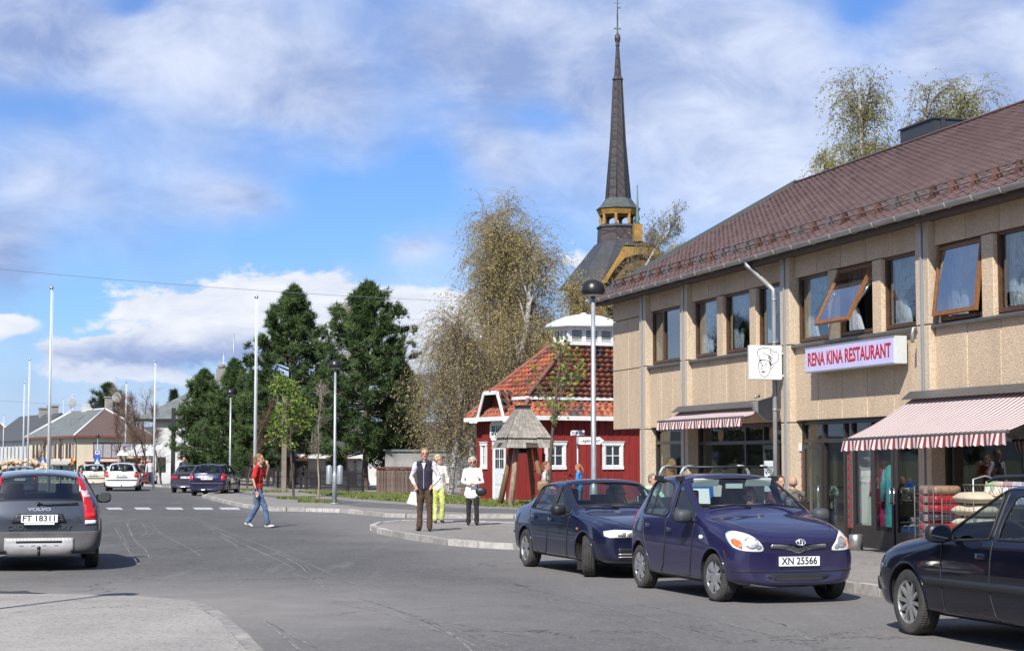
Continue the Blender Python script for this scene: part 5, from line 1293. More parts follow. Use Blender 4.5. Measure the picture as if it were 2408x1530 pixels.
def skeleton(rg, H, spread, levels=3, nb0=14, trunk_r=.14, up=.75, droop=0.0, start=.25, forks=1, split=.0, bend=.10):
 segs = []; tips = []
 def branch(p, d, L, r, lev):
  n = 6 if lev == 0 else 5; st_ = L / n; pts = [p.copy()]; 
  for i in range(n):
   d = unit(d + rg.normal(0, bend, 3) + np.array([0, 0, (.06 if lev < 2 else .0) - droop * lev * (i / n) * .35])); q = p + d * st_
   r1 = r * (1 - .8 / n) if lev == 0 else r * (1 - .75 / n); segs.append([*p, *q, r, r1]); p = q; r = r1; pts.append(p.copy())
   if lev < levels:
    f = (i + 1) / n
    k = nb0 // n + (1 if rg.random() < (nb0 % n) / n else 0) if lev == 0 else (2 if lev == 1 else rg.integers(1, 3))
    if lev == 0 and f < start: k = 0
    for _ in range(k):
     az = rg.uniform(0, 2 * pi); rad = unit(np.cross(d, rg.normal(0, 1, 3))); 
     nd = unit(d * up + rad * (1 - up * .35)); ln = (spread * (1.25 - .75 * f) * rg.uniform(.7, 1.15)) if lev == 0 else L * rg.uniform(.38, .62)
     branch(p - d * st_ * rg.uniform(0, .9), nd, ln, r * (.55 if lev == 0 else .6), lev + 1)
   if lev >= 1: tips.append((p.copy(), d.copy(), lev))
 for f in range(forks):
  d0 = unit(np.array([rg.normal(0, .12 * (forks > 1)), rg.normal(0, .12 * (forks > 1)), 1])); branch(np.array([rg.normal(0, .15 * (forks > 1)), rg.normal(0, .15 * (forks > 1)), 0.]), d0, H, trunk_r, 0)
 return segs, tips
def make_birch(label, x, y, H, spread, seed, z=.1, leaf='birchleaf', strands=1500, leaves=9, slen=1.4, name='birch_tree', group=None, trunk='birchbark', nb0=18, trunk_r=.15, lsz=.075, twig='twig', forks=1, levels=3, up=.8):
 rg = np.random.default_rng(seed); T = empty(name, (x, y, z), 0, label, 'tree', group)
 segs, tips = skeleton(rg, H, spread, levels, nb0, trunk_r, up, .55, .22, forks)
 S = np.array(segs); big = S[:, 6] > .035
 link('trunk', seg_mesh('trunk', S[big], 8), M[trunk], T)
 sm = S[~big]
 tp = np.array([t[0] for t in tips]); tw = np.array([1. + .6 * t[2] for t in tips]); td = np.array([t[1] for t in tips])
 idx = rg.choice(len(tp), strands, p=tw / tw.sum()); p = tp[idx] + rg.normal(0, .10, (strands, 3)); d = unit(td[idx] * .7 + rg.normal(0, .35, (strands, 3)))
 L = slen * rg.uniform(.35, 1.15, strands); L = np.minimum(L, np.maximum(.25, (p[:, 2] - .35) * .75)); segs2 = []; LP = []; n = 5
 for k in range(n):
  g = (k + 1) / n; d = unit(d + np.array([0, 0, -.85]) * g + rg.normal(0, .10, (strands, 3))); q = p + d * (L / n)[:, None]
  segs2.append(np.concatenate([p, q, np.full((strands, 1), .0075 * (1.15 - g)), np.full((strands, 1), .0065 * (1.15 - g))], 1))
  for _ in range(max(1, int(leaves / n + rg.random()))): f = rg.random((strands, 1)); LP.append(p * (1 - f) + q * f + rg.normal(0, .03, (strands, 3)))
  p = q
 allseg = np.concatenate([sm] + segs2)
 link('twigs', seg_mesh('twigs', allseg, 3), M[twig], T)
 LP = np.concatenate(LP); N = len(LP)
 ax = unit(rg.normal(0, .5, (N, 3)) + np.array([0, 0, -1.0])); sd = unit(np.cross(ax, rg.normal(0, 1, (N, 3)))); sz = lsz * rg.uniform(.5, 1.3, (N, 1))
 V = np.stack([LP, LP + ax * sz * .5 + sd * sz * .33, LP + ax * sz, LP + ax * sz * .5 - sd * sz * .33], 1).reshape(-1, 3)
 if leaves: link('crown', np_mesh('crown', V, np.arange(len(V)).reshape(-1, 4)), M[leaf], T)
 return T
def make_bare(label, x, y, H, spread, seed, z=.1, name='bare_tree', group=None, bark='bark', twig='twig', levels=4, nb0=16, trunk_r=.09, leaf=None, nl=0, lsz=.08, up=.95, start=.3, twigs=900):
 rg = np.random.default_rng(seed); T = empty(name, (x, y, z), 0, label, 'tree', group)
 segs, tips = skeleton(rg, H, spread, levels - 1, nb0, trunk_r, up, -.1, start)
 S = np.array(segs); big = S[:, 6] > .025; link('trunk', seg_mesh('trunk', S[big], 8), M[bark], T)
 tp = np.array([t[0] for t in tips]); td = np.array([t[1] for t in tips]); idx = rg.choice(len(tp), twigs)
 p = tp[idx]; d = unit(td[idx] + rg.normal(0, .5, (twigs, 3)) + np.array([0, 0, .25])); L = rg.uniform(.15, .5, twigs)[:, None] * min(1, H / 6); q = p + d * L
 tws = np.concatenate([p, q, np.full((twigs, 1), .007), np.full((twigs, 1), .004)], 1)
 link('twigs', seg_mesh('twigs', np.concatenate([S[~big], tws]), 3), M[twig], T)
 if leaf:
  j = rg.choice(twigs, nl); LP = q[j] + rg.normal(0, .05, (nl, 3)); ax = unit(rg.normal(0, 1, (nl, 3))); sd = unit(np.cross(ax, rg.normal(0, 1, (nl, 3)))); sz = lsz * rg.uniform(.5, 1.3, (nl, 1))
  V = np.stack([LP, LP + ax * sz * .5 + sd * sz * .4, LP + ax * sz, LP + ax * sz * .5 - sd * sz * .4], 1).reshape(-1, 3); link('crown', np_mesh('crown', V, np.arange(len(V)).reshape(-1, 4)), M[leaf], T)
 return T
def X(px, Y): return (px - 1203.5) / FPX * Y * 1.0026
gp_p = 'tall pines in the churchyard'
make_pine('tall dense pine with a rounded top behind the young leafy tree', X(690, 97), 97, 10.4, 2.95, 11, group=gp_p, ntuft=9500, low=.20)
make_pine('largest dark pine with a pointed top beside the weeping birches', X(864, 93), 93, 10.3, 3.35, 12, group=gp_p, ntuft=11500, low=.16)
make_pine('medium pine nearest the parked blue estate car', X(482, 118), 118, 7.0, 2.15, 13, group=gp_p, ntuft=6500, low=.08)
make_pine('medium pine second from the left of the churchyard pines', X(553, 113), 113, 7.4, 2.0, 14, group=gp_p, ntuft=6500, low=.08)
make_pine('lower pine squeezed between the two middle pines', X(604, 109), 109, 6.0, 1.6, 15, group=gp_p, ntuft=4800, low=.10)
make_pine('small dark pine tucked behind the largest pine on its right', X(945, 98), 98, 6.6, 1.7, 16, group=gp_p, ntuft=3600, low=.05, mat_='needled')
make_pine('open topped dark pine beyond the cream corner building', X(257, 255), 255, 13.0, 3.4, 17, z=-1.3, name='pine_tree', ntuft=3200, dens=.5, mat_='needled', ts=.9, low=.45, trunk_r=.3)
make_pine('small pointed spruce behind the white house roof', X(411, 190), 190, 9.2, 1.3, 18, z=-.6, shape='cone', name='spruce_tree', ntuft=2600, mat_='needled', ts=.5)
make_birch('large weeping birch just left of the fire house', X(1205, 84), 84, 11.4, 3.2, 21, strands=2300, up=1.15, leaves=12, slen=2.0, nb0=26, trunk_r=.22, forks=1)
make_birch('broad weeping birch behind the fence beside the pines', X(1100, 90), 90, 12.2, 3.1, 22, strands=2300, up=1.15, leaves=12, slen=2.0, nb0=26, trunk_r=.20, forks=1)
make_birch('low hanging weeping birch with branches down to the fence', X(1062, 82), 82, 7.4, 2.4, 23, strands=1900, leaves=10, slen=2.6, nb0=24, trunk_r=.12, forks=2)
make_birch('weeping birch in front of the church wall', X(1405, 100), 100, 10.4, 2.1, 24, strands=2600, leaves=12, slen=1.6, nb0=26, trunk_r=.16)
make_birch('leafy birch partly covering the ochre church gable', X(1490, 112), 112, 16.2, 1.9, 25, strands=2400, leaves=8, slen=1.3, nb0=26, trunk_r=.16, leaf='birchgreen')
make_bare('thin birch with bare top beside the church spire', X(1330, 96), 96, 16.6, 2.4, 26, name='birch_tree', bark='birchbark', twig='twig', nb0=26, leaf='birchgreen', nl=2600, lsz=.10, start=.45, twigs=2600, up=1.0)
make_birch('tall weeping birch rising behind the maroon shop roof', X(2005, 70), 70, 15.4, 2.1, 27, strands=5200, leaves=12, slen=1.6, nb0=40, trunk_r=.16, leaf='birchgreen', forks=3, twig='twig', lsz=.085, up=1.15)
make_birch('shorter birch just clearing the maroon roof left of the tall birch', X(1955, 72), 72, 13.4, 1.2, 28, strands=2000, leaves=12, slen=1.2, nb0=34, trunk_r=.13, leaf='birchgreen', lsz=.08, up=1.15)
make_birch('pale birch showing between the two largest pines', X(808, 125), 125, 11.9, 1.5, 29, strands=1700, leaves=5, slen=1.8, nb0=22, twig='paletwig', lsz=.06)
make_birch('pale leafless birch beside the satellite dish', X(298, 250), 250, 12.8, 2.4, 30, z=-1.2, strands=1400, leaves=0, slen=2.6, nb0=26, twig='paletwig', trunk_r=.2)
make_bare('far leafless tree between corner building and white house', X(335, 180), 180, 8.8, 2.2, 31, z=-.8, twig='paletwig', nb0=20)
make_bare('far thin leafless tree over the white house eave', X(352, 170), 170, 9.0, 1.8, 32, z=-.7, twig='paletwig', nb0=20)
make_birch('tallest airy birch in the middle of the birch group', X(1150, 87), 87, 12.6, 3.0, 36, strands=2200, leaves=11, slen=1.6, nb0=26, trunk_r=.18, up=1.15)
gs = 'young street trees along the pavement'
for i, (px, Y, H, sp_, lab) in enumerate(((300, 128, 5.0, 1.5, 'bare young street tree in front of the corner building'), (337, 122, 5.6, 1.6, 'bare young street tree left of the bus shelter crowd'), (358, 116, 5.8, 1.5, 'bare reddish street tree beside the tall flagpole'),
                                          (385, 112, 5.2, 1.3, 'bare reddish street tree before the white house'), (90, 205, 5.0, 1.6, 'small bare tree before the cream long wall'))):
 make_bare(lab, X(px, Y), Y, H, sp_ * .8, 40 + i, z=.0 if Y < 150 else -1.2, twig='twigred', group=gs, nb0=16, trunk_r=.07, twigs=700)
p = G(580, 1151, .1); make_bare('slender bare street tree by the second lamp post', p.x, p.y, 4.6, .8, 50, group=gs, twig='twigred', trunk_r=.045, nb0=12, twigs=400)
p = G(690, 1169, .1); make_bare('young street tree with fresh green leaves behind the man in red', p.x, p.y, 4.6, 1.0, 51, group=gs, trunk_r=.055, nb0=16, leaf='freshleaf', nl=2600, lsz=.11, twigs=800, start=.4)
p = G(748, 1177, .1); make_bare('thin crooked bare sapling beside the lamp with grey bins', p.x, p.y, 4.2, .7, 52, group=gs, trunk_r=.04, nb0=10, twig='paletwig', bark='polegrey', twigs=260, start=.45)
make_bare('young tree with sparse green buds before the fire house', X(1296, 57), 57, 4.7, 2.1, 53, z=.05, group=gs, trunk_r=.08, nb0=10, leaf='freshleaf', nl=330, lsz=.15, twigs=330, start=.5, levels=3, up=1.3)
for i, (x, y, H) in enumerate(((-25, 56, 8), (-40, 72, 13), (-31, 64, 10), (-46, 88, 12), (-52, 66, 12), (-38, 98, 10))):  # unseen pines added left of frame as reflections for shop windows and paintwork
 make_pine('unseen dark pine added left of the street, number %s from the road' % ('one two three four five six'.split()[i]) if False else 'unseen dark pine added for reflections, %s' % ('nearest the street corner', 'tallest of the left group', 'lowest of the left group', 'farthest left by the lane', 'second row behind the corner', 'farthest along the street')[i], x, y, H, H * .32, 60 + i, name='pine_tree', ntuft=1600, mat_='needled', ts=.7, z=0)
# --- cars
def paint(name, col, rough=0.32, dirt=0.3, flake=0.25, dcol=(.16, .14, .125)):
 m_ = bpy.data.materials.new(name); m_.use_nodes = True; t = NT(m_.node_tree); b = t.n['Principled BSDF']
 tc = t.node('ShaderNodeTexCoord'); P = tc.outputs['Object']; sp = t.node('ShaderNodeSeparateXYZ'); t.l.new(P, sp.inputs[0])
 n_ = t.noise(P, 2.2, 6, .65); n2 = t.noise(P, 60, 3, .6)
 low = t.sstep(sp.outputs[2], .15, .85, 1.0, .10)
 f = t.m('MULTIPLY', t.m('MULTIPLY', t.m('MULTIPLY_ADD', n_, 1.0, .1), low), dirt, clamp=True)
 f = t.m('ADD', f, t.m('MULTIPLY', t.sstep(n2, .55, .75), dirt * .12), clamp=True)
 t.l.new(t.mix(f, tuple(col) + (1,), dcol + (1,)), b.inputs['Base Color'])
 t.l.new(t.m('MULTIPLY_ADD', f, .5, rough), b.inputs['Roughness'])
 b.inputs['Metallic'].default_value = flake * .5; b.inputs['Specular IOR Level'].default_value = .15
 b.inputs['Coat Weight'].default_value = 1.0; t.l.new(t.m('MULTIPLY_ADD', f, .5, .03), b.inputs['Coat Roughness'])
 return m_
M['carglass'] = glass('car_glass', (.70, .78, .77), .36, 0.0, .05)
M['carglassd'] = glass('car_glass_dark', (.22, .27, .29), .5, 0.0, .06)
M['seal'] = mat('window_seal', (.012, .012, .012), .6)
M['seat'] = mat('car_seat', (.06, .065, .075), .9, var=.3, vscale=6)
M['dash'] = mat('dashboard', (.075, .09, .095), .7)
M['trimgrey'] = mat('grey_car_trim', (.055, .06, .066), .6, var=.3, vscale=6)
M['alloy'] = mat('alloy', (.50, .50, .49), .35, metal=.75, var=.2, vscale=9)
M['hubcap'] = mat('hubcap', (.36, .37, .38), .4, metal=.5, var=.25, vscale=9)
M['redlens'] = mat('red_lens', (.45, .008, .01), .12, coat=1.0)
M['whitelens'] = mat('clear_lens', (.75, .75, .73), .15, coat=1.0)
M['amber'] = mat('amber_lens', (.60, .13, .03), .15, coat=1.0)
M['lensglass'] = glass('lamp_glass', (.93, .95, .95), .55, 0.0, .08)
M['chrome'] = mat('chrome', (.75, .75, .74), .28, metal=.8)
M['mirrorg'] = mat('mirror_glass', (.30, .32, .34), .03, metal=1.0)
M['platew'] = mat('number_plate', (.78, .78, .76), .4)
M['wellm'] = mat('wheel_well', (.012, .012, .012), .9)
M['tan'] = mat('pale_trim', (.25, .30, .29), .7)
ROWS = 10
def car_body(root, spec):
 """st: list of stations (front->rear): x, zb, wl(lower), w(widest), zm, zs, wbelt, zbelt, wtop, ztop, zc, bow
       rows: 0 centre bottom,1 edge bottom,2 sill,3 mid,4 shoulder,5 belt,6 side glass top,7 rail,8 inner,9 centre top"""
 st = spec['st']; L = []
 for s in st:
  x, zb, wl, w, zm, zs, wb, zbelt, wt, zt, zc, bow = s
  row = [(0, zb), (wl - .10, zb), (wl, zb + .09), (w, zm), (w - .012, zs), (wb, zbelt), (wt, zt), (wt - .055, zt + .028), (wt * .55, lerp(zt + .028, zc, .75)), (0, zc)]
  L.append([(x + bow * (y / .85) ** 2, y, z) for y, z in row])
 V = []; n = len(st); idx = {}
 for i in range(n):
  for j in range(ROWS):
   x, y, z = L[i][j]
   idx[(i, j, 1)] = len(V); V.append((x, y, z))
   if y == 0: idx[(i, j, -1)] = idx[(i, j, 1)]
   else: idx[(i, j, -1)] = len(V); V.append((x, -y, z))
 F_ = []; mi = []
 gl = spec['glass']  # dict (i,j)->slot   meaning face between station i,i+1 and row j,j+1
 for i in range(n - 1):
  for j in range(ROWS - 1):
   for s in (1, -1):
    f = (idx[(i, j, s)], idx[(i + 1, j, s)], idx[(i + 1, j + 1, s)], idx[(i, j + 1, s)])
    F_.append(f if s > 0 else f[::-1]); mi.append(gl.get((i, j), 0))
 for i in (0, n - 1):
  for j in range(ROWS - 1):
   f = [idx[(i, j, 1)], idx[(i, j + 1, 1)], idx[(i, j + 1, -1)], idx[(i, j, -1)]]
   g = []
   for q in f:
    if q not in g: g.append(q)
   if i != 0: g = g[::-1]
   F_.append(tuple(g)); mi.append(0)
 me = bpy.data.meshes.new('body'); me.from_pydata(V, [], F_); me.polygons.foreach_set('material_index', mi)
 b = bmesh.new(); b.from_mesh(me)
 bmesh.ops.recalc_face_normals(b, faces=b.faces)
 cl = b.edges.layers.float.new('crease_edge')
 for e_ in b.edges:
  if len(e_.link_faces) == 2:
   a, c = e_.link_faces
   if a.material_index != c.material_index: e_[cl] = spec.get('gcrease', .45)
   v1, v2 = e_.verts
 for (i, j, cv) in spec.get('crease', []):
  for s in (1, -1):
   for i2 in (i + 1,):
    a = idx.get((i, j, s)); c = idx.get((i2, j, s))
    if a is None or c is None: continue
    b.verts.ensure_lookup_table(); e_ = b.edges.get((b.verts[a], b.verts[c]))
    if e_: e_[cl] = cv
 for (i, j0, j1, cv) in spec.get('xcrease', []):
  for j in range(j0, j1):
   for s in (1, -1):
    b.verts.ensure_lookup_table(); e_ = b.edges.get((b.verts[idx[(i, j, s)]], b.verts[idx[(i, j + 1, s)]]))
    if e_: e_[cl] = cv
 b.to_mesh(me); b.free()
 for m_ in (spec['paint'], M['carglass'], M['wellm'], spec['paint']): me.materials.append(m_)
 me.polygons.foreach_set('use_smooth', [True] * len(me.polygons))
 o = bpy.data.objects.new('tmp', me); COL.objects.link(o)
 ss = o.modifiers.new('s', 'SUBSURF'); ss.levels = 3; ss.render_levels = 3
 full = eval_mesh(o)
 cb = MB(); r = spec['wr'] + .045
 for wx in (spec['fa'], spec['ra']):
  for s in (1, -1):
   pr = [(r, s * (spec['tw'] - .34)), (r, s * 1.3)] if s > 0 else [(r, -1.3), (r, -(spec['tw'] - .34))]
   cb.lathe(pr, (wx, 0, spec['wr'] + .01), 40, 'y')
 cm = cb.mesh('cut'); 
 for p in cm.polygons: p.use_smooth = False
 cm.materials.append(M['wellm'])
 co = bpy.data.objects.new('cut', cm); COL.objects.link(co)
 o2 = bpy.data.objects.new('tmp2', full); COL.objects.link(o2)
 bo = o2.modifiers.new('b', 'BOOLEAN'); bo.operation = 'DIFFERENCE'; bo.object = co; bo.solver = 'EXACT'; bo.material_mode = 'TRANSFER'
 res = eval_mesh(o2)
 bvh = BVHTree.FromPolygons([v.co.copy() for v in full.vertices], [tuple(p.vertices) for p in full.polygons])
 mats = [m_.name if m_ else '' for m_ in res.materials]
 for q in (o, co, o2): bpy.data.objects.remove(q)
 parts = {}
 b = bmesh.new(); b.from_mesh(res)
 gidx = [k for k, nm in enumerate(mats) if nm == M['carglass'].name]
 glassf = [f for f in b.faces if f.material_index in gidx]
 gset = set(glassf); islands = []
 while gset:
  stack = [gset.pop()]; isl = [stack[0]]
  while stack:
   f = stack.pop()
   for e_ in f.edges:
    for g in e_.link_faces:
     if g in gset: gset.discard(g); stack.append(g); isl.append(g)
  islands.append(isl)
 body = None
 panes = []
 for isl in islands:
  vs = {}; fs = []
  for f in isl:
   ff = []
   for v in f.verts:
    if v.index not in vs: vs[v.index] = len(vs)
    ff.append(vs[v.index])
   fs.append(ff)
  co_ = [None] * len(vs)
  for f in isl:
   for v in f.verts: co_[vs[v.index]] = v.co - v.normal * .006
  iset = set(isl); be = [e_ for e_ in {e for f in isl for e in f.edges} if sum(1 for g in e_.link_faces if g in iset) == 1]
  panes.append((co_, fs, be and [tuple(v.co.copy() for v in e_.verts) for e_ in be]))
 bmesh.ops.delete(b, geom=glassf, context='FACES')
 b.to_mesh(res); b.free(); res.name = 'body'
 body = link('body', res, None, root)
 out = []
 for co_, fs, be in panes:
  c = sum((Vector(q) for q in co_), Vector()) / len(co_)
  nm = 'windscreen' if (abs(c.y) < .2 and c.x > 0) else ('rear_window' if abs(c.y) < .2 else 'side_window')
  mb = MB(); mb.add(co_, fs, True)
  if be:
   adj = {}
   for a, d in be:
    ka = tuple(round(q, 5) for q in a); kd = tuple(round(q, 5) for q in d); adj.setdefault(ka, []).append(kd); adj.setdefault(kd, []).append(ka)
   k0 = next(iter(adj)); lp = [k0]; prev = None; cur = k0
   for _ in range(len(adj)):
    nx = [q for q in adj[cur] if q != prev]
    if not nx or nx[0] == k0: break
    prev, cur = cur, nx[0]; lp.append(cur)
   lo = [Vector(q) for q in lp]
  g = mb.build(nm, spec.get('glassmat', M['carglass']) if nm != 'rear_window' or 'rearglass' not in spec else spec['rearglass'], root, fix=False)
  if be and len(lo) > 4:
   sm = MB(); sm.tube(lo[::2] if len(lo) > 24 else lo, .0125, 5, closed=True); sm.build('seal', M['seal'], g)
  out.append(g)
 return body, bvh, out, full
def proj_patch(bvh, poly, axis, off, mats, name, parent, side=1, res=.03, depth=.012, smooth=True):
 """polygon in a side/front/rear view laid on the body surface. axis 'y': poly=(x,z) seen from side; 'x+' front: (y,z); 'x-' rear: (y,z)"""
 P = [Vector(p) for p in poly]; n = len(P); pts = []
 for i in range(n):
  a, b = P[i], P[(i + 1) % n]; k = max(1, int((b - a).length / res))
  for q in range(k): pts.append(a.lerp(b, q / k))
 m = len(pts); x0 = min(p.x for p in pts); x1 = max(p.x for p in pts); y0 = min(p.y for p in pts); y1 = max(p.y for p in pts)
 inner = []
 def inside(p):
  c = False; j = m - 1
  for i in range(m):
   if (pts[i].y > p.y) != (pts[j].y > p.y) and p.x < (pts[j].x - pts[i].x) * (p.y - pts[i].y) / (pts[j].y - pts[i].y) + pts[i].x: c = not c
   j = i
  return c
 x = x0 + res / 2
 while x < x1:
  y = y0 + res / 2
  while y < y1:
   if inside(Vector((x, y))): inner.append(Vector((x, y)))
   y += res
  x += res
 v, e, f, ov, _, _ = delaunay_2d_cdt(pts + inner, [(i, (i + 1) % m) for i in range(m)], [], 1, 1e-6)
 def hit(p):
  if axis == 'y': o_ = Vector((p.x, 3 * side, p.y)); d = Vector((0, -side, 0))
  elif axis == 'x+': o_ = Vector((5, p.x, p.y)); d = Vector((-1, 0, 0))
  elif axis == 'x-': o_ = Vector((-5, p.x, p.y)); d = Vector((1, 0, 0))
  else: o_ = Vector((p.x, p.y, 4)); d = Vector((0, 0, -1))
  l_, nn, _, _ = bvh.ray_cast(o_, d)
  if l_ is None: l_, nn, _, _ = bvh.find_nearest(o_ + d * 2.2 if axis == 'y' else o_ + d * 3.2); 
  if nn.dot(d) > 0: nn = -nn
  return l_, nn
 H = [hit(p) for p in v]
 top = [l_ + nn * off for l_, nn in H]; bot = [l_ + nn * (off - depth) for l_, nn in H]
 mb = MB(); k = len(v)
 mb.add(top, [tuple(t) for t in f], smooth)
 cnt = {}
 for t in f:
  for i in range(len(t)):
   a, b = t[i], t[(i + 1) % len(t)]; cnt[(min(a, b), max(a, b))] = cnt.get((min(a, b), max(a, b)), 0) + 1
 bd = [e_ for e_, c in cnt.items() if c == 1]
 vs = []; fs = []
 for a, b in bd:
  q = len(vs); vs += [top[a], top[b], bot[b], bot[a]]; fs.append((q, q + 1, q + 2, q + 3))
 mb.add(vs, fs)
 return mb.build(name, mats, parent)
def surf_line(bvh, pts, axis, r, m_, name, parent, side=1, off=0.0, step=.04, flat=None):
 P = [Vector(p) for p in pts]; out = []
 for i in range(len(P) - 1):
  k = max(1, int((P[i + 1] - P[i]).length / step))
  for q in range(k): out.append(P[i].lerp(P[i + 1], q / k))
 out.append(P[-1]); L = []
 for p in out:
  if axis == 'y': o_ = Vector((p.x, 3 * side, p.y)); d = Vector((0, -side, 0))
  elif axis == 'x+': o_ = Vector((5, p.x, p.y)); d = Vector((-1, 0, 0))
  elif axis == 'x-': o_ = Vector((-5, p.x, p.y)); d = Vector((1, 0, 0))
  else: o_ = Vector((p.x, p.y, 4)); d = Vector((0, 0, -1))
  l_, nn, _, _ = bvh.ray_cast(o_, d)
  if l_ is None: continue
  if nn.dot(d) > 0: nn = -nn
  L.append(l_ + nn * off)
 if len(L) < 2: return None
 mb = MB(); mb.tube(L, r, 6); return mb.build(name, m_, parent)
WH = {}
def wheel(root, loc, r, w, style, side, steer=0.0, capm=None):
 key = (round(r, 3), w, style)
 if key not in WH:
  mb = MB(); ri = r * (.64 if style != 'cover' else .64)
  prof = [(ri, -w * .44), (ri + .01, -w * .5), (r * .90, -w * .5), (r * .975, -w * .42), (r, -w * .30), (r, w * .30), (r * .975, w * .42), (r * .90, w * .5), (ri + .01, w * .5), (ri, w * .44)]
  mb.lathe(prof, (0, 0, 0), 40, 'y', cap=False)
  ty = mb.mesh('tyre'); ty.materials.append(M['tyre'])
  b = MB(); b.lathe([(ri, -w * .4), (ri * .97, w * .38), (ri * .99, w * .47), (ri + .012, w * .475), (ri + .012, w * .44)], (0, 0, 0), 36, 'y', cap=False)
  if style == 'cover':   # wheel cover with six petal spokes
   b.lathe([(.001, w * .50), (.05, w * .50), (.09, w * .46), (ri * .55, w * .45)], (0, 0, 0), 24, 'y')
   for k in range(6):
    a = 2 * pi * k / 6; pts = []
    for (rr, ww) in ((.35, .13), (.62, .30), (.97, .40)):
     pts.append((rr * ri, ww * ri))
    c0 = []
    for rr, ww in pts: c0.append((rr, ww))
    vs = []; 
    for rr, ww in c0:
     for s_, dz in ((-1, 0), (0, .014), (1, 0)):
      x = rr * cos(a) - s_ * ww * sin(a); z = rr * sin(a) + s_ * ww * cos(a)
      vs.append((x, w * (.47 if rr < .6 * ri else .45) + dz, z))
    b.add(vs, [(i * 3 + j, i * 3 + j + 1, i * 3 + j + 4, i * 3 + j + 3) for i in range(2) for j in range(2)], True)
  elif style == 'spoke5':
   b.lathe([(.001, w * .42), (.055, w * .42), (.075, w * .36)], (0, 0, 0), 20, 'y')
   for k in range(5):
    a = 2 * pi * k / 5 + .3
    b.beam((.05 * cos(a), w * .36, .05 * sin(a)), (ri * .99 * cos(a), w * .38, ri * .99 * sin(a)), .062, .03, (0, 1, 0))
  else:
   b.lathe([(.001, w * .40), (.05, w * .40), (.07, w * .33)], (0, 0, 0), 20, 'y')
   for k in range(10):
    a = 2 * pi * k / 10 + .1
    b.beam((.05 * cos(a), w * .33, .05 * sin(a)), (ri * .99 * cos(a), w * .38, ri * .99 * sin(a)), .030 if k % 2 else .034, .028, (0, 1, 0))
  rm = b.mesh('rim'); rm.materials.append(capm or M['alloy'])
  d = MB(); d.lathe([(.001, w * .12), (ri * .96, w * .12)], (0, 0, 0), 24, 'y'); dk = d.mesh('brake_disc'); dk.materials.append(M['darkmetal'])
  WH[key] = (ty, rm, dk)
 ty, rm, dk = WH[key]
 wo = link('wheel', ty, None, root, loc, (0, 0, steer + (0 if side > 0 else pi)))
 link('rim', rm, None, wo); link('brake_disc', dk, None, wo)
 return wo
def tyre_mat():
 m_ = mat('tyre_rubber', (.022, .021, .02), .85, col2=(.06, .055, .05), vscale=5); t = NT(m_.node_tree); b = t.n['Principled BSDF']
 tc = t.node('ShaderNodeTexCoord'); sp = t.node('ShaderNodeSeparateXYZ'); t.l.new(tc.outputs['Object'], sp.inputs[0])
 an = t.m('ARCTAN2', sp.outputs[0], sp.outputs[2]); w1 = t.m('SINE', t.m('MULTIPLY_ADD', sp.outputs[1], 60.0, t.m('MULTIPLY', an, 70.0))); w2 = t.m('SINE', t.m('MULTIPLY', sp.outputs[1], 150.0))
 h = t.m('MAXIMUM', w1, w2); bp = t.node('ShaderNodeBump'); bp.inputs['Strength'].default_value = 1; bp.inputs['Distance'].default_value = .006
 t.l.new(h, bp.inputs['Height']); t.l.new(bp.outputs[0], b.inputs['Normal']); return m_
M['tyre'] = tyre_mat()
def mirror(root, x, y, z, col, side, sc=1.0):
 mb = MB(); s = side
 rings = []
 for (dx, ry_, rz_) in ((.07, .055, .045), (.045, .085, .065), (0, .105, .078), (-.05, .108, .080), (-.075, .100, .074)):
  rings.append((dx, ry_, rz_))
 vs = []; n = 14
 for dx, ry_, rz_ in rings:
  for k in range(n):
   a = 2 * pi * k / n; cx = abs(cos(a)) ** .6 * (1 if cos(a) > 0 else -1); cz = abs(sin(a)) ** .7 * (1 if sin(a) > 0 else -1)
   vs.append((x + dx * sc, y + s * (.12 + ry_ * cx) * sc, z + rz_ * cz * sc))
 m = len(rings); fs = [(i * n + k, i * n + (k + 1) % n, (i + 1) * n + (k + 1) % n, (i + 1) * n + k) for i in range(m - 1) for k in range(n)]
 fs += [tuple(range(n)), tuple((m - 1) * n + k for k in range(n))]
 mb.add(vs, fs, True); mb.beam((x - .01, y - s * .03, z - .04), (x, y + s * .08, z - .03), .05, .035)
 o = mb.build('side_mirror', col, root)
 g = MB(); g.add([(x - .076 * sc - .002, y + s * (.12 + .09 * cos(2 * pi * k / 12)) * sc, z + .065 * sin(2 * pi * k / 12) * sc) for k in range(12)], [tuple(range(12))]); g.build('mirror_glass', M['mirrorg'], o)
 return o
def seats(root, xs, z=.30, w=.50, col=None, rear=True, headrest=True, hz=0):
 for (x, y) in xs:
  mb = MB(); mb.box(x - .25, x + .25, y - w / 2, y + w / 2, z, z + .22)
  mb.prism([(x - .22, z + .2), (x - .08, z + .2), (x - .22, z + .78 + hz), (x - .33, z + .78 + hz)], y - w / 2, y + w / 2, 'xz')
  o = mb.build('seat', col or M['seat'], root, bevel=.04)
  if headrest:
   h = MB(); h.box(x - .36, x - .27, y - .13, y + .13, z + .82 + hz, z + 1.0 + hz); h.build('headrest', col or M['seat'], o, bevel=.03)
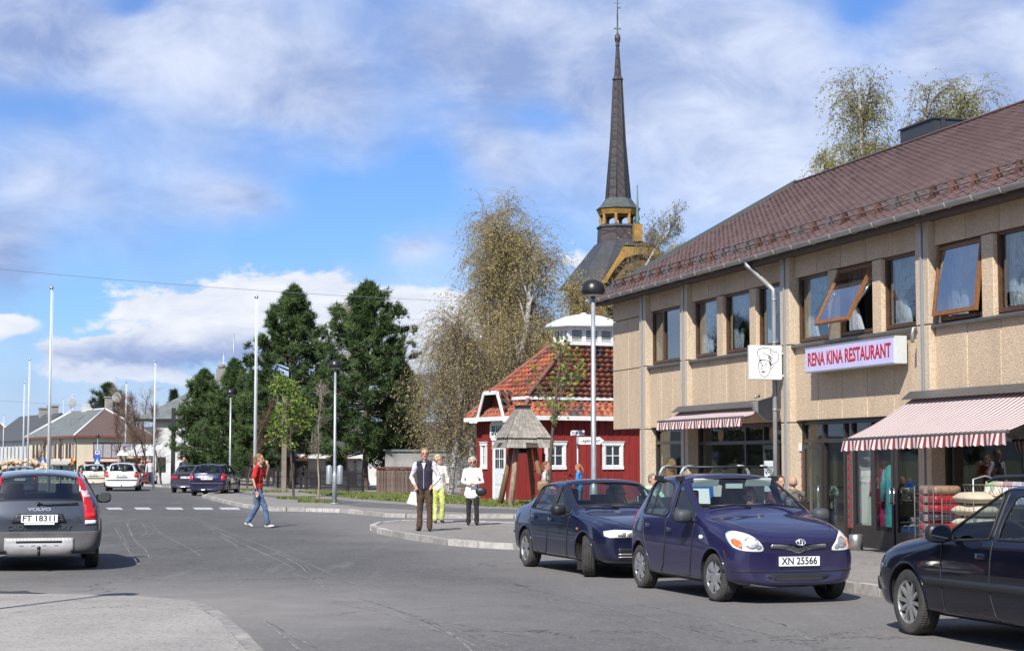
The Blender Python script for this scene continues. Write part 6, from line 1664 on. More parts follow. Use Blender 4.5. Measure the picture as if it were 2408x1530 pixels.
def plate(root, x, z, txt, face, w=.52, h=.11, ang=0, y=0, ts=.115, tm=None):
 mb = MB(); mb.box(-.006, .006, -w / 2, w / 2, -h / 2, h / 2)
 o = mb.build('number_plate', M['platew'], root, loc=(x, y, z), rot=(0, ang, 0))
 if txt:
  rot = (R(90), 0, R(90)) if face > 0 else (R(90), 0, R(-90))
  t_ = text(txt, ts, tm or M['blacktext'], o, (face * .008, 0, 0), rot, .001, sx=1.0, bold=.002)
  wd = max(v.co.x for v in t_.data.vertices) - min(v.co.x for v in t_.data.vertices)
  for v in t_.data.vertices: v.co.x *= (w * .88) / wd
  rm = MB(); rm.tube([(face * .006, -w / 2, -h / 2), (face * .006, w / 2, -h / 2), (face * .006, w / 2, h / 2), (face * .006, -w / 2, h / 2)], .003, 4, closed=True); rm.build('rim', M['trimgrey'], o)
 return o
def wiper(root, pts, name='wiper'):
 mb = MB(); mb.tube(pts, .009, 5); return mb.build(name, M['black'], root)
def arch_lip(root, wx, r, bvh, m_, side, a0=-10, a1=190, rad=.014, off=.0, wide=.0):
 pts = []
 for k in range(29):
  a = R(lerp(a0, a1, k / 28)); pts.append(((r) * cos(a) + wx, (r) * sin(a)))
 return pts
def common(root, sp, body, bvh):
 for wx, stv in ((sp['fa'], sp.get('steer', 0)), (sp['ra'], 0)):
  for s in (1, -1):
   wheel(root, (wx, s * (sp['tw'] - sp['ww'] / 2), sp['wr']), sp['wr'], sp['ww'], sp['wstyle'], s, stv, sp.get('rimmat'))
   pts = []
   for k in range(33):
    a = R(lerp(-8, 188, k / 32)); r = sp['wr'] + .052; pts.append((wx + r * cos(a), sp['wr'] + .01 + r * sin(a)))
   surf_line(bvh, pts, 'y', sp.get('lip', .014), sp.get('lipmat', sp['paint']), 'wheel_arch', root, s, off=-.004, step=.2)
 c = MB(); x0, x1 = sp['cab']; hw = sp['cabw']; zb = sp['cabz']
 c.add([(x0, -hw, .25), (x1, -hw, .25), (x1, hw, .25), (x0, hw, .25), (x0 - .05, -hw - .0, zb), (x1, -hw, zb), (x1, hw, zb), (x0 - .05, hw, zb)], [(0, 1, 2, 3), (0, 4, 5, 1), (1, 5, 6, 2), (2, 6, 7, 3), (3, 7, 4, 0)])
 c.build('cabin_lining', M['dash'], root)
 d = MB(); xd = sp['dashx']; d.prism([(xd + .12, zb - .35), (xd + .50, zb - .35), (xd + .46, zb + .01), (xd + .20, zb + .04), (xd + .10, zb - .03)], -hw, hw, 'xz'); d.build('dashboard', sp.get('dashm', M['dash']), root, bevel=.02)
 sw = MB(); cc = Vector((xd + .02, .34, zb + .02)); e1 = Vector((0, 1, 0)); e2 = Vector((.38, 0, .92)).normalized()
 sw.tube([cc + e1 * (.185 * cos(2 * pi * k / 22)) + e2 * (.185 * sin(2 * pi * k / 22)) for k in range(22)], .015, 6, closed=True); sw.beam(cc - e1 * .18, cc + e1 * .18, .03, .03); sw.build('steering_wheel', M['tan'] if sp.get('paletrim') else M['black'], root)
 seats(root, sp['seats'], sp.get('seatz', .28))
 rb = MB(); xr = sp['rearseat']; z = sp.get('seatz', .28)
 rb.prism([(xr - .1, z), (xr + .45, z), (xr + .45, z + .22), (xr + .05, z + .25), (xr - .13, z + .75), (xr - .28, z + .75)], -hw + .04, hw - .04, 'xz'); ro = rb.build('rear_seat', M['seat'], root, bevel=.03)
 for y in (-.36, .36):
  h = MB(); h.box(xr - .30, xr - .20, y - .13, y + .13, z + .76, z + .90); h.build('headrest', M['seat'], ro, bevel=.03)
def door_gaps(root, bvh, lines, side_list=(1, -1), r=.008):
 for s in side_list:
  for pts in lines: surf_line(bvh, pts, 'y', r, M['seal'], 'door_gap', root, s, off=.001)
def handle(root, bvh, x, z, s, m_, w=.17):
 proj_patch(bvh, [(x - w / 2, z - .022), (x + w / 2, z - .028), (x + w / 2, z + .018), (x - w / 2, z + .024)], 'y', .022, m_, 'door_handle', root, s, .05, .022)
def smooth_poly(pts, k=5):
 n = len(pts); out = []
 for i in range(n):
  p0, p1, p2, p3 = (Vector(pts[(i + q) % n]) for q in (-1, 0, 1, 2))
  for j in range(k):
   t = j / k; out.append(.5 * ((2 * p1) + (p2 - p0) * t + (2 * p0 - 5 * p1 + 4 * p2 - p3) * t * t + (3 * p1 - p0 - 3 * p2 + p3) * t ** 3))
 return [tuple(p) for p in out]
def st(x, zb, wl, w, zm, zs, wb, zbelt, wt, zt, zc, bow=0): return (x, zb, wl, w, zm, zs, wb, zbelt, wt, zt, zc, bow)
# ---------- small purple-blue hatchback
def hatch_front():
 sp = dict(paint=paint('purple_blue_paint', (.0125, .0105, .054), .32, .20, .25), fa=1.185, ra=-1.185, wr=.285, ww=.175, tw=.80, wstyle='cover', rimmat=M['hubcap'], steer=R(4), lip=.013)
 S = [st(1.90, .26, .60, .62, .44, .55, .58, .62, .50, .66, .68, -.16),
         st(1.84, .20, .72, .77, .44, .60, .70, .70, .60, .755, .775, -.16),
         st(1.62, .18, .78, .815, .46, .66, .76, .79, .66, .845, .875, -.08),
         st(1.185, .18, .80, .83, .48, .72, .79, .86, .72, .925, .975, -.03),
         st(.90, .18, .81, .83, .48, .75, .80, .895, .765, .93, 1.03, -.03),
         st(.72, .18, .81, .83, .48, .76, .80, .905, .775, 1.00, 1.10, -.08),   # 5 cowl
         st(-.05, .18, .81, .83, .48, .78, .795, .925, .64, 1.40, 1.475, -.08),  # 6 header
         st(-.12, .18, .81, .83, .48, .78, .795, .927, .635, 1.415, 1.49, 0),
         st(-.22, .18, .81, .83, .48, .78, .795, .93, .63, 1.425, 1.50, 0),
         st(-.92, .18, .81, .83, .50, .80, .79, .95, .615, 1.42, 1.50, 0),
         st(-1.12, .19, .80, .83, .50, .81, .78, .965, .60, 1.40, 1.48, .02),
         st(-1.40, .20, .79, .81, .52, .82, .76, .98, .56, 1.33, 1.43, .05),
         st(-1.60, .22, .76, .79, .52, .82, .72, .97, .60, 1.02, 1.06, .08),
         st(-1.69, .28, .70, .74, .50, .72, .66, .86, .58, .90, .92, .10)]
 sp['st'] = S
 g = {}
 for i in (5,): g[(i, 7)] = 1; g[(i, 8)] = 1; g[(i, 5)] = 1
 g[(6, 5)] = 1; g[(8, 5)] = 1; g[(7, 5)] = 0; g[(9, 5)] = 1; g[(11, 7)] = 1; g[(11, 8)] = 1
 g[(6, 5)] = 1
 sp['glass'] = g; sp['cab'] = (-1.3, .85); sp['cabw'] = .74; sp['cabz'] = .90; sp['dashx'] = .28; sp['seats'] = [(-.25, .36), (-.25, -.36)]; sp['rearseat'] = -.95; sp['paletrim'] = 1; sp['dashm'] = M['tan']
 sp['crease'] = [(i, 5, .35) for i in range(5, 11)] + [(i, 2, .5) for i in range(1, 13)]
 sp['xcrease'] = [(5, 6, 9, .3), (6, 6, 9, .3)]
 return sp
def detail_gap_lines(sp):
 return []
CARS = {}
def make_hatch(root):
 sp = hatch_front(); body, bvh, panes, full = car_body(root, sp); common(root, sp, body, bvh)
 P = sp['paint']
 for s in (1, -1):
  poly = smooth_poly([(s * .44, .615), (s * .70, .625), (s * .765, .70), (s * .745, .81), (s * .66, .835), (s * .53, .765)], 4)
  if s < 0: poly = poly[::-1]
  h = proj_patch(bvh, poly, 'x+', .006, M['whitelens'], 'headlight', root, 1, .035, .02)
  sub = smooth_poly([(s * .68, .64), (s * .745, .69), (s * .735, .75), (s * .675, .72)], 3)
  proj_patch(bvh, sub if s > 0 else sub[::-1], 'x+', .012, M['amber'], 'indicator_lens', h, 1, .03, .01)
  sub = [(s * .575 + .075 * cos(a), .705 + .062 * sin(a)) for a in np.linspace(0, 2 * pi, 16, endpoint=False)]
  proj_patch(bvh, sub, 'x+', .014, M['chrome'], 'reflector', h, 1, .03, .01)
  proj_patch(bvh, [(s * .50 + .035 * cos(a), .665 + .03 * sin(a)) for a in np.linspace(0, 2 * pi, 12, endpoint=False)], 'x+', .013, M['chrome'], 'reflector', h, 1, .03, .01)
  si = proj_patch(bvh, [(.86 + .05 * cos(a), .745 + .028 * sin(a)) for a in np.linspace(0, 2 * pi, 14, endpoint=False)], 'y', .010, M['whitelens'], 'side_indicator', root, s, .04, .01)
  mirror(root, .60, s * .80, .985, M['trimgrey'], s, 1.05)
  handle(root, bvh, -.10, .80, s, P, .15); handle(root, bvh, -.82, .83, s, P, .15)
  pa = [(.55, .19), (.55, .23), (-.75, .23), (-.75, .19)]
  proj_patch(bvh, [(.80, .20), (.80, .26), (-.80, .26), (-.80, .20)], 'y', .012, M['trimgrey'], 'sill_trim', root, s, .1, .02)
  tl = smooth_poly([(s * .60, .75), (s * .74, .78), (s * .70, 1.0), (s * .60, .98)], 3)
  proj_patch(bvh, tl if s > 0 else tl[::-1], 'x-', .01, M['redlens'], 'tail_light', root, 1, .05, .02)
 gp_ = [(-.36, .668), (-.34, .645), (-.20, .635), (-.10, .622), (-.05, .595), (0, .583), (.05, .595), (.10, .622), (.20, .635), (.34, .645), (.36, .668), (.34, .692), (.17, .690), (.08, .672), (.04, .655), (0, .650), (-.04, .655), (-.08, .672), (-.17, .690), (-.34, .692)]
 gp_ = [(y, z) for y, z in gp_]
 g = proj_patch(bvh, gp_, 'x+', .006, M['alloy'], 'grille', root, 1, .03, .015)
 hb = MB()
 for r_ in range(6):
  for c_ in range(30):
   y = -.35 + c_ * .0245 + (r_ % 2) * .012; z = .590 + r_ * .0195
   ok = (.645 < z < .685 and abs(y) < .345 and (z < .66 or abs(y) > .03)) or (z <= .645 and abs(y) < max(0, (z - .585) * 2.6 - .01))
   if abs(y) < .09 and z > .655: ok = False
   if not ok: continue
   l_, nn, _, _ = bvh.ray_cast(Vector((5, y, z)), Vector((-1, 0, 0)))
   hb.cbox((l_.x + .008, y, z), (.006, .014, .012))
 hb.build('grille_holes', M['black'], g)['kind'] = 'stuff'
 e_ = MB(); l_, nn, _, _ = bvh.ray_cast(Vector((5, 0, .715)), Vector((-1, 0, 0))); fx_ = l_.x + .014
 for (a, b, dy, dz) in ((.058, .036, 0, 0), (.020, .034, 0, 0), (.040, .013, 0, .014)):
  e_.tube([(fx_ - .3 * (a_z := b * sin(2 * pi * k / 20) + dz), dy + a * cos(2 * pi * k / 20), .715 + b * sin(2 * pi * k / 20) + dz) for k in range(20)], .0055, 5, closed=True)
 e_.build('emblem', M['chrome'], root)
 lo = proj_patch(bvh, smooth_poly([(-.37, .345), (.37, .345), (.30, .275), (0, .262), (-.30, .275)], 3), 'x+', .004, M['black'], 'air_intake', root, 1, .04, .01)
 mh = MB()
 for r_ in range(4):
  for c_ in range(26):
   y = -.31 + c_ * .0245 + (r_ % 2) * .012; z = .285 + r_ * .017
   if abs(y) > .31: continue
   l_, nn, _, _ = bvh.ray_cast(Vector((5, y, z)), Vector((-1, 0, 0))); mh.tube([(l_.x + .008, y + .009 * cos(q), z + .007 * sin(q)) for q in np.linspace(0, 2 * pi, 6, endpoint=False)], .0018, 3, closed=True)
 mh.build('mesh', M['trimgrey'], lo)['kind'] = 'stuff'
 surf_line(bvh, [(-.80, .385), (-.4, .375), (0, .372), (.4, .375), (.80, .385)], 'x+', .008, M['seal'], 'bumper_groove', root)
 l_, nn, _, _ = bvh.ray_cast(Vector((5, 0, .50)), Vector((-1, 0, 0)))
 plate(root, l_.x + .03, .495, 'XN 25566', 1, .52, .115)
 proj_patch(bvh, [(-.60, .175), (-.2, .17), (-.2, .20), (-.60, .205)], 'x+', .02, M['trimgrey'], 'lower_lip', root, 1, .1, .02)
 surf_line(bvh, [(.42, .0), (.42, .0)], 'x+', .001, M['seal'], 'x', root) if False else None
 lines = [[(.63, .90), (.60, .70), (.56, .45), (.50, .26), (-.45, .24)], [(-.28, .93), (-.27, .60), (-.33, .35), (-.45, .24)], [(-.45, .24), (-.75, .26), (-.84, .45), (-1.00, .70), (-1.06, .93)]]
 door_gaps(root, bvh, lines)
 for s in (1, -1):
  surf_line(bvh, [(.84, s * .70), (1.2, s * .68), (1.5, s * .58), (1.68, s * .47)], 'z', .005, M['seal'], 'bonnet_gap', root, off=0)
  surf_line(bvh, [(s * .47, .72), (s * .40, .715)], 'x+', .004, M['seal'], 'bonnet_gap', root)
 for s in (1, -1):
  surf_line(bvh, [(-.17, .95), (-.17, 1.40)], 'y', .022, P, 'door_pillar', root, s, off=-.01)
  surf_line(bvh, [(-.83, .965), (-.83, 1.40)], 'y', .010, M['seal'], 'quarter_divider', root, s, off=-.002)
 wiper(root, [(.74, .48, 1.085), (.68, .2, 1.13), (.70, -.15, 1.125)]); wiper(root, [(.75, -.1, 1.09), (.69, -.3, 1.125), (.66, -.62, 1.105)])
 for x in (-.18, -.88):
  rk = MB(); rk.tube([(x, -.56, 1.575), (x, .56, 1.575)], .014, 8); ro = rk.build('roof_bar', M['black'], root)
  for s in (1, -1):
   f = MB(); f.tube([(x, s * .63, 1.44), (x, s * .625, 1.50), (x, s * .59, 1.56), (x, s * .53, 1.585), (x, s * .46, 1.587)], [(.026, .015), (.024, .014), (.022, .012), (.02, .011), (.015, .009)], 8); f.build('rack_foot', M['rackfoot'], ro)
   f = MB(); f.box(x - .06, x + .06, s * .64 - .04, s * .64 + .04, 1.40, 1.46); f.build('rack_pad', M['black'], ro)
 an = MB(); an.tube([(-.25, 0, 1.50), (-.42, 0, 1.58)], .006, 5); an.build('aerial', M['black'], root)
 for y in (.36, -.36):
  sv = MB(); sv.beam((-.02, y - .17, 1.385), (-.02, y + .17, 1.385), .02, .10, (.5, 0, 1)); sv.build('sun_visor', M['visor'], root)
 iv = MB(); iv.box(.02, .05, -.11, .11, 1.31, 1.37); iv.build('inner_mirror', M['visor'], root)
 return sp, bvh
M['rackfoot'] = mat('rack_foot', (.26, .28, .27), .4, metal=.3); M['visor'] = mat('sun_visor', (.55, .60, .55), .6)
# ---------- dark blue saloon
def make_saloon(root, col, steer=0.0, txt=None, label_rear=False, simple=False):
 sp = dict(paint=col, fa=1.30, ra=-1.30, wr=.295, ww=.19, tw=.83, wstyle='spoke5', steer=steer)
 S = [st(2.18, .28, .62, .64, .44, .54, .60, .58, .52, .605, .62, -.18),
         st(2.12, .20, .74, .79, .44, .58, .73, .65, .62, .685, .70, -.18),
         st(1.85, .18, .80, .835, .45, .64, .79, .735, .68, .77, .80, -.09),
         st(1.30, .18, .82, .85, .46, .68, .81, .805, .72, .845, .885, -.03),
         st(.95, .18, .825, .85, .46, .70, .815, .84, .75, .87, .925, -.03),
         st(.78, .18, .825, .85, .46, .71, .815, .85, .76, .925, .99, -.10),
         st(.00, .18, .825, .85, .46, .73, .81, .875, .63, 1.29, 1.36, -.08),
         st(-.07, .18, .825, .85, .46, .73, .81, .877, .625, 1.305, 1.375, 0),
         st(-.16, .18, .825, .85, .46, .73, .81, .88, .62, 1.315, 1.385, 0),
         st(-.80, .18, .825, .85, .46, .74, .805, .90, .605, 1.30, 1.375, 0),
         st(-1.10, .18, .82, .85, .47, .75, .80, .915, .595, 1.25, 1.345, .03),
         st(-1.62, .19, .81, .84, .48, .77, .77, .93, .66, .965, 1.00, .08),
         st(-2.00, .21, .79, .82, .50, .78, .74, .90, .62, .94, .965, .10),
         st(-2.13, .28, .72, .76, .50, .72, .68, .84, .58, .88, .89, .12)]
 sp['st'] = S
 g = {(5, 7): 1, (5, 8): 1, (5, 5): 1, (6, 5): 1, (8, 5): 1, (9, 5): 1, (10, 7): 1, (10, 8): 1}
 sp['glass'] = g; sp['cab'] = (-1.5, .9); sp['cabw'] = .75; sp['cabz'] = .84; sp['dashx'] = .32; sp['seats'] = [(-.2, .36), (-.2, -.36)]; sp['rearseat'] = -.95; sp['seatz'] = .22
 sp['crease'] = [(i, 5, .4) for i in range(1, 13)] + [(i, 2, .5) for i in range(1, 13)]
 sp['xcrease'] = [(5, 6, 9, .3), (6, 6, 9, .3), (10, 6, 9, .4), (11, 6, 9, .4), (12, 5, 9, .5)]
 body, bvh, panes, full = car_body(root, sp); common(root, sp, body, bvh); P = col
 for s in (1, -1):
  poly = [(s * .36, .585), (s * .70, .575), (s * .76, .60), (s * .755, .665), (s * .62, .685), (s * .38, .675)]
  h = proj_patch(bvh, poly if s > 0 else poly[::-1], 'x+', .008, M['whitelens'], 'headlight', root, 1, .05, .02)
  for (a, b_) in ((.40, .47), (.49, .60)):
   q = [(s * a, .60), (s * b_, .60), (s * b_, .655), (s * a, .655)]
   proj_patch(bvh, q if s > 0 else q[::-1], 'x+', .014, M['chrome'], 'reflector', h, 1, .05, .01)
  mirror(root, .62, s * .83, .935, M['black'], s, 1.05)
  handle(root, bvh, -.08, .77, s, P); handle(root, bvh, -.85, .79, s, P)
  proj_patch(bvh, [(1.02, .66), (1.08, .66), (1.08, .69), (1.02, .69)], 'y', .008, M['amber'], 'side_indicator', root, s, .05, .01)
  surf_line(bvh, [(1.0, .50), (-1.0, .50)], 'y', .010, P, 'side_crease', root, s, off=-.004)
  tl = [(s * .42, .70), (s * .76, .70), (s * .74, .82), (s * .42, .83)]
  proj_patch(bvh, tl if s > 0 else tl[::-1], 'x-', .008, M['redlens'], 'tail_light', root, 1, .06, .02)
  mf = MB(); mf.box(.93, .95, s * .70 - .09, s * .70 + .10, .08, .36); mf.build('mud_flap', M['rubber'], root)
  mf = MB(); mf.box(-1.68, -1.66, s * .70 - .09, s * .70 + .10, .10, .36); mf.build('mud_flap', M['rubber'], root)
  surf_line(bvh, [(-.12, .90), (-.12, 1.29)], 'y', .022, M['seal'], 'door_pillar', root, s, off=-.01)
  surf_line(bvh, [(-.98, .925), (-.90, 1.27)], 'y', .010, M['seal'], 'quarter_divider', root, s, off=-.002)
  surf_line(bvh, [(.9, s * .70), (1.3, s * .66), (1.7, s * .55), (2.0, s * .40)], 'z', .005, M['seal'], 'bonnet_gap', root, off=0)
  fg = [(s * .40, .25), (s * .62, .25), (s * .62, .40), (s * .40, .41)]
 gr = proj_patch(bvh, [(-.34, .585), (.34, .585), (.30, .665), (-.30, .665)], 'x+', .004, M['black'], 'grille', root, 1, .05, .012)
 for z in (.605, .645): surf_line(bvh, [(-.31, z), (.31, z)], 'x+', .007, M['chrome'], 'grille_bar', gr, off=.006)
 lo = proj_patch(bvh, [(-.60, .27), (.60, .27), (.58, .43), (-.58, .43)], 'x+', .002, M['black'], 'air_intake', root, 1, .06, .01)
 for z in (.31, .35, .39): surf_line(bvh, [(-.59, z), (.59, z)], 'x+', .008, M['chrome'] if z < .38 else P, 'intake_bar', lo, off=.006)
 l_, nn, _, _ = bvh.ray_cast(Vector((5, 0, .47)), Vector((-1, 0, 0)))
 if txt: plate(root, l_.x + .02, .47, txt[0] if txt[0] else None, 1)
 l_, nn, _, _ = bvh.ray_cast(Vector((-5, 0, .76)), Vector((1, 0, 0)))
 plate(root, l_.x - .02, .76, (txt or ('', ''))[1] or None, -1)
 surf_line(bvh, [(-.80, .53), (0, .53), (.80, .53)], 'x-', .02, M['black'], 'bumper_strip', root, off=0)
 door_gaps(root, bvh, [[(.70, .85), (.66, .65), (.62, .4), (.58, .24), (-.42, .24)], [(-.23, .88), (-.23, .5), (-.30, .3), (-.42, .24)], [(-.42, .24), (-.70, .26), (-.86, .42), (-1.05, .72), (-1.12, .90)]])
 wiper(root, [(.86, .45, .96), (.78, .2, 1.00), (.80, -.2, 1.0)]); wiper(root, [(.86, -.1, .965), (.79, -.3, .995), (.76, -.6, .975)])
 return sp, bvh
# ---------- estate cars
def make_estate(root, col, L=4.7, W=1.80, Hh=1.46, wb=2.76, belt=.92, rake=.0, steer=0.0, wstyle='spoke10', wr=.315, lower=None, rearglass=None, nose=.95, tailx=None, ramp=.0, ground=.18, simple=False, glassm=None):
 hw = W / 2; fa = wb / 2; ra = -wb / 2; k = Hh / 1.46; fr = fa + nose; tx = -(L - fr) if tailx is None else tailx
 g0 = ground
 sp = dict(paint=col, fa=fa, ra=ra, wr=wr, ww=.20, tw=hw - .03, wstyle=wstyle, steer=steer)
 if rearglass: sp['rearglass'] = rearglass
 if glassm: sp['glassmat'] = glassm
 if lower: sp['lipmat'] = lower; sp['lip'] = .03
 z = lambda q: q * k
 S = [st(fr, g0 + .10, hw - .24, hw - .22, z(.46), z(.56), hw - .25, z(.62), hw - .34, z(.65), z(.67), -.20),
         st(fr - .06, g0 + .02, hw - .12, hw - .06, z(.46), z(.60), hw - .13, z(.70), hw - .25, z(.735), z(.75), -.20),
         st(fr - .35, g0, hw - .06, hw - .015, z(.48), z(.68), hw - .065, z(.79), hw - .18, z(.83), z(.86), -.10),
         st(fa, g0, hw - .04, hw, z(.49), z(.72), hw - .05, z(.85), hw - .14, z(.89), z(.935), -.03),
         st(fa - .42, g0, hw - .035, hw, z(.50), z(.75), hw - .045, belt - .03, hw - .10, belt, z(.975), -.03),
         st(fa - .60, g0, hw - .035, hw, z(.50), z(.76), hw - .045, belt - .02, hw - .095, belt + .06, z(1.045), -.11),
         st(fa - 1.36, g0, hw - .035, hw, z(.50), z(.78), hw - .05, belt, hw - .24, z(1.36), z(1.425), -.08),
         st(fa - 1.44, g0, hw - .035, hw, z(.50), z(.78), hw - .05, belt, hw - .245, z(1.37), z(1.44), 0),
         st(fa - 1.54, g0, hw - .035, hw, z(.50), z(.78), hw - .05, belt, hw - .25, z(1.38), z(1.455), 0),
         st(fa - 2.30, g0, hw - .035, hw, z(.50), z(.79), hw - .05, belt + .015, hw - .26, z(1.38), z(1.46), 0),
         st(fa - 2.42, g0, hw - .035, hw, z(.50), z(.79), hw - .05, belt + .02, hw - .26, z(1.375), z(1.455), 0),
         st(tx + .48 + rake, g0, hw - .045, hw - .01, z(.50), z(.80), hw - .06, belt + .04, hw - .28, z(1.345), z(1.43), .02),
         st(tx + .26 + rake, g0 + .01, hw - .06, hw - .02, z(.50), z(.80), hw - .08, belt + .05, hw - .30, z(1.30), z(1.405), .05),
         st(tx + .13, g0 + .02, hw - .09, hw - .04, z(.50), z(.78), hw - .11, z(.90), hw - .19, z(.97), z(1.01), .07),
         st(tx + .05, g0 + .03, hw - .12, hw - .06, z(.48), z(.62), hw - .13, z(.74), hw - .22, z(.83), z(.86), .08),
         st(tx, g0 + .10, hw - .20, hw - .16, z(.46), z(.56), hw - .20, z(.62), hw - .30, z(.68), z(.70), .08)]
 sp['st'] = S
 g = {(5, 7): 1, (5, 8): 1, (5, 5): 1, (6, 5): 1, (8, 5): 1, (10, 5): 1, (12, 7): 1, (12, 8): 1}
 sp['glass'] = g; sp['cab'] = (tx + .25, fa - .45); sp['cabw'] = hw - .10; sp['cabz'] = belt - .04; sp['dashx'] = fa - 1.05; sp['seats'] = [(fa - 1.62, .38), (fa - 1.62, -.38)]; sp['rearseat'] = fa - 2.45; sp['seatz'] = .28 * k
 sp['crease'] = [(i, 5, .4) for i in range(4, 14)] + [(i, 2, .5) for i in range(1, 14)]
 sp['xcrease'] = [(5, 6, 9, .3), (6, 6, 9, .3), (12, 6, 9, .4), (13, 6, 9, .4)]
 body, bvh, panes, full = car_body(root, sp); common(root, sp, body, bvh)
 for s in (1, -1):
  surf_line(bvh, [(fa - 1.49, belt + .02), (fa - 1.49, z(1.36))], 'y', .026, M['seal'], 'door_pillar', root, s, off=-.012)
  surf_line(bvh, [(fa - 2.36, belt + .03), (fa - 2.36, z(1.36))], 'y', .030, M['seal'], 'door_pillar', root, s, off=-.012)
 door_gaps(root, bvh, [[(fa - .66, belt - .02), (fa - .68, .6), (fa - .70, .28), (fa - 1.7, .26)], [(fa - 1.52, belt), (fa - 1.52, .5), (fa - 1.58, .3), (fa - 1.7, .26)], [(fa - 1.7, .26), (fa - 2.10, .28), (fa - 2.26, .5), (fa - 2.40, .75), (fa - 2.42, belt)]])
 for s in (1, -1):
  handle(root, bvh, fa - 1.38, z(.80), s, col); handle(root, bvh, fa - 2.22, z(.81), s, col)
 return sp, bvh
# --- street lamps
M['lampblack'] = mat('lamp_black', (.018, .017, .018), .35, var=.3)
def lamp(x, y, z, label, H=5.1):
 L = empty('street_lamp', (x, y, z), 0, label, 'street lamp', 'dome street lamps along the street')
 m_ = MB(); m_.lathe([(.085, 0), (.085, .95), (.072, 1.05), (.055, 1.08), (.055, 1.2), (.042, H - .34)], n=16); m_.build('pole', M['galv'], L)
 m_ = MB(); m_.lathe([(.16, 0), (.16, .02), (.1, .03)], n=12); m_.build('base_plate', M['galv'], L)
 m_ = MB(); m_.lathe([(.05, H - .36), (.055, H - .30), (.21, H - .29), (.235, H - .25), (.235, H - .19), (.215, H - .10), (.16, H - .03), (.08, H), (.0, H + .01)], n=24); m_.build('lamp_shade', M['lampblack'], L)
 m_ = MB(); m_.lathe([(.0, H - .33), (.15, H - .32), (.19, H - .285)], n=20); m_.build('lamp_glass', mat('lamp_diffuser', (.5, .5, .46), .4), L)
 return L
def atg(px, Y, z=.1): return X(px, Y), Y, z
lamp(*atg(1394.5, 36), 'nearest dome lamp standing by the parked blue saloon')
p = G(786, 1183, .1); l2 = (p.x, p.y); lamp(p.x, p.y, .1, 'dome lamp with two grey litter bins strapped to it')
p = G(540, 1152, .1); lamp(p.x, p.y, .1, 'dome lamp beside the two parked blue cars')
lamp(*atg(404, 137, -.2), 'dome lamp in front of the white house eave')
lamp(*atg(234, 190, -.9), 'farthest dome lamp before the cream corner building')
lamp(-6.75, 17.9, .03, 'dome lamp outside the picture on the near forecourt') if True else None
for s in (-1, 1):
 m_ = MB(); m_.lathe([(.10, .0), (.11, .02), (.11, .63), (.10, .65), (.0, .65)], n=18); m_.box(-.05, .05, -.02, .02, .65, .68)
 b = m_.build('litter_bin', M['galv'], None, loc=(l2[0] + s * .19, l2[1] - .02, .78)); tag(b, 'grey metal litter bin strapped to the %s side of the lamp' % ('left' if s < 0 else 'right'), 'litter bin', 'pair of grey bins on the lamp post')
p = atg(383, 118, .05); m_ = MB(); m_.box(-.28, .28, -.2, .2, .75, 1.6); m_.prism([(-.22, 1.6), (.22, 1.6), (.1, 1.74), (-.1, 1.74)], -.28, .28, 'yz'); m_.tube([(0, 0, 0), (0, 0, .8)], .04, 8)
tag(m_.build('green_bin', mat('green_bin', (.02, .06, .04), .5), None, loc=p, bevel=.02), 'dark green bin on a post in front of the white house', 'litter bin')
# --- flagpoles
def flagpole(px, Y, z, ztop_y, label):
 H = at(px, ztop_y, Y).z - z
 P = empty('flagpole', (X(px, Y), Y, z), 0, label, 'flagpole', 'white flagpoles along the street')
 m_ = MB(); m_.tube([(0, 0, 0), (0, 0, H * .5), (0, 0, H)], [.055, .045, .03], 10); m_.build('pole', M['flagp'], P)
 m_ = MB(); m_.ball((0, 0, H + .03), (.07, .07, .06)); m_.build('truck_ball', M['steel'], P)
 m_ = MB(); m_.tube([(.06, 0, .9), (.05, 0, H - .1)], .006, 4); m_.build('halyard', M['white'], P)
M['flagp'] = mat('flagpole_paint', (.50, .53, .55), .35, var=.1)
for a in ((120, 60, .03, 679, 'tallest flagpole rising behind the grey estate car'), (602, 64, .1, 700, 'flagpole standing behind the man in the red shirt'), (366, 100, .05, 851, 'flagpole beside the green bin and bare trees'),
          (71, 103, 0, 846, 'second flagpole from the left'), (60, 135, -.2, 900, 'thin flagpole close beside the second one'), (13, 230, -1.2, 976, 'small flagpole at the far left edge'),
          (299, 132, -.2, 900, 'flagpole in front of the cream building right window'), (152, 280, -1.3, 938, 'distant flagpole above the cream building roof'), (173, 260, -1.3, 930, 'distant flagpole left of the roof dish'),
          (669, 105, .1, 912, 'flagpole close behind the grey timber post'), (526, 140, 0, 832, 'flagpole rising behind the middle pines')): flagpole(*a)
m_ = MB(); m_.box(-.11, .11, -.11, .11, 0, 4.75); tag(m_.build('timber_post', mat('post_wood', (.21, .17, .13), .85, var=.3, vscale=3), None, loc=atg(671, 86)), 'plain square grey brown timber post in front of the pines', 'post')
m_ = MB(); m_.box(-.12, .12, -.12, .12, 0, 5.0); tag(m_.build('dark_post', M['darkmetal'], None, loc=atg(411, 120, 0)), 'dark square post beside the white house wall', 'post')
def cable(a, b, sag, name, label):
 pts = [a.lerp(b, t) + Vector((0, 0, -sag * 4 * t * (1 - t))) for t in np.linspace(0, 1, 40)]
 m_ = MB(); m_.tube(pts, .008, 4, smooth=False); tag(m_.build(name, M['galv']), label, 'cable')
cable(at(-700, 560, 55), at(1180, 712, 84), .3, 'overhead_cable', 'thin overhead wire crossing the sky from upper left to the birches')
cable(at(-300, 915, 120), at(500, 962, 150), .3, 'overhead_cable', 'lower thin wire crossing above the cream building roof')
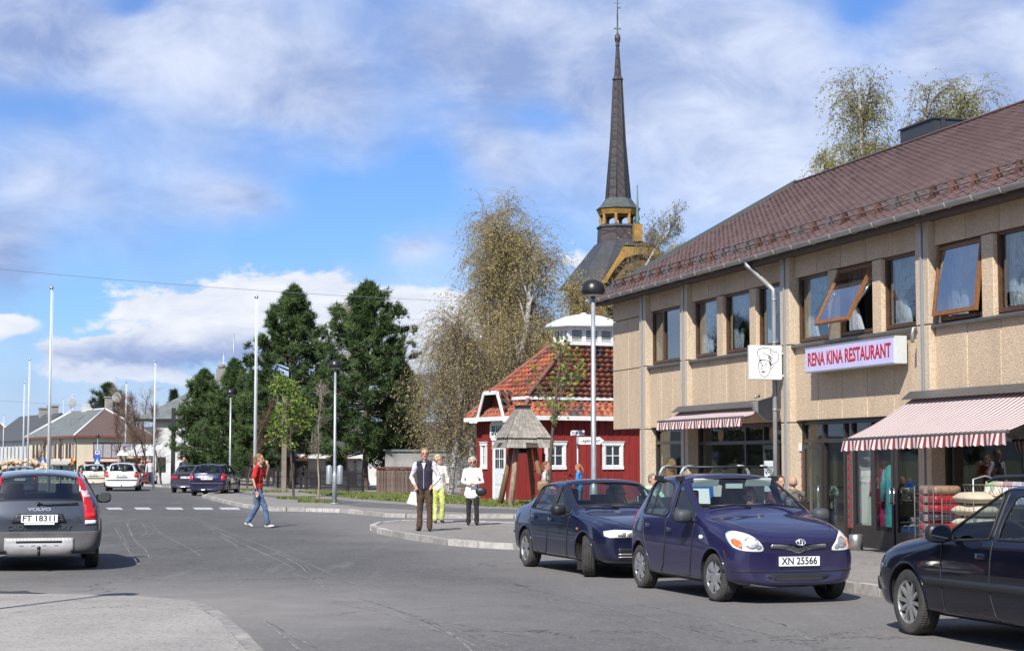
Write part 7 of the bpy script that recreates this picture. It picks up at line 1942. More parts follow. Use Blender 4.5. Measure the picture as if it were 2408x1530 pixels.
# --- signs
M['signblue'] = mat('sign_blue', (.01, .09, .35), .4); M['signwhite'] = mat('sign_white', (.72, .73, .72), .45)
def man_icon(parent, s, y, m_):
 mb = MB(); mb.lathe([(.07 * s, -.002), (.07 * s, .002)], (.04 * s, y, .20 * s), 10, 'y'); mb.beam((.02 * s, y, .13 * s), (-.02 * s, y, -.05 * s), .006, .11 * s, (0, -1, 0)) if False else None
 for (a, b, w) in (((.03, .13), (0, -.05), .11), ((0, -.05), (-.12, -.28), .055), ((0, -.05), (.12, -.28), .055), ((.02, .10), (-.12, -.02), .04), ((.03, .10), (.14, -.02), .04)):
  A = Vector((a[0] * s, y, a[1] * s)); Bv = Vector((b[0] * s, y, b[1] * s)); d = (Bv - A).normalized(); n = Vector((-d.z, 0, d.x)) * (w * s / 2)
  mb.add([A - n, A + n, Bv + n, Bv - n], [(0, 1, 2, 3)])
 return mb.build('pictogram', m_, parent)
def xing(px, Y, py, size, label, z=0):
 P = empty('crossing_sign', (X(px, Y), Y, z), 0, label, 'road sign'); zc = at(px, py, Y).z - z
 m_ = MB(); m_.tube([(0, 0, 0), (0, 0, zc + size * .4)], .03, 8); m_.build('post', M['galv'], P)
 m_ = MB(); m_.box(-size / 2, size / 2, -.045, -.03, zc - size / 2, zc + size / 2); q = m_.build('sign_plate', M['signblue'], P)
 h = size * .40; m_ = MB(); m_.add([(-h, -.047, zc - h * .95), (h, -.047, zc - h * .95), (0, -.047, zc + h)], [(0, 1, 2)]); m_.build('triangle', M['signwhite'], q)
 i = man_icon(q, size * .85, 0, M['blacktext']); i.location = (0, -.049, zc - size * .10)
 return P, zc
P_, zc = xing(107, 172, 1086, .66, 'blue pedestrian crossing sign just right of the tall flagpole', -.8)
P_, zc = xing(234, 185, 1084, .62, 'blue crossing sign below a bus stop plate', -.9)
m_ = MB(); m_.box(-.32, .32, -.045, -.03, zc + .36, zc + .66); m_.box(-.32, .32, -.045, -.03, zc + .72, zc + 1.12); q = m_.build('bus_plate', M['signblue'], P_)
m_ = MB(); m_.box(-.22, .22, -.05, -.046, zc + .76, zc + 1.06); q2 = m_.build('panel', M['signwhite'], q); m_ = MB(); m_.box(-.14, .14, -.054, -.051, zc + .86, zc + 1.0); m_.box(-.12, -.05, -.054, -.051, zc + .82, zc + .86); m_.box(.05, .12, -.054, -.051, zc + .82, zc + .86); m_.build('bus_pictogram', M['blacktext'], q2)
S_ = empty('street_sign', (X(1357, 58), 58, .05), R(-4), 'post with the white Kirkegata street name plate', 'street sign')
m_ = MB(); m_.tube([(0, 0, 0), (0, 0, 2.43)], .03, 10); m_.build('post', M['galv'], S_)
m_ = MB(); m_.box(-.22, .22, -.05, -.035, 2.36, 2.53); q = m_.build('name_plate', M['signwhite'], S_); t_ = text('Kirkegata', .10, M['blacktext'], q, (0, -.053, 2.445), (R(90), 0, 0)); 
m_ = MB(); m_.tube([(-.22, -.05, 2.36), (.22, -.05, 2.36), (.22, -.05, 2.53), (-.22, -.05, 2.53)], .005, 4, closed=True); m_.build('rim', M['blacktext'], q)
D_ = empty('direction_sign', (X(1357, 58), 57.9, .05), R(-4), 'white arrow sign reading Legekontor under the street name', 'direction sign')
m_ = MB(); m_.prism([(.03, 2.08), (.70, 2.08), (.84, 2.20), (.70, 2.32), (.03, 2.32)], -.05, -.03, 'xz'); q = m_.build('arrow_plate', M['signwhite'], D_); text('Legekontor', .155, M['blacktext'], q, (.40, -.053, 2.20), (R(90), 0, 0), sx=.86, bold=.002)
m_ = MB(); m_.tube([(.03, -.052, 2.08), (.70, -.052, 2.08), (.84, -.052, 2.20), (.70, -.052, 2.32), (.03, -.052, 2.32)], .006, 4, closed=True); m_.build('rim', M['blacktext'], q)
m_ = MB(); m_.box(-.04, .05, -.03, .03, 2.1, 2.3); m_.build('clamp', M['galv'], D_)
# --- fences
M['fencewood'] = rand_tint(mat('brown_fence_board', (.085, .055, .042), .85, col2=(.14, .10, .08), vscale=4, streak=(5, 5, .6)), .3); M['redcap'] = mat('red_cap_board', (.15, .045, .035), .7, var=.3)
M['ironblack'] = rand_tint(mat('black_fence', (.028, .024, .022), .7, var=.4), .3)
def board_fence(a, b, H, bw, label):
 a = Vector(a); b = Vector(b); L = (b - a).length; rz = atan2((b - a).y, (b - a).x)
 Fc = empty('board_fence', (a.x, a.y, .1), rz, label, 'fence'); n = int(L / bw); m_ = MB(); m_.box(.008, bw - .008, -.012, .012, .04, H); me = m_.mesh('board'); me.materials.append(M['fencewood'])
 for k in range(n): link('board', me, None, Fc, (k * bw, -.03 - (k % 2) * .018, random.uniform(-.02, .01)), (random.uniform(-.01, .01), random.uniform(-.008, .008), 0))
 m_ = MB(); m_.box(-.05, L + .05, -.12, .10, H, H + .09); m_.build('cap_rail', M['redcap'], Fc)
 for z in (.3, H - .25): 
  m_ = MB(); m_.box(0, L, .0, .05, z, z + .1); m_.build('rail', M['fencewood'], Fc)
 for k in range(int(L / 2) + 1): 
  m_ = MB(); m_.box(k * 2 - .05, k * 2 + .05, .05, .15, -.1, H); m_.build('post', M['fencewood'], Fc)
board_fence((G(866, 1163, .1).x, 85.5), (X(1012, 83), 83), 1.12, .125, 'dark brown vertical board fence with a reddish top rail')
def iron_fence(a, b, H, st_, label, z=.1, mm='ironblack'):
 a = Vector(a); b = Vector(b); L = (b - a).length; rz = atan2((b - a).y, (b - a).x)
 Fc = empty('picket_fence', (a.x, a.y, z), rz, label, 'fence'); n = int(L / st_); me = None
 m_ = MB(); m_.box(-.035, .035, -.01, .01, .05, H); m_.box(-.018, .018, -.01, .01, H, H + .06); me = m_.mesh('picket'); me.materials.append(M[mm])
 for k in range(n): link('picket', me, None, Fc, (k * st_, -.03, random.uniform(-.03, .02)), (0, random.uniform(-.02, .02), 0))
 for zz in (.25, H * .55, H - .15): 
  m_ = MB(); m_.box(0, L, -.01, .03, zz, zz + .06); m_.build('rail', M[mm], Fc)
 for k in range(int(L / 2.4) + 1): 
  m_ = MB(); m_.box(k * 2.4 - .06, k * 2.4 + .06, .02, .12, -.1, H + .12); m_.build('post', M[mm], Fc)
iron_fence((X(560, 110), 110), (X(716, 96), 96), 1.05, .22, 'black picket fence along the far part of the churchyard')
iron_fence((X(720, 95.5), 95.5), (X(862, 86), 86), 1.0, .20, 'black picket fence beside the brown board fence')
Fc = empty('log_wall', (X(1076, 80), 80, .1), R(-4), 'low wall of stacked dark timbers left of the fire house', 'fence')
for j in range(6):
 for k in range(6):
  m_ = MB(); m_.box(k * .42 + (j % 2) * .15, k * .42 + .36 + (j % 2) * .15, -.1, .1, j * .17, j * .17 + .13); m_.build('log', M['fencewood'], Fc, bevel=.02)
M['stone'] = rand_tint(mat('grave_stone', (.16, .15, .15), .6, var=.35, vscale=5), .35); M['stonep'] = mat('pink_granite', (.33, .20, .17), .5, var=.3, vscale=9)
gv = 'gravestones in the churchyard'
for i, (px, Y, w, h, kind, lab) in enumerate(((955, 96, .42, 1.7, 'ob', 'tall grey obelisk gravestone left of the grey wall'), (972, 95, .38, 1.4, 'p', 'pinkish granite gravestone between obelisk and board fence'), (987, 96, .36, 1.5, 'f', 'thin dark gravestone beside the pink one'),
                                              (905, 98, .40, 1.6, 'a', 'pointed black gravestone left of a similar one'), (918, 98, .40, 1.6, 'a', 'pointed black gravestone right of a similar one'), (938, 99, .9, .7, 'f', 'low wide dark gravestone'), (740, 104, .6, .8, 'f', 'low grey gravestone behind the picket fence near the sapling'),
                                              (830, 101, .5, .9, 'f', 'grey upright gravestone under the largest pine'), (660, 108, .5, .9, 'f', 'small gravestone beneath the tall round pine'))):
 m_ = MB()
 if kind == 'ob': m_.prism([(-w / 2, 0), (w / 2, 0), (w * .34, h * .9), (0, h), (-w * .34, h * .9)], -.15, .15, 'xz'); m_.box(-w * .8, w * .8, -.25, .25, 0, .25)
 elif kind == 'a': m_.prism([(-w / 2, 0), (w / 2, 0), (w / 2, h * .8), (0, h), (-w / 2, h * .8)], -.08, .08, 'xz'); m_.box(-w * .6, w * .6, -.15, .15, 0, .12)
 else: m_.prism([(-w / 2, 0), (w / 2, 0), (w / 2, h * .93), (w * .3, h), (-w * .3, h), (-w / 2, h * .93)], -.1, .1, 'xz'); m_.box(-w * .6, w * .6, -.18, .18, 0, .14)
 tag(m_.build('gravestone', M['stonep'] if kind == 'p' else M['stone'], None, loc=(X(px, Y), Y, .1), bevel=.015), lab, 'gravestone', gv)
RB = empty('red_railing', (X(1266, 61), 61, .1), R(20), 'dark red wooden railing with crossed bars by the bell tower', 'railing')
m_ = MB(); m_.box(-.06, .06, -.06, .06, 0, 1.15); me = m_.mesh('post'); me.materials.append(M['redcap'])
M['redrail'] = mat('railing_red', (.20, .02, .02), .6)
for x in (-.05, .55, 1.15): 
 m_ = MB(); m_.box(x - .06, x + .06, -.06, .06, 0, 1.1); m_.build('post', M['redrail'], RB)
for z in (.95, .55, .15): 
 m_ = MB(); m_.box(0, 1.15, -.02, .02, z, z + .08); m_.build('rail', M['redrail'], RB)
for x in (0, .3, .6, .9):
 for s in (0, 1): 
  m_ = MB(); m_.beam((x + (.27 if s else 0), -.03 - s * .03, .2), (x + (0 if s else .27), -.03 - s * .03, .95), .025, .05, (0, -1, 0)); m_.build('crossbar', M['redrail'], RB)
m_ = MB(); rg = random.Random(4)
for k in range(150):
 a = rg.uniform(-1, 1); h = rg.uniform(0, 1) * (1 - abs(a) ** 2) ** .5 * 1.05
 m_.xf = Matrix.Translation((a * 1.9, rg.uniform(-.5, .5), .9 + h * .75)) @ Matrix.Rotation(rg.uniform(0, 6), 4, 'Z') @ Matrix.Rotation(rg.uniform(-.6, .6), 4, 'X'); m_.lathe([(.09 + .05 * rg.random(), -.2), (.1, .2)], n=6, axis='y', smooth=False)
m_.xf = None
p = atg(58, 112, -.1); W_ = empty('trailer', (p[0], p[1], -.1), R(10), 'open trailer carrying a heap of pale split firewood', 'trailer')
h = m_.build('firewood', mat('split_wood', (.58, .48, .34), .8, col2=(.36, .26, .16), vscale=1.5), None, loc=(p[0], p[1], -.1), fix=False); h['kind'] = 'stuff'
m_ = MB(); m_.box(-2.1, 2.1, -.9, .9, .55, .65); m_.box(-2.1, 2.1, -.92, -.88, .6, 1.0); m_.box(-2.1, 2.1, .88, .92, .6, 1.0); m_.build('bed', M['galv'], W_)
for x in (-.5, .5):
 m_ = MB(); m_.lathe([(.12, -.1), (.3, -.1), (.33, -.06), (.33, .06), (.3, .1), (.12, .1)], (x, -.98, .33), 20, 'y'); m_.build('wheel', M['rubber'], W_)
K_ = empty('market_canopy', atg(322, 128, -.3), R(10), 'pale sloping market canopy with yellow goods at the far kerb', 'canopy')
m_ = MB(); m_.add([(-1.2, -1.2, 2.2), (1.6, -1.2, 2.2), (1.9, 1.2, 3.0), (-.9, 1.2, 3.0)], [(0, 1, 2, 3)]); m_.build('cloth', M['white'], K_)
for x, y in ((-1.1, -1.1), (1.5, -1.1)): 
 m_ = MB(); m_.tube([(x, y, 0), (x, y, 2.2)], .03, 6); m_.build('post', M['galv'], K_)
m_ = MB(); m_.box(-.6, .5, -.2, .3, .2, 2.0); m_.build('goods', mat('yellow_goods', (.5, .38, .12), .8, col2=(.25, .15, .08), vscale=3), K_)
# --- goods outside the shop (facade frame)
def at_shop(x, y, z=0): return F(x, y, z)
zs = -.03
def wire_cage(x0, w, d, H, yc, label, grid=.12):
 C_ = empty('wire_cage', at_shop(x0, yc, zs), FRZ, label, 'wire cage'); m_ = MB(); 
 for zz in np.arange(.12, H + .01, grid):
  m_.tube([(-w / 2, -d / 2, zz), (w / 2, -d / 2, zz), (w / 2, d / 2, zz), (-w / 2, d / 2, zz)], .0028, 4, closed=True, smooth=False)
 nx_ = int(w / grid); 
 for k in range(nx_ + 1):
  x = -w / 2 + w * k / nx_; m_.tube([(x, -d / 2, .1), (x, -d / 2, H)], .0028, 4, smooth=False); m_.tube([(x, d / 2, .1), (x, d / 2, H)], .0028, 4, smooth=False)
 ny_ = max(2, int(d / grid))
 for k in range(ny_ + 1):
  y = -d / 2 + d * k / ny_
  for x in (-w / 2, w / 2): m_.tube([(x, y, .1), (x, y, H)], .0028, 4, smooth=False)
 g = m_.build('wire_mesh', M['guardgrey'], C_, fix=False); g['kind'] = 'stuff'
 for sx_ in (-1, 1):
  for sy_ in (-1, 1):
   q = MB(); q.tube([(sx_ * w / 2, sy_ * d / 2, 0), (sx_ * w / 2, sy_ * d / 2, H)], .010, 6); q.build('post', M['guardgrey'], C_)
   q = MB(); q.ball((sx_ * w / 2, sy_ * d / 2, .03), .035, 8, 6); q.build('castor', M['rubber'], C_)
 return C_
cx1 = fx(2172, -1.4); cx2 = fx(2260, -1.5)
wire_cage(cx1, .62, .55, 1.28, -1.35, 'tall wire cage filled with red and brown blanket packs', .13)
M['plastic'] = mat('plastic_wrap', (.40, .33, .28), .25, var=.5, vscale=7, coat=.8)
cols = [((.33, .22, .15), 'beige'), ((.36, .22, .15), 'beige'), ((.10, .04, .05), 'dark'), ((.38, .02, .03), 'red'), ((.04, .03, .05), 'dark'), ((.38, .02, .03), 'red'), ((.40, .03, .035), 'red'), ((.30, .19, .12), 'brown')]
for k, (c, nm) in enumerate(cols):
 m_ = MB(); z = .14 + k * .145; m_.box(-.28, .28, -.24, .24, z, z + .135)
 o = m_.build('blanket_pack', mat('blanket_%d' % k, c, .35, var=.45, vscale=6, coat=.6, bump=.5, bscale=14), None, loc=at_shop(cx1, -1.35, zs), rot=(0, 0, FRZ), bevel=.05)
 tag(o, '%s plastic wrapped blanket pack, %s in the tall cage' % (nm, ('at the bottom', 'second from the bottom', 'third from the bottom', 'fourth from the bottom', 'fourth from the top', 'third from the top', 'second from the top', 'on the very top')[k]), 'blanket pack', 'blanket packs in the tall wire cage')
 m_ = MB(); m_.box(-.06, .06, -.252, -.243, z + .012, z + .122); b_ = m_.build('band', M['plastic'], o)
wire_cage(cx2 + .2, .95, .75, 1.12, -1.55, 'wider wire cage holding a pile of cream cushions', .13)
M['cushion'] = rand_tint(mat('cream_cushion', (.50, .43, .31), .85, var=.15, vscale=5, bump=.3, bscale=20), .08)
for k in range(6):
 m_ = MB(); n = 20; vs = []; z = .20 + k * .185
 for (s_, zz) in ((.2, -.085), (.72, -.075), (.97, -.02), (1.0, 0), (.97, .02), (.72, .08), (.2, .095)):
  for q in range(n):
   a = 2 * pi * q / n; cc = abs(cos(a)) ** .55 * (1 if cos(a) > 0 else -1); ss_ = abs(sin(a)) ** .55 * (1 if sin(a) > 0 else -1); vs.append((cc * s_ * .43, ss_ * s_ * .33, z + zz))
 fs = [(i * n + q, i * n + (q + 1) % n, (i + 1) * n + (q + 1) % n, (i + 1) * n + q) for i in range(6) for q in range(n)] + [tuple(range(n)), tuple(6 * n + q for q in range(n))]
 m_.add(vs, fs, True)
 o = m_.build('cushion', M['cushion'], None, loc=at_shop(cx2 + .2 + random.uniform(-.03, .03), -1.55, zs), rot=(0, 0, FRZ + random.uniform(-.1, .1)))
 tag(o, 'cream cushion, %s of the pile in the wide cage' % ('lowest', 'second lowest', 'third from the bottom', 'third from the top', 'second from the top', 'topmost')[k], 'cushion', 'cushions in the wide wire cage')
bx_ = fx(2370, -1.2)
Bk = empty('display_basket', at_shop(bx_, -1.25, zs), FRZ, 'raised wire basket with pastel folded packs beside the cushions', 'basket')
m_ = MB(); w, d, z0, z1 = 1.9, .6, 1.0, 1.32
for k in range(20): x = -w / 2 + w * k / 19; m_.tube([(x, -d / 2 - .08, z1), (x, -d / 2 + .08, z0), (x, d / 2, z0), (x, d / 2, z1)], .004, 4, smooth=False)
for zz, yy in ((z1, -d / 2 - .08), (z0 + .16, -d / 2), (z0, -d / 2 + .08)): m_.tube([(-w / 2, yy, zz), (w / 2, yy, zz), (w / 2, d / 2, zz), (-w / 2, d / 2, zz)], .006, 4, closed=True, smooth=False)
g = m_.build('wire_mesh', M['guardgrey'], Bk, fix=False); g['kind'] = 'stuff'
for x in (-w / 2, w / 2): 
 m_ = MB(); m_.tube([(x, -.2, 0), (x, -.2, 1.4), (x, .0, 1.45), (x, .2, 1.4), (x, .2, 0)], .014, 6); m_.build('stand', M['galv'], Bk)
for k in range(7):
 c = ((.35, .45, .22), (.55, .50, .40), (.45, .30, .28), (.50, .48, .52), (.30, .32, .48), (.55, .42, .28), (.35, .40, .50))[k]
 m_ = MB(); m_.xf = Matrix.Translation((-w / 2 + .17 + k * .26, -.02, 1.18)) @ Matrix.Rotation(R(-14), 4, 'X'); m_.box(-.115, .115, -.05, .05, -.15, .19); m_.xf = None
 o = m_.build('fabric_pack', mat('pack_%d' % k, c, .4, var=.3, vscale=9), None, loc=at_shop(bx_, -1.25, zs), rot=(0, 0, FRZ), bevel=.01)
 tag(o, '%s folded fabric pack standing in the raised basket' % ('green', 'cream', 'dull rose', 'pale lilac', 'blue violet', 'sandy', 'grey blue')[k], 'fabric pack', 'fabric packs in the raised basket')
 m_ = MB(); m_.xf = Matrix.Translation((-w / 2 + .17 + k * .26, -.072, 1.18)) @ Matrix.Rotation(R(-14), 4, 'X'); m_.box(-.06, .06, -.003, .0, -.05, .11); m_.xf = None; m_.build('paper_label', M['signwhite'], o)
def garment(x, y, z, w, h, col, name, label, sl=True):
 m_ = MB(); n = 16; vs = []
 prof = [(.10, 1.0), (.26, .97), (.46, .90), (.40, .72), (.36, .5), (.42, .2), (.46, 0.0)]
 for (s_, t) in prof:
  for q in range(n): a = 2 * pi * q / n; vs.append((s_ * w * cos(a) * (1 + .08 * sin(5 * a)), .10 * s_ * 2 * sin(a), z + h * t))
 m_.add(vs, [(i * n + q, i * n + (q + 1) % n, (i + 1) * n + (q + 1) % n, (i + 1) * n + q) for i in range(len(prof) - 1) for q in range(n)], True)
 if sl:
  for s in (-1, 1): m_.tube([(s * .38 * w, 0, z + h * .90), (s * .62 * w, 0, z + h * .68), (s * .66 * w, -.02, z + h * .40)], [.07, .065, .055], 8)
 o = m_.build(name, mat(name + '_cloth', col, .8, var=.35, vscale=7), None, loc=at_shop(x, y, zs), rot=(0, 0, FRZ)); tag(o, label, 'garment'); return o
gx = fx(2078, -.05)
garment(fx(2074, .42), .42, .45, .50, 1.35, (.70, .02, .20), 'pink_dress', 'long magenta dress hanging inside the double shop door')
garment(fx(2098, .34), .34, .45, .50, 1.15, (.16, .80, .80), 'turquoise_tunic', 'turquoise tunic hanging in front of the magenta dress')
m_ = MB(); m_.prism([(-.25, 0), (.25, 0), (.12, .35), (-.02, .42)], -.1, .1, 'xz'); tag(m_.build('orange_cloth', mat('orange_cloth', (.75, .18, .03), .8, var=.3), None, loc=at_shop(fx(2118, .45), .45, .1), rot=(0, 0, FRZ), bevel=.03), 'orange cloth heaped low behind the shop door glass', 'cloth')
m_ = MB(); m_.lathe([(.13, 0), (.13, .32), (.115, .33), (.115, .30), (0, .28)], n=20); tag(m_.build('ash_bin', mat('tin', (.5, .49, .46), .3, metal=.8, var=.3), None, loc=at_shop(fx(2001, -.45), -.45, -.04)), 'small round steel ash bin by the restaurant door', 'bin')
m_ = MB(); m_.box(-.22, .22, -.16, .16, 0, .04); tag(m_.build('door_mat', M['rubber'], None, loc=at_shop(fx(1965, -.2), -.2, -.03), rot=(0, 0, FRZ)), 'dark door mat at the restaurant entrance', 'mat')
A_ = empty('pavement_board', at_shop(fx(1612, -2.1), -2.1, .06), FRZ - R(8), 'blue A shaped pavement board with a white panel behind the roof rack', 'pavement board')
for s in (-1, 1):
 m_ = MB(); m_.xf = Matrix.Rotation(s * R(9), 4, 'Y') if False else None
 m_.add([(s * .26, -.36, 0), (s * .26, .36, 0), (s * .06, .33, 1.18), (s * .06, -.33, 1.18), (s * .22, -.36, 0), (s * .22, .36, 0), (s * .03, .33, 1.18), (s * .03, -.33, 1.18)], [(0, 1, 2, 3), (7, 6, 5, 4), (0, 4, 5, 1), (1, 5, 6, 2), (2, 6, 7, 3), (3, 7, 4, 0)])
 q = m_.build('board', M['signblue'], A_, bevel=.02)
 m_ = MB(); m_.add([(s * .245, -.27, .22), (s * .245, .27, .22), (s * .095, .24, 1.02), (s * .095, -.24, 1.02)], [(0, 1, 2, 3)]); m_.build('panel', M['signwhite'], q)
B2 = empty('open_banner', at_shop(fx(1668, -1.5), -1.5, .04), FRZ - R(70), 'white board with the word ÅPENT standing behind the hatchback', 'board')
m_ = MB(); m_.box(-.32, .32, -.02, .02, .3, 1.1); q = m_.build('board', M['signwhite'], B2); text('ÅPENT', .17, M['blacktext'], q, (0, -.024, .85), (R(90), 0, 0)); m_ = MB(); m_.box(-.25, .25, -.03, .03, 0, .3); m_.build('foot', M['darkmetal'], B2)
# --- the vehicles
def car_root(name, wheel_pt, heading, sp_fa, tw, side, label, cat, group=None, front=True):
 pass
M_xc = paint('slate_blue_paint', (.045, .055, .075), .38, .55, .3, (.13, .125, .12)); M_pl = mat('cladding_grey', (.062, .064, .066), .7, col2=(.10, .095, .09), vscale=3)
M['xcglass'] = glass('dusty_rear_glass', (.42, .46, .46), .25, .12, .10)
hd = lambda deg: R(90 + deg)     # heading: degrees left of straight ahead
XC = empty('estate_car', (0, 0, 0), 0, 'dusty slate grey estate car seen from behind with plate FT 18311', 'car', 'cars parked and driving in the street')
sp, bv = make_estate(XC, M_xc, L=4.73, W=1.86, Hh=1.52, wb=2.76, belt=.99, wr=.335, ground=.24, nose=.90, lower=M_pl, rearglass=M['xcglass'], rake=.06)
tx = sp['st'][-1][0]
def rpatch(bv, poly, mm, name, par, off=.01, depth=.02, res=.05): 
 a = sum(poly[i][0] * poly[(i + 1) % len(poly)][1] - poly[(i + 1) % len(poly)][0] * poly[i][1] for i in range(len(poly)))
 return proj_patch(bv, poly if a > 0 else poly[::-1], 'x-', off, mm, name, par, 1, res, depth)
for s in (1, -1):
 o = rpatch(bv, [(s * .545, 1.40), (s * .62, 1.40), (s * .74, 1.12), (s * .80, .95), (s * .825, .76), (s * .66, .76), (s * .655, .90), (s * .635, 1.04), (s * .58, 1.22)], M['redlens'], 'tail_light', XC, .016, .03)
 rpatch(bv, [(s * .60, 1.20), (s * .70, 1.20), (s * .745, 1.09), (s * .63, 1.09)], mat('pink_lens', (.62, .40, .40), .2), 'clear_lens', o, .021, .01); rpatch(bv, [(s * .665, .70), (s * .82, .70), (s * .825, .755), (s * .665, .755)], M['whitelens'], 'reverse_lens', o, .021, .01)
 rpatch(bv, [(s * .68, .86), (s * .80, .86), (s * .81, .80), (s * .68, .80)], mat('bright_red_lens', (.85, .02, .02), .2), 'lens_segment', o, .024, .01)
 m_ = MB(); m_.tube([(-1.75, s * .63, 1.47), (-1.6, s * .64, 1.535), (-.5, s * .65, 1.565), (.2, s * .63, 1.545), (.35, s * .62, 1.50)], [.012, .022, .022, .022, .012], 8); m_.build('roof_rail', M['black'], XC)
 mirror(XC, .62, s * .90, 1.04, M_xc, s, 1.15)
 surf_line(bv, [(-2.05, .52), (2.0, .52)], 'y', .035, M_pl, 'side_moulding', XC, s, off=-.01)
 proj_patch(bv, [(.95, .25), (.95, .40), (-.95, .40), (-.95, .25)], 'y', .02, M_pl, 'sill_cladding', XC, s, .12, .03)
rpatch(bv, [(-.90, .30), (.90, .30), (.90, .60), (.62, .59), (-.62, .59), (-.90, .60)], M_pl, 'bumper', XC, .022, .05)
sk = rpatch(bv, [(-.46, .27), (.46, .27), (.50, .34), (.50, .50), (-.50, .50), (-.50, .34)], mat('skid_silver', (.44, .43, .42), .5, metal=.3, var=.2), 'skid_plate', XC, .045, .03)
rpatch(bv, [(-.33, .42), (.33, .42), (.33, .455), (-.33, .455)], M['black'], 'slot', sk, .05, .01)
for q in (-.25, -.08, .08, .25): rpatch(bv, [(q - .03, .37), (q + .03, .37), (q + .03, .38), (q - .03, .38)], M['black'], 'slit', sk, .05, .01)
rpatch(bv, [(-.40, .72), (.40, .72), (.34, .86), (-.34, .86)], M['black'], 'plate_recess', XC, .004, .01)
l_, nn, _, _ = bv.ray_cast(Vector((-5, 0, .79)), Vector((1, 0, 0))); plate(XC, l_.x - .03, .79, 'FT 18311', -1, .53, .12, ts=.12)
m_ = MB(); m_.box(l_.x - .035, l_.x - .02, -.22, .22, .70, .725); q = m_.build('dealer_strip', M['signwhite'], XC)
text('VOLVO', .062, M['chrome'], XC, (bv.ray_cast(Vector((-5, 0, .925)), Vector((1, 0, 0)))[0].x - .008, 0, .925), (R(90), 0, R(-90)), .004, sx=1.6, bold=.003)
text('CROSS COUNTRY', .085, M['trimgrey'], XC, (bv.ray_cast(Vector((-5, 0, .655)), Vector((1, 0, 0)))[0].x - .010, 0, .655), (R(90), 0, R(-90)), .003, sx=1.35, bold=.002)
text('XC 70', .06, M['trimgrey'], XC, (bv.ray_cast(Vector((-5, .6, .76)), Vector((1, 0, 0)))[0].x - .006, .56, .77), (R(90), 0, R(-90)), .003, sx=1.1)
text('D5', .045, M['trimgrey'], XC, (bv.ray_cast(Vector((-5, -.58, .80)), Vector((1, 0, 0)))[0].x - .006, -.56, .80), (R(90), 0, R(-90)), .003); text('AWD', .045, M['trimgrey'], XC, (bv.ray_cast(Vector((-5, -.58, .75)), Vector((1, 0, 0)))[0].x - .006, -.56, .75), (R(90), 0, R(-90)), .003)
h_ = lambda y, z, o: (lambda r: r[0] + r[1] * (o if r[1].x < 0 else -o))(bv.ray_cast(Vector((-5, y, z)), Vector((1, 0, 0))))
m_ = MB(); m_.tube([h_(.0, 1.0, .02), h_(-.1, .985, .03), h_(-.45, .995, .03), h_(-.56, 1.0, .03)], .012, 6); m_.ball(tuple(h_(.02, 1.0, .02)), .03, 8, 6); m_.build('rear_wiper', M['black'], XC)
m_ = MB(); m_.tube([(tx + .1, 0, .28), (tx - .12, 0, .26), (tx - .14, 0, .34)], .022, 8); m_.ball((tx - .14, 0, .36), .03, 8, 6); m_.build('tow_bar', M['black'], XC)
for y in (-.5, .45): pass
p = G(101, 1338); XC.rotation_euler = (0, 0, hd(14.5)); hv = Vector((-sin(R(14.5)), cos(R(14.5)), 0)); XC.location = Vector((X(101, 27.6), 27.6, 0)) + hv * 2.33 - Vector((0, 0, 0))
M_bk = paint('blue_black_paint', (.002, .0025, .008), .2, .04, .0, (.04, .04, .045)); M_bk.node_tree.nodes['Principled BSDF'].inputs['Coat Weight'].default_value = .75
BK = empty('estate_car', (5.02, 16.62, 0), hd(16.5), 'glossy blue black estate car cut off by the right edge', 'car', 'cars parked and driving in the street')
sp, bv = make_estate(BK, M_bk, L=4.71, W=1.80, Hh=1.49, wb=2.76, belt=.95, wr=.315, nose=.92, ground=.19)
for s in (1, -1):
 proj_patch(bv, [(1.02, .50), (1.02, .58), (-1.02, .60), (-1.02, .52)], 'y', .016, M['black'], 'side_moulding', BK, s, .1, .025)
 mirror(BK, .58, s * .87, 1.0, M['black'], s, 1.1)
 m_ = MB(); m_.tube([(-1.75, s * .60, 1.44), (-1.6, s * .61, 1.50), (-.5, s * .62, 1.53), (.2, s * .60, 1.51), (.35, s * .59, 1.47)], [.012, .02, .02, .02, .012], 8); m_.build('roof_rail', M['black'], BK)
 q = [(s * .42, .60), (s * .70, .61), (s * .76, .64), (s * .75, .73), (s * .42, .72)]; proj_patch(bv, q if s > 0 else q[::-1], 'x+', .01, M['whitelens'], 'headlight', BK, 1, .05, .02)
 surf_line(bv, [(-.60, s * .5), (0, 0)], 'x+', .001, M['seal'], 'x', BK) if False else None
proj_patch(bv, [(-.85, .40), (.85, .40), (.85, .52), (-.85, .52)], 'x+', .025, M['black'], 'bumper_strip', BK, 1, .06, .03)
proj_patch(bv, [(-.30, .60), (.30, .60), (.28, .72), (-.28, .72)], 'x+', .01, M['chrome'], 'grille', BK, 1, .06, .02)
wiper(BK, [(.86, .5, 1.02), (.80, .2, 1.06), (.82, -.2, 1.07)])
HT = empty('hatchback_car', (0, 0, 0), 0, 'purple blue hatchback with a roof rack and plate XN 25566', 'car', 'cars parked and driving in the street')
sp, bv = make_hatch(HT); HT.location = (2.787, 23.17, 0); HT.rotation_euler = (0, 0, R(-72.5))
SL_ = empty('saloon_car', (0, 0, 0), 0, 'dark blue saloon with steered front wheels behind the hatchback', 'car', 'cars parked and driving in the street')
M_sl = paint('dark_blue_paint', (.004, .006, .030), .22, .16, .3, (.12, .115, .11))
make_saloon(SL_, M_sl, R(-24), ('', 'DK 71204')); SL_.location = (1.40, 27.85, 0); SL_.rotation_euler = (0, 0, R(-71.6))
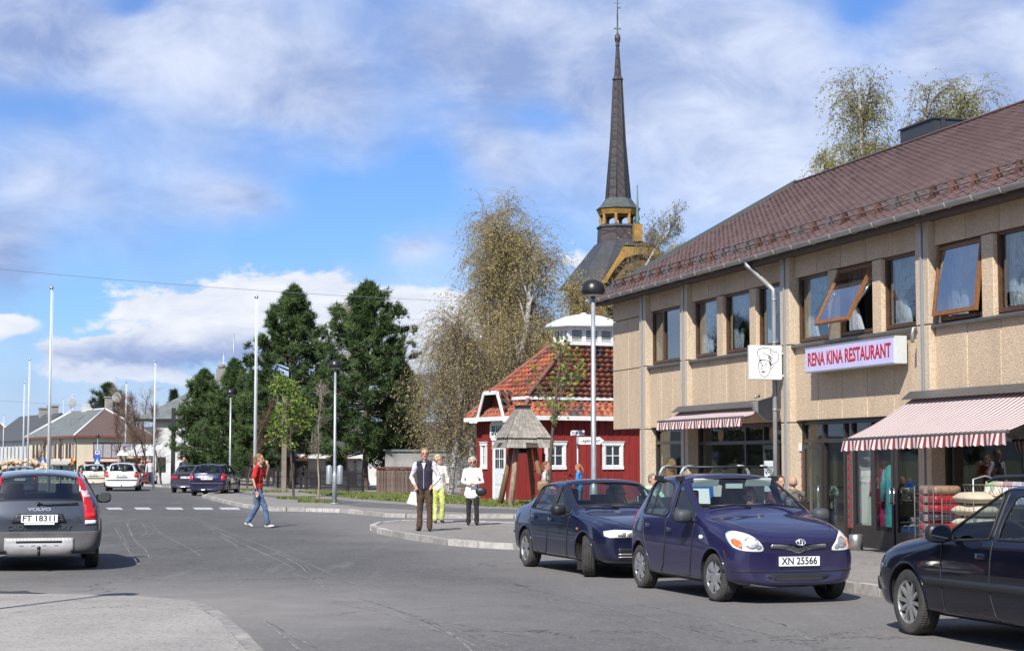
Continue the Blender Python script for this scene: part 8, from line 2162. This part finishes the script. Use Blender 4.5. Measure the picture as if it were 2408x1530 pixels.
def far_estate(px, Y, deg, col, label, txt, z=0, **kw):
 c = empty('estate_car', (0, 0, 0), 0, label, 'car', 'cars parked and driving in the street')
 sp, bv = make_estate(c, col, **kw); hw = kw.get('W', 1.75) / 2; tx = sp['st'][-1][0]; H = kw.get('Hh', 1.46) / 1.46
 for s in (1, -1):
  rpatch(bv, [(s * (hw - .24), .70 * H), (s * (hw - .06), .70 * H), (s * (hw - .07), .98 * H), (s * (hw - .20), 1.00 * H)], M['redlens'], 'tail_light', c, .014, .03)
  mirror(c, .60, s * (hw - .02), 1.0 * H, M['black'], s, 1.0)
  surf_line(bv, [(-1.9, .55), (1.9, .55)], 'y', .02, M['trimgrey'], 'side_moulding', c, s, off=-.006)
 surf_line(bv, [(-hw + .12, .56 * H), (0, .56 * H), (hw - .12, .56 * H)], 'x-', .03, M['trimgrey'], 'bumper_strip', c, off=0)
 l_, nn, _, _ = bv.ray_cast(Vector((-5, 0, .78 * H)), Vector((1, 0, 0))); plate(c, l_.x - .03, .78 * H, txt, -1, .52, .12)
 m_ = MB(); m_.tube([(tx + .1, 0, .30), (tx - .1, 0, .28), (tx - .11, 0, .36)], .025, 6); m_.build('tow_bar', M['black'], c)
 m_ = MB(); l_ = bv.ray_cast(Vector((-5, 0, 1.0 * H)), Vector((1, 0, 0)))[0]; m_.tube([(l_.x - .03, 0, 1.0 * H), (l_.x - .03, -.4, 1.02 * H)], .012, 5); m_.build('rear_wiper', M['black'], c)
 c.rotation_euler = (0, 0, hd(deg)); hv = Vector((-sin(R(deg)), cos(R(deg)), 0)); c.location = Vector((X(px, Y), Y, z)) - hv * tx; return c, bv
M_pb = paint('passat_blue', (.010, .012, .045), .25, .2, .3); M_w = paint('white_car_paint', (.70, .70, .69), .35, .15, 0.0, (.4, .38, .35)); M_cr = paint('cream_car_paint', (.58, .55, .42), .4, .2, 0.0, (.35, .32, .27)); M_db = paint('dusty_blue', (.04, .055, .08), .35, .3, .2); M_rd = paint('red_paint', (.16, .015, .02), .3, .2, .1)
far_estate(490, 83.5, -1, M_pb, 'dark blue estate car parked facing away by the pines', 'BP 10730', W=1.75, Hh=1.48, belt=.95)
c, bv = far_estate(291, 95.5, 9, M_w, 'white estate car driving away down the street', 'ES 51002', W=1.78, Hh=1.50, belt=.95, L=4.7)
for s in (1, -1): rpatch(bv, [(s * .62, .80), (s * .80, .80), (s * .80, .88), (s * .62, .88)], M['amber'], 'indicator_lens', c, .02, .03)
far_estate(225, 112, 11, M_cr, 'old cream estate car ahead of the white one', 'ZF 3070', z=-.05, W=1.72, Hh=1.42, belt=.90, L=4.7)
far_estate(54, 92, 14, M_db, 'grey blue estate car partly hidden ahead of the slate one', 'RK 20118', z=-.12, W=1.75, Hh=1.44, belt=.92)
far_estate(331, 116, 6, M_rd, 'dark red car mostly hidden behind the white estate', 'FH 38810', z=-.05, W=1.70, Hh=1.38, belt=.9)
s2 = empty('saloon_car', (0, 0, 0), 0, 'dark grey violet saloon parked left of the blue estate', 'car', 'cars parked and driving in the street')
make_saloon(s2, paint('grey_violet_paint', (.035, .035, .06), .3, .25, .3), 0, ('', 'HN 40911')); hv = Vector((sin(R(1)), cos(R(1)), 0)); s2.rotation_euler = (0, 0, hd(-1)); s2.location = Vector((X(441, 91), 91, 0)) + hv * 2.13
# --- people
M['skin'] = mat('skin', (.50, .27, .19), .55, var=.15, vscale=20); M['skin'].node_tree.nodes['Principled BSDF'].inputs['Subsurface Weight'].default_value = .12
M['shades'] = mat('sunglasses', (.01, .01, .01), .15)
def cloth(name, c, var=.25): return mat(name, c, .9, var=var, vscale=5, bump=.6, bscale=16)
def limb(mb, pts, rs, n=12):
 """closed rounded limb with elliptical sections (rx, ry)"""
 P = [Vector(p) for p in pts]; a = (P[1] - P[0]).normalized(); b = (P[-1] - P[-2]).normalized(); f = lambda r: r if isinstance(r, tuple) else (r, r)
 r0, r1 = f(rs[0]), f(rs[-1]); m0 = min(r0); m1 = min(r1)
 pts2 = [P[0] - a * m0 * .9, P[0] - a * m0 * .55] + P + [P[-1] + b * m1 * .55, P[-1] + b * m1 * .9]
 rr = [(r0[0] * .35, r0[1] * .35), (r0[0] * .8, r0[1] * .8)] + [f(r) for r in rs] + [(r1[0] * .8, r1[1] * .8), (r1[0] * .35, r1[1] * .35)]
 mb.tube(pts2, rr, n)
def fuse(mb, vox, name, m_, parent, sm=3, wr=0):
 me = mb.mesh(name, fix=False); o = bpy.data.objects.new('t', me); COL.objects.link(o)
 r = o.modifiers.new('r', 'REMESH'); r.mode = 'VOXEL'; r.voxel_size = vox; r.use_smooth_shade = True
 s = o.modifiers.new('s', 'SMOOTH'); s.iterations = sm; s.factor = .5
 if wr:
  tx = bpy.data.textures.new('w', 'CLOUDS'); tx.noise_scale = .09; d = o.modifiers.new('d', 'DISPLACE'); d.texture = tx; d.strength = wr; d.mid_level = .5
 e_ = eval_mesh(o); bpy.data.objects.remove(o); e_.name = name; e_.materials.clear()
 return link(name, e_, m_, parent)
def arm_pts(sh, el, wr_): return [Vector(sh), Vector(el), Vector(wr_)]
def hand(mb, w, d, s, k=1.0, curl=.5):
 """palm and five fingers growing from the wrist w in direction d"""
 w = Vector(w); d = Vector(d).normalized(); side = d.cross(Vector((0, 0, 1))) if abs(d.z) < .8 else Vector((1, 0, 0)); side.normalize(); nrm = d.cross(side).normalized()
 limb(mb, [w, w + d * .05 * k, w + d * .085 * k], [(.022 * k, .028 * k), (.018 * k, .036 * k), (.016 * k, .036 * k)], 10)
 for q, (o, L) in enumerate(((-.028, .062), (-.010, .074), (.010, .070), (.027, .054))):
  b = w + d * .088 * k + side * o * k; m1 = b + d * L * .5 * k + nrm * curl * .02 * k; m2 = m1 + (d * (1 - curl) + nrm * curl).normalized() * L * .5 * k
  limb(mb, [b, m1, m2], [.0095 * k, .0088 * k, .0075 * k], 6)
 t = w + d * .03 * k - side * .03 * k * s; limb(mb, [t, t + (d * .6 - side * s * .6).normalized() * .04 * k, t + (d * .9 - side * s * .2).normalized() * .068 * k], [.012 * k, .010 * k, .008 * k], 6)
def head(mb, c, f, k=1.0, tilt=0):
 """head with jaw, nose, ears; f = facing unit vector (xy)"""
 c = Vector(c); f = Vector(f).normalized(); l = Vector((-f.y, f.x, 0)); u = Vector((0, 0, 1)); M_ = Matrix((f, l, u)).transposed().to_4x4(); M_.translation = c
 mb.xf = M_ @ Matrix.Rotation(tilt, 4, 'Y'); mb.ball((-.008 * k, 0, .03 * k), (.098 * k, .076 * k, .098 * k), 20, 14); mb.ball((.018 * k, 0, -.035 * k), (.070 * k, .060 * k, .085 * k), 16, 12); mb.ball((.055 * k, 0, -.085 * k), (.030 * k, .032 * k, .028 * k), 10, 8)
 limb(mb, [(.082 * k, 0, .022 * k), (.104 * k, 0, -.018 * k)], [.010 * k, .016 * k], 8); mb.ball((.082 * k, 0, -.055 * k), (.012 * k, .024 * k, .010 * k), 8, 6)
 for s in (1, -1): mb.ball((-.005 * k, s * .078 * k, .0), (.020 * k, .010 * k, .032 * k), 8, 8); mb.ball((.068 * k, s * .033 * k, .038 * k), (.016 * k, .022 * k, .010 * k), 8, 6)
 r = mb.xf; mb.xf = None; return r
def person(label, loc, face, H, pose, top, bottom, hair, shoes=(.02, .018, .016), hairm='short', glasses=None, moust=False, vox=.010, vest=None, female=False, headdir=None, beard=None, wide=1.0, skirt=0, sit=False, group=None, longtop=0.0, parent=None, sleeves='long', collar=None):
 """local frame: +x forward; pose dict in metres for H=1.75"""
 P = empty('person', loc, face, label, 'person') if parent is None else empty('person', loc, face, label, 'person'); k = H / 1.75; P.scale = (k, k, k)
 hip = pose.get('hip', (0, 0, .93)); hx_, hy_, hz_ = hip; L = pose.get('lean', 0.0)
 ch = (hx_ + L * .6, hy_, hz_ + .36); nk = (hx_ + L, hy_, hz_ + .555); hd_ = (hx_ + L * 1.1 + .015, hy_, hz_ + .70)
 sw = (.185 if not female else .165) * wide; W = wide
 arms = pose['arms']; legs = pose['legs']
 shs = [(nk[0] - .01, s * sw, nk[2] - .06) for s in (1, -1)]
 B_ = MB()
 limb(B_, [(hx_, 0, hz_ - .02), (hx_ + L * .2, 0, hz_ + .14), ch, (nk[0], 0, nk[2] - .05)], [(.135 * W, .09), (.115 * W, .085), (.135 * W, .095), (.09, .06)], 14)
 limb(B_, [(nk[0], 0, nk[2] - .05), (hd_[0] - .01, 0, hd_[2] - .06)], [.055, .052], 12)
 hm = head(B_, hd_, headdir or (1, 0, 0), 1.05, pose.get('tilt', 0))
 for a, (s, sh) in enumerate(zip((1, -1), shs)):
  el, wr_, hdv, cu = arms[a]; limb(B_, [sh, el, wr_], [.045, .036, .025], 10); hand(B_, wr_, hdv, s, 1.0, cu)
 for a, s in enumerate((1, -1)):
  kn, an, toe = legs[a]; limb(B_, [(hx_, s * .09, hz_ - .04), kn, an], [.075, .05, .035], 12); limb(B_, [an, Vector(an).lerp(Vector(toe), .5)], [.024, .015], 8)
 fuse(B_, vox, 'body', M['skin'], P)
 T = MB(); lt = longtop; g = .018
 if sleeves != 'none':
  for a, sh in enumerate(shs):
   el, wr_, _, _ = arms[a]; el = Vector(el); wr_ = Vector(wr_); e1 = wr_.lerp(el, .12) if sleeves == 'long' else None
   if sleeves == 'long': limb(T, [sh, Vector(sh).lerp(el, .5), el, e1], [.062, .058, .052, .040], 12)
   else: limb(T, [sh, Vector(sh).lerp(el, .75)], [.064, .060], 12)
 limb(T, [(hx_, 0, hz_ + .02 - lt), (hx_, 0, hz_ + .03 - lt * .5), (hx_ + L * .2, 0, hz_ + .14), ch, (nk[0], 0, nk[2] - .055)], [((.150 + lt * .30) * W, .11 + lt * .15), ((.150 + lt * .2) * W, .11 + lt * .1), (.138 * W, .108), (.160 * W, .116), (.105, .07)], 16)
 limb(T, [(nk[0], 0, nk[2] - .05), (nk[0] + .004, 0, nk[2] - .005)], [.068, .060], 10)
 limb(T, [shs[0], (nk[0] - .01, 0, nk[2] - .035), shs[1]], [.056, .070, .056], 12)
 fuse(T, .011, 'shirt' if vest else 'top', top, P, 2, .03)
 if vest is not None:
  V_ = MB(); limb(V_, [(hx_, 0, hz_ + .0), (hx_ + L * .2, 0, hz_ + .14), ch, (nk[0], 0, nk[2] - .06)], [(.170 * W, .128), (.160 * W, .126), (.180 * W, .134), (.115, .08)], 16)
  limb(V_, [Vector(shs[0]) * .9 + Vector((0, 0, .118)) * 1.0 + Vector((0, 0, (nk[2] - .06) * .1 - .118)), (nk[0] - .01, 0, nk[2] - .035), Vector(shs[1]) * .9 + Vector((0, 0, (nk[2] - .06) * .1))], [.060, .078, .060], 12); limb(V_, [(nk[0] - .02, 0, nk[2] - .05), (nk[0] - .015, 0, nk[2] - .01)], [.075, .066], 10); v_ = fuse(V_, .011, 'vest', vest, P, 2, .015)
  z_ = MB(); z_.box(ch[0] + .125, ch[0] + .142, -.006, .006, hz_ - .02, nk[2] - .16); z_.build('zip', M['galv'], v_)
  z_ = MB(); z_.prism([(-.045, nk[2] - .03), (.045, nk[2] - .03), (0, nk[2] - .19)], ch[0] + .10, ch[0] + .138, 'yz'); z_.build('shirt_front', top, P)
 Q = MB()
 limb(Q, [(hx_, 0, hz_ - .04), (hx_, 0, hz_ + .05)], [(.148 * W, .108), (.138 * W, .10)], 14)
 for a, s in enumerate((1, -1)):
  kn, an, toe = legs[a]; kn = Vector(kn); an = Vector(an); hp = Vector((hx_, s * .085, hz_ - .05)); limb(Q, [hp, hp.lerp(kn, .5), kn, kn.lerp(an, .5), kn.lerp(an, .97)], [.095, .086, .066, .062, .066], 14)
 fuse(Q, .011, 'trousers', bottom, P, 2, .03)
 sm_ = cloth('shoe', shoes, .1)
 for a in (0, 1):
  kn, an, toe = legs[a]; an = Vector(an); toe = Vector(toe); S_2 = MB(); d = (toe - an); d.z = 0; d = d.normalized() if d.length > .01 else Vector((1, 0, 0)); low = Vector((0, 0, min(an.z, toe.z) + .0))
  limb(S_2, [an + Vector((0, 0, -.035)) - d * .035, an + Vector((0, 0, -.045)) + d * .05, toe + Vector((0, 0, .008))], [(.040, .042), (.042, .036), (.036, .024)], 10); fuse(S_2, .011, 'shoe', sm_, P, 2)
 if hair is not None:
  hmat = mat('hair', hair, .75, var=.4, vscale=16, streak=(1, 1, .3), bump=.8, bscale=60); Hm = MB(); Hm.xf = hm; kk = 1.05
  if hairm == 'short': Hm.ball((-.022 * kk, 0, .045 * kk), (.100 * kk, .084 * kk, .100 * kk), 16, 12); Hm.ball((-.06 * kk, 0, -.01), (.055, .076, .075), 12, 8)
  elif hairm == 'bald': Hm.ball((-.055, 0, -.01), (.058, .083, .05), 14, 8)
  elif hairm == 'curly':
   rg = random.Random(3)
   for q in range(60):
    a = rg.uniform(-pi, pi); e_ = rg.uniform(-.35, 1.4)
    if abs(a) < .75 and e_ < .75: continue
    Hm.ball((cos(a) * cos(e_) * .095 - .02, sin(a) * cos(e_) * .092, .035 + sin(e_) * .10), .030, 7, 5)
  else:  # tied back / long
   Hm.ball((-.022, 0, .045), (.103, .086, .103), 16, 12); Hm.ball((-.105, 0, .02), (.045, .045, .05), 10, 8)
   limb(Hm, [(-.12, 0, .0), (-.15, 0, -.10), (-.13, 0, -.20)] if hairm == 'pony' else [(-.07, .0, .0), (-.09, 0, -.08), (-.075, 0, -.14)], [.028, .03, .015] if hairm == 'pony' else [.07, .06, .035], 8)
  Hm.xf = None
  h_ = fuse(Hm, .009, 'hair', hmat, P, 1, .012)
  b = bmesh.new(); b.from_mesh(h_.data); inv = hm.inverted(); dl = [v for v in b.verts if ((inv @ v.co).x > (.045 if (inv @ v.co).z < .085 else .3))]; bmesh.ops.delete(b, geom=dl, context='VERTS'); b.to_mesh(h_.data); b.free()
 if beard is not None:
  Bm = MB(); Bm.xf = hm; Bm.ball((.045, 0, -.085), (.055, .062, .058), 12, 8); Bm.xf = None; fuse(Bm, .009, 'beard', mat('beard', beard, .85, bump=.8, bscale=60), P, 1, .01)
 E = MB(); E.xf = hm
 if glasses:
  for s in (1, -1): E.box(.088, .094, s * .034 - .024, s * .034 + .024, .004, .036); E.box(-.01, .09, s * .082 - .002, s * .082 + .002, .024, .030)
  E.box(.092, .097, -.012, .012, .02, .028)
  if glasses == 'dark': E.xf = None; E.build('sunglasses', M['shades'], P)
  else:
   E = MB(); E.xf = hm
   for s in (1, -1): E.tube([(.098, s * .034 + .024 * cos(2 * pi * q / 10), .020 + .017 * sin(2 * pi * q / 10)) for q in range(10)], .003, 4, closed=True); E.box(-.01, .095, s * .080 - .002, s * .080 + .002, .022, .028)
   E.xf = None; E.build('glasses', M['darkmetal'], P)
 for s in (1, -1):
  if glasses == 'dark': break
  E = MB(); E.xf = hm; E.ball((.0865, s * .034, .020), (.007, .012, .006), 8, 6); E.xf = None; E.build('eye', M['shades'], P)
 E = MB(); E.xf = hm; E.box(.091, .0935, -.022, .022, -.060, -.055); E.xf = None; E.build('mouth', mat('lips', (.25, .08, .07), .6), P)
 if moust: E = MB(); E.xf = hm; E.ball((.094, 0, -.036), (.010, .030, .008), 10, 6); E.xf = None; E.build('moustache', mat('moustache', (.16, .10, .06), .9), P)
 return P
stand = [((.01, .10, .50), (0, .11, .085), (.14, .13, .03)), ((.02, -.10, .50), (.0, -.11, .085), (.14, -.13, .03))]
relax = [((-.01, .25, 1.14), (.06, .27, .90), (.15, 0, -1), .4), ((-.01, -.25, 1.14), (.06, -.27, .90), (.15, 0, -1), .4)]
def xy(px, Y, z): return (X(px, Y), Y, z)
M['denim'] = cloth('denim', (.09, .15, .26), .45)
p = G(605, 1240)
wk = dict(hip=(0, 0, .90), lean=.02, legs=[((-.04, .10, .49), (-.27, .10, .13), (-.15, .11, .02)), ((.20, -.09, .50), (.27, -.09, .085), (.42, -.10, .045))],
          arms=[((.13, .25, 1.18), (.22, .13, 1.44), (-.35, -.4, .9), .7), ((-.04, -.25, 1.12), (.04, -.27, .87), (.2, 0, -1), .4)])
MR = person('man in a red polo shirt and jeans striding across the road', (p.x, p.y, 0), R(-8), 1.82, wk, cloth('red_polo', (.50, .025, .018)), M['denim'], (.22, .13, .06), (.55, .53, .5), 'long', vox=.010, sleeves='short', wide=1.02)
q = MB(); q.tube([(.03, -.275 + .045 * cos(a), .90 + .045 * sin(a) * .3) for a in np.linspace(0, 2 * pi, 12, endpoint=False)], .018, 6, closed=True); q.build('wristband', M['black'], MR)
q = MB(); q.lathe([(.072, 0), (.080, .02), (.074, .045)], (.018, 0, 1.415), 16); q.build('collar', M['white'], MR)
for s in (1, -1): pass
p = G(998, 1248, .1)
ph = [((-.05, .30, 1.13), (.09, .20, .98), (.5, -.4, -.4), .6), ((-.05, -.30, 1.13), (.09, -.20, .98), (.5, .4, -.4), .6)]
lv = [((.03, .11, .50), (.06, .12, .085), (.20, .15, .03)), ((-.02, -.10, .50), (-.04, -.12, .085), (.08, -.15, .03))]
person('smiling man in a dark zipped vest with hands in his pockets', (p.x, p.y, .1), R(-97), 1.80, dict(legs=lv, arms=ph), cloth('pale_shirt', (.62, .58, .62), .1), cloth('brown_corduroy', (.075, .045, .028), .35), (.26, .17, .11), (.012, .012, .012), 'short', glasses='thin', moust=True, vest=cloth('vest_cloth', (.022, .018, .035), .3), headdir=(.97, .22, 0))
p = G(1030, 1229, .1)
Wa = [((-.03, .25, 1.13), (.12, .22, 1.02), (.5, -.7, .1), .7), ((-.03, -.24, 1.13), (.06, -.26, .90), (.2, 0, -1), .5)]
W1 = person('woman in a cream sweater and lime green trousers behind the man in the vest', (p.x, p.y, .1), R(-75), 1.66, dict(legs=[((.06, .10, .50), (-.02, .10, .10), (.12, .11, .04)), ((.0, -.08, .50), (.05, -.09, .085), (.19, -.11, .03))], arms=Wa), cloth('cream_sweater', (.70, .69, .60), .12), cloth('lime_trousers', (.50, .54, .16), .2), (.50, .42, .28), (.03, .02, .02), 'curly', glasses='thin', female=True, headdir=(.80, .60, 0), longtop=.05)
q = MB(); q.prism([(-.16, 0), (.15, .02), (.19, .30), (.05, .34), (-.14, .31)], -.06, .06, 'xz'); q.tube([(-.08, 0, .31), (-.05, 0, .45), (.04, 0, .46), (.09, 0, .32)], .008, 5)
tag(q.build('shopping_bag', mat('white_bag', (.68, .68, .63), .4, var=.3, bump=.8, bscale=12), None, loc=(X(972, 46.2), 46.2, .52), rot=(0, .3, 0), bevel=.02), 'white plastic shopping bag carried low behind the man in the vest', 'shopping bag')
p = G(1111, 1234, .1)
Wc = [((.02, .26, 1.12), (.19, .05, 1.08), (.4, -.9, 0), .7), ((.02, -.26, 1.12), (.19, -.05, 1.07), (.4, .9, 0), .7)]
W2 = person('elderly woman in a white coat with sunglasses and black trousers', (p.x, p.y, .1), R(-92), 1.60, dict(legs=[((.05, .10, .50), (.06, .11, .085), (.20, .13, .05)), ((.0, -.10, .50), (.0, -.11, .085), (.13, -.12, .03))], arms=Wc, lean=.03, tilt=.2), cloth('white_coat', (.78, .79, .77), .08), cloth('black_trousers', (.018, .014, .018)), (.48, .47, .46), (.012, .012, .014), 'curly', glasses='dark', female=True, longtop=.17, wide=1.12)
q = MB(); q.ball((.0, .0, .0), (.06, .14, .11), 14, 10); q.tube([(0, -.08, .09), (-.02, -.12, .3), (-.05, -.16, .52), (-.04, -.15, .60)], .009, 5)
tag(q.build('handbag', M['black'], None, loc=(p.x + .20, p.y - .10, .90), rot=(0, 0, R(-92))), 'round black handbag hanging from the arm of the woman in white', 'handbag')
person('woman in a black and white cardigan standing by the bell tower', xy(1281, 45, .0), R(-15), 1.60, dict(legs=stand, arms=[((.04, .24, 1.14), (.16, .15, 1.05), (.5, -.6, 0), .6), ((.05, -.24, 1.14), (.17, -.15, 1.05), (.5, .6, 0), .6)], lean=.02), mat('bw_cardigan', (.02, .018, .018), .9, col2=(.6, .57, .5), vscale=3.5), cloth('patterned_skirt', (.4, .4, .42), .8), (.20, .075, .03), hairm='bun', female=True, vox=.012)
q = MB(); q.box(-.14, .14, -.05, .05, -.12, .12); tag(q.build('handbag', mat('tan_bag', (.28, .18, .09), .6, var=.5, vscale=9), None, loc=(X(1276, 44.6), 44.6, 1.02), bevel=.05), 'tan brown handbag held in front of the woman in the cardigan', 'handbag')
person('girl with a ponytail in a bright blue jacket below the street sign', xy(1362, 54, .0), R(165), 1.52, dict(legs=stand, arms=[((.05, .22, 1.12), (.16, .12, 1.02), (.6, -.4, 0), .5), ((.05, -.22, 1.12), (.16, -.12, 1.02), (.6, .4, 0), .5)], lean=.04, tilt=.25), cloth('blue_jacket', (.015, .25, .62), .1), M['denim'], (.34, .16, .06), hairm='pony', female=True, vox=.012)
sitl = [((.42, .12, .50), (.44, .12, .10), (.58, .13, .03)), ((.42, -.12, .50), (.44, -.12, .10), (.58, -.13, .03))]
def chair(x, y, z, rz, label):
 c = empty('cafe_chair', (x, y, z), rz, label, 'chair', 'cafe chairs outside the pub'); m_ = MB(); m_.box(-.2, .22, -.21, .21, .43, .46); m_.build('seat', M['shopframe'], c, bevel=.01); m_ = MB(); m_.box(-.24, -.20, -.2, .2, .55, .88); m_.build('backrest', M['shopframe'], c, bevel=.01)
 for (a, b) in ((-.2, -.19), (-.2, .19), (.2, -.19), (.2, .19)): m_ = MB(); m_.tube([(a, b, 0), (a, b, .86 if a < 0 else .43)], .013, 6); m_.build('leg', M['galv'], c)
Ar = [((.06, .25, .92), (.26, .18, .80), (1, -.3, .1), .5), ((.06, -.25, .92), (.26, -.18, .80), (1, .3, .1), .5)]
def seated(x, y, face, lab, **k):
 L_ = at_shop(x, y, .0); rz = FRZ + face; chair(L_.x, L_.y, .0, rz, lab[1]); return person(lab[0], (L_.x, L_.y, -.0), rz, k.pop('H', 1.74), dict(hip=(0, 0, .52), legs=sitl, arms=Ar, lean=.06), vox=.012, **k)
seated(fx(1852, -1.0), -1.0, R(185), ('bald man with a grey beard seated beside the shop pillar', 'chair under the bald bearded man'), top=mat('camo', (.03, .03, .03), .9, col2=(.22, .20, .16), vscale=9), bottom=M['denim'], hair=(.25, .23, .21), hairm='bald', beard=(.50, .48, .46))
seated(fx(1822, -.85), -.9, R(10), ('dark haired person half hidden behind the hatchback roof', 'chair under the dark haired person'), top=cloth('dark_red_top', (.12, .02, .02)), bottom=M['denim'], hair=(.05, .03, .02), hairm='short', female=True)
seated(fx(1520, -1.8), -1.9, R(25), ('grey haired man in a pale green jacket between the two blue cars', 'chair under the man in pale green'), top=cloth('mint_jacket', (.40, .58, .48), .1), bottom=M['denim'], hair=(.20, .17, .14), hairm='short')
tb = empty('cafe_table', at_shop(fx(1838, -1.7), -1.9, 0), FRZ, 'round cafe table in front of the pub chairs', 'table'); q = MB(); q.lathe([(.35, .70), (.36, .72), (.0, .725)], n=20); q.build('tabletop', M['white'], tb); q = MB(); q.tube([(0, 0, 0), (0, 0, .7)], .03, 8); q.lathe([(.22, 0), (.2, .03)], n=14); q.build('pedestal', M['darkmetal'], tb)
for i, (px, lab, c, hr) in enumerate(((2338, 'man in a dark suit jacket seen through the large shop window', (.02, .02, .03), (.06, .03, .02)), (2302, 'person in a red top seen through the large shop window', (.3, .03, .03), (.12, .05, .03)))):
 w = at_shop(fx(px, .8), .9 + .2 * i, 0); person(lab, tuple(w), FRZ - R(70), 1.60 - .1 * i, dict(legs=stand, arms=relax), cloth('indoor_top', c), cloth('indoor_trousers', (.03, .03, .03)), hr, vox=.014)
def far(px, Y, z, lab, c, hr, face=-80): person(lab, xy(px, Y, z), R(face), 1.72, dict(legs=stand, arms=relax), cloth('far_top', c), cloth('far_trousers', (.04, .045, .07)), hr, vox=.02)
far(345, 119, -.1, 'distant person in a dark jacket under the market canopy', (.03, .03, .035), (.05, .03, .02)); far(338, 120, -.1, 'distant bare armed person beside the market canopy', (.45, .25, .18), (.2, .1, .05)); far(358, 113, -.05, 'distant person in pale clothes by the bare street trees', (.55, .52, .5), (.1, .06, .04)); far(437, 96, .05, 'person in a dark top standing behind the parked blue cars', (.04, .04, .05), (.2, .03, .03))
def driver(car, x, y, z, lab, c, hr, gl):
 m_ = Matrix.Translation(car.location) @ Matrix.Rotation(car.rotation_euler.z, 4, 'Z'); L_ = m_ @ Vector((x, y, z))
 person(lab, tuple(L_), car.rotation_euler.z, 1.66, dict(hip=(0, 0, .38), legs=[((.40, .10, .40), (.62, .10, .10), (.72, .1, .08)), ((.40, -.10, .40), (.62, -.10, .10), (.72, -.1, .08))], arms=[((.12, .22, .78), (.38, .14, .82), (1, -.2, .3), .8), ((.12, -.22, .78), (.38, -.14, .82), (1, .2, .3), .8)]), cloth('driver_top', c), cloth('driver_trousers', (.03, .03, .04)), hr, glasses=gl, vox=.014, wide=.9)
driver(SL_, -.28, .36, .10, 'driver with sunglasses sitting in the dark blue saloon', (.10, .08, .07), (.12, .10, .08), 'dark'); driver(HT, -.30, .36, .16, 'driver in a maroon top sitting in the purple blue hatchback', (.10, .03, .045), (.05, .03, .02), None)
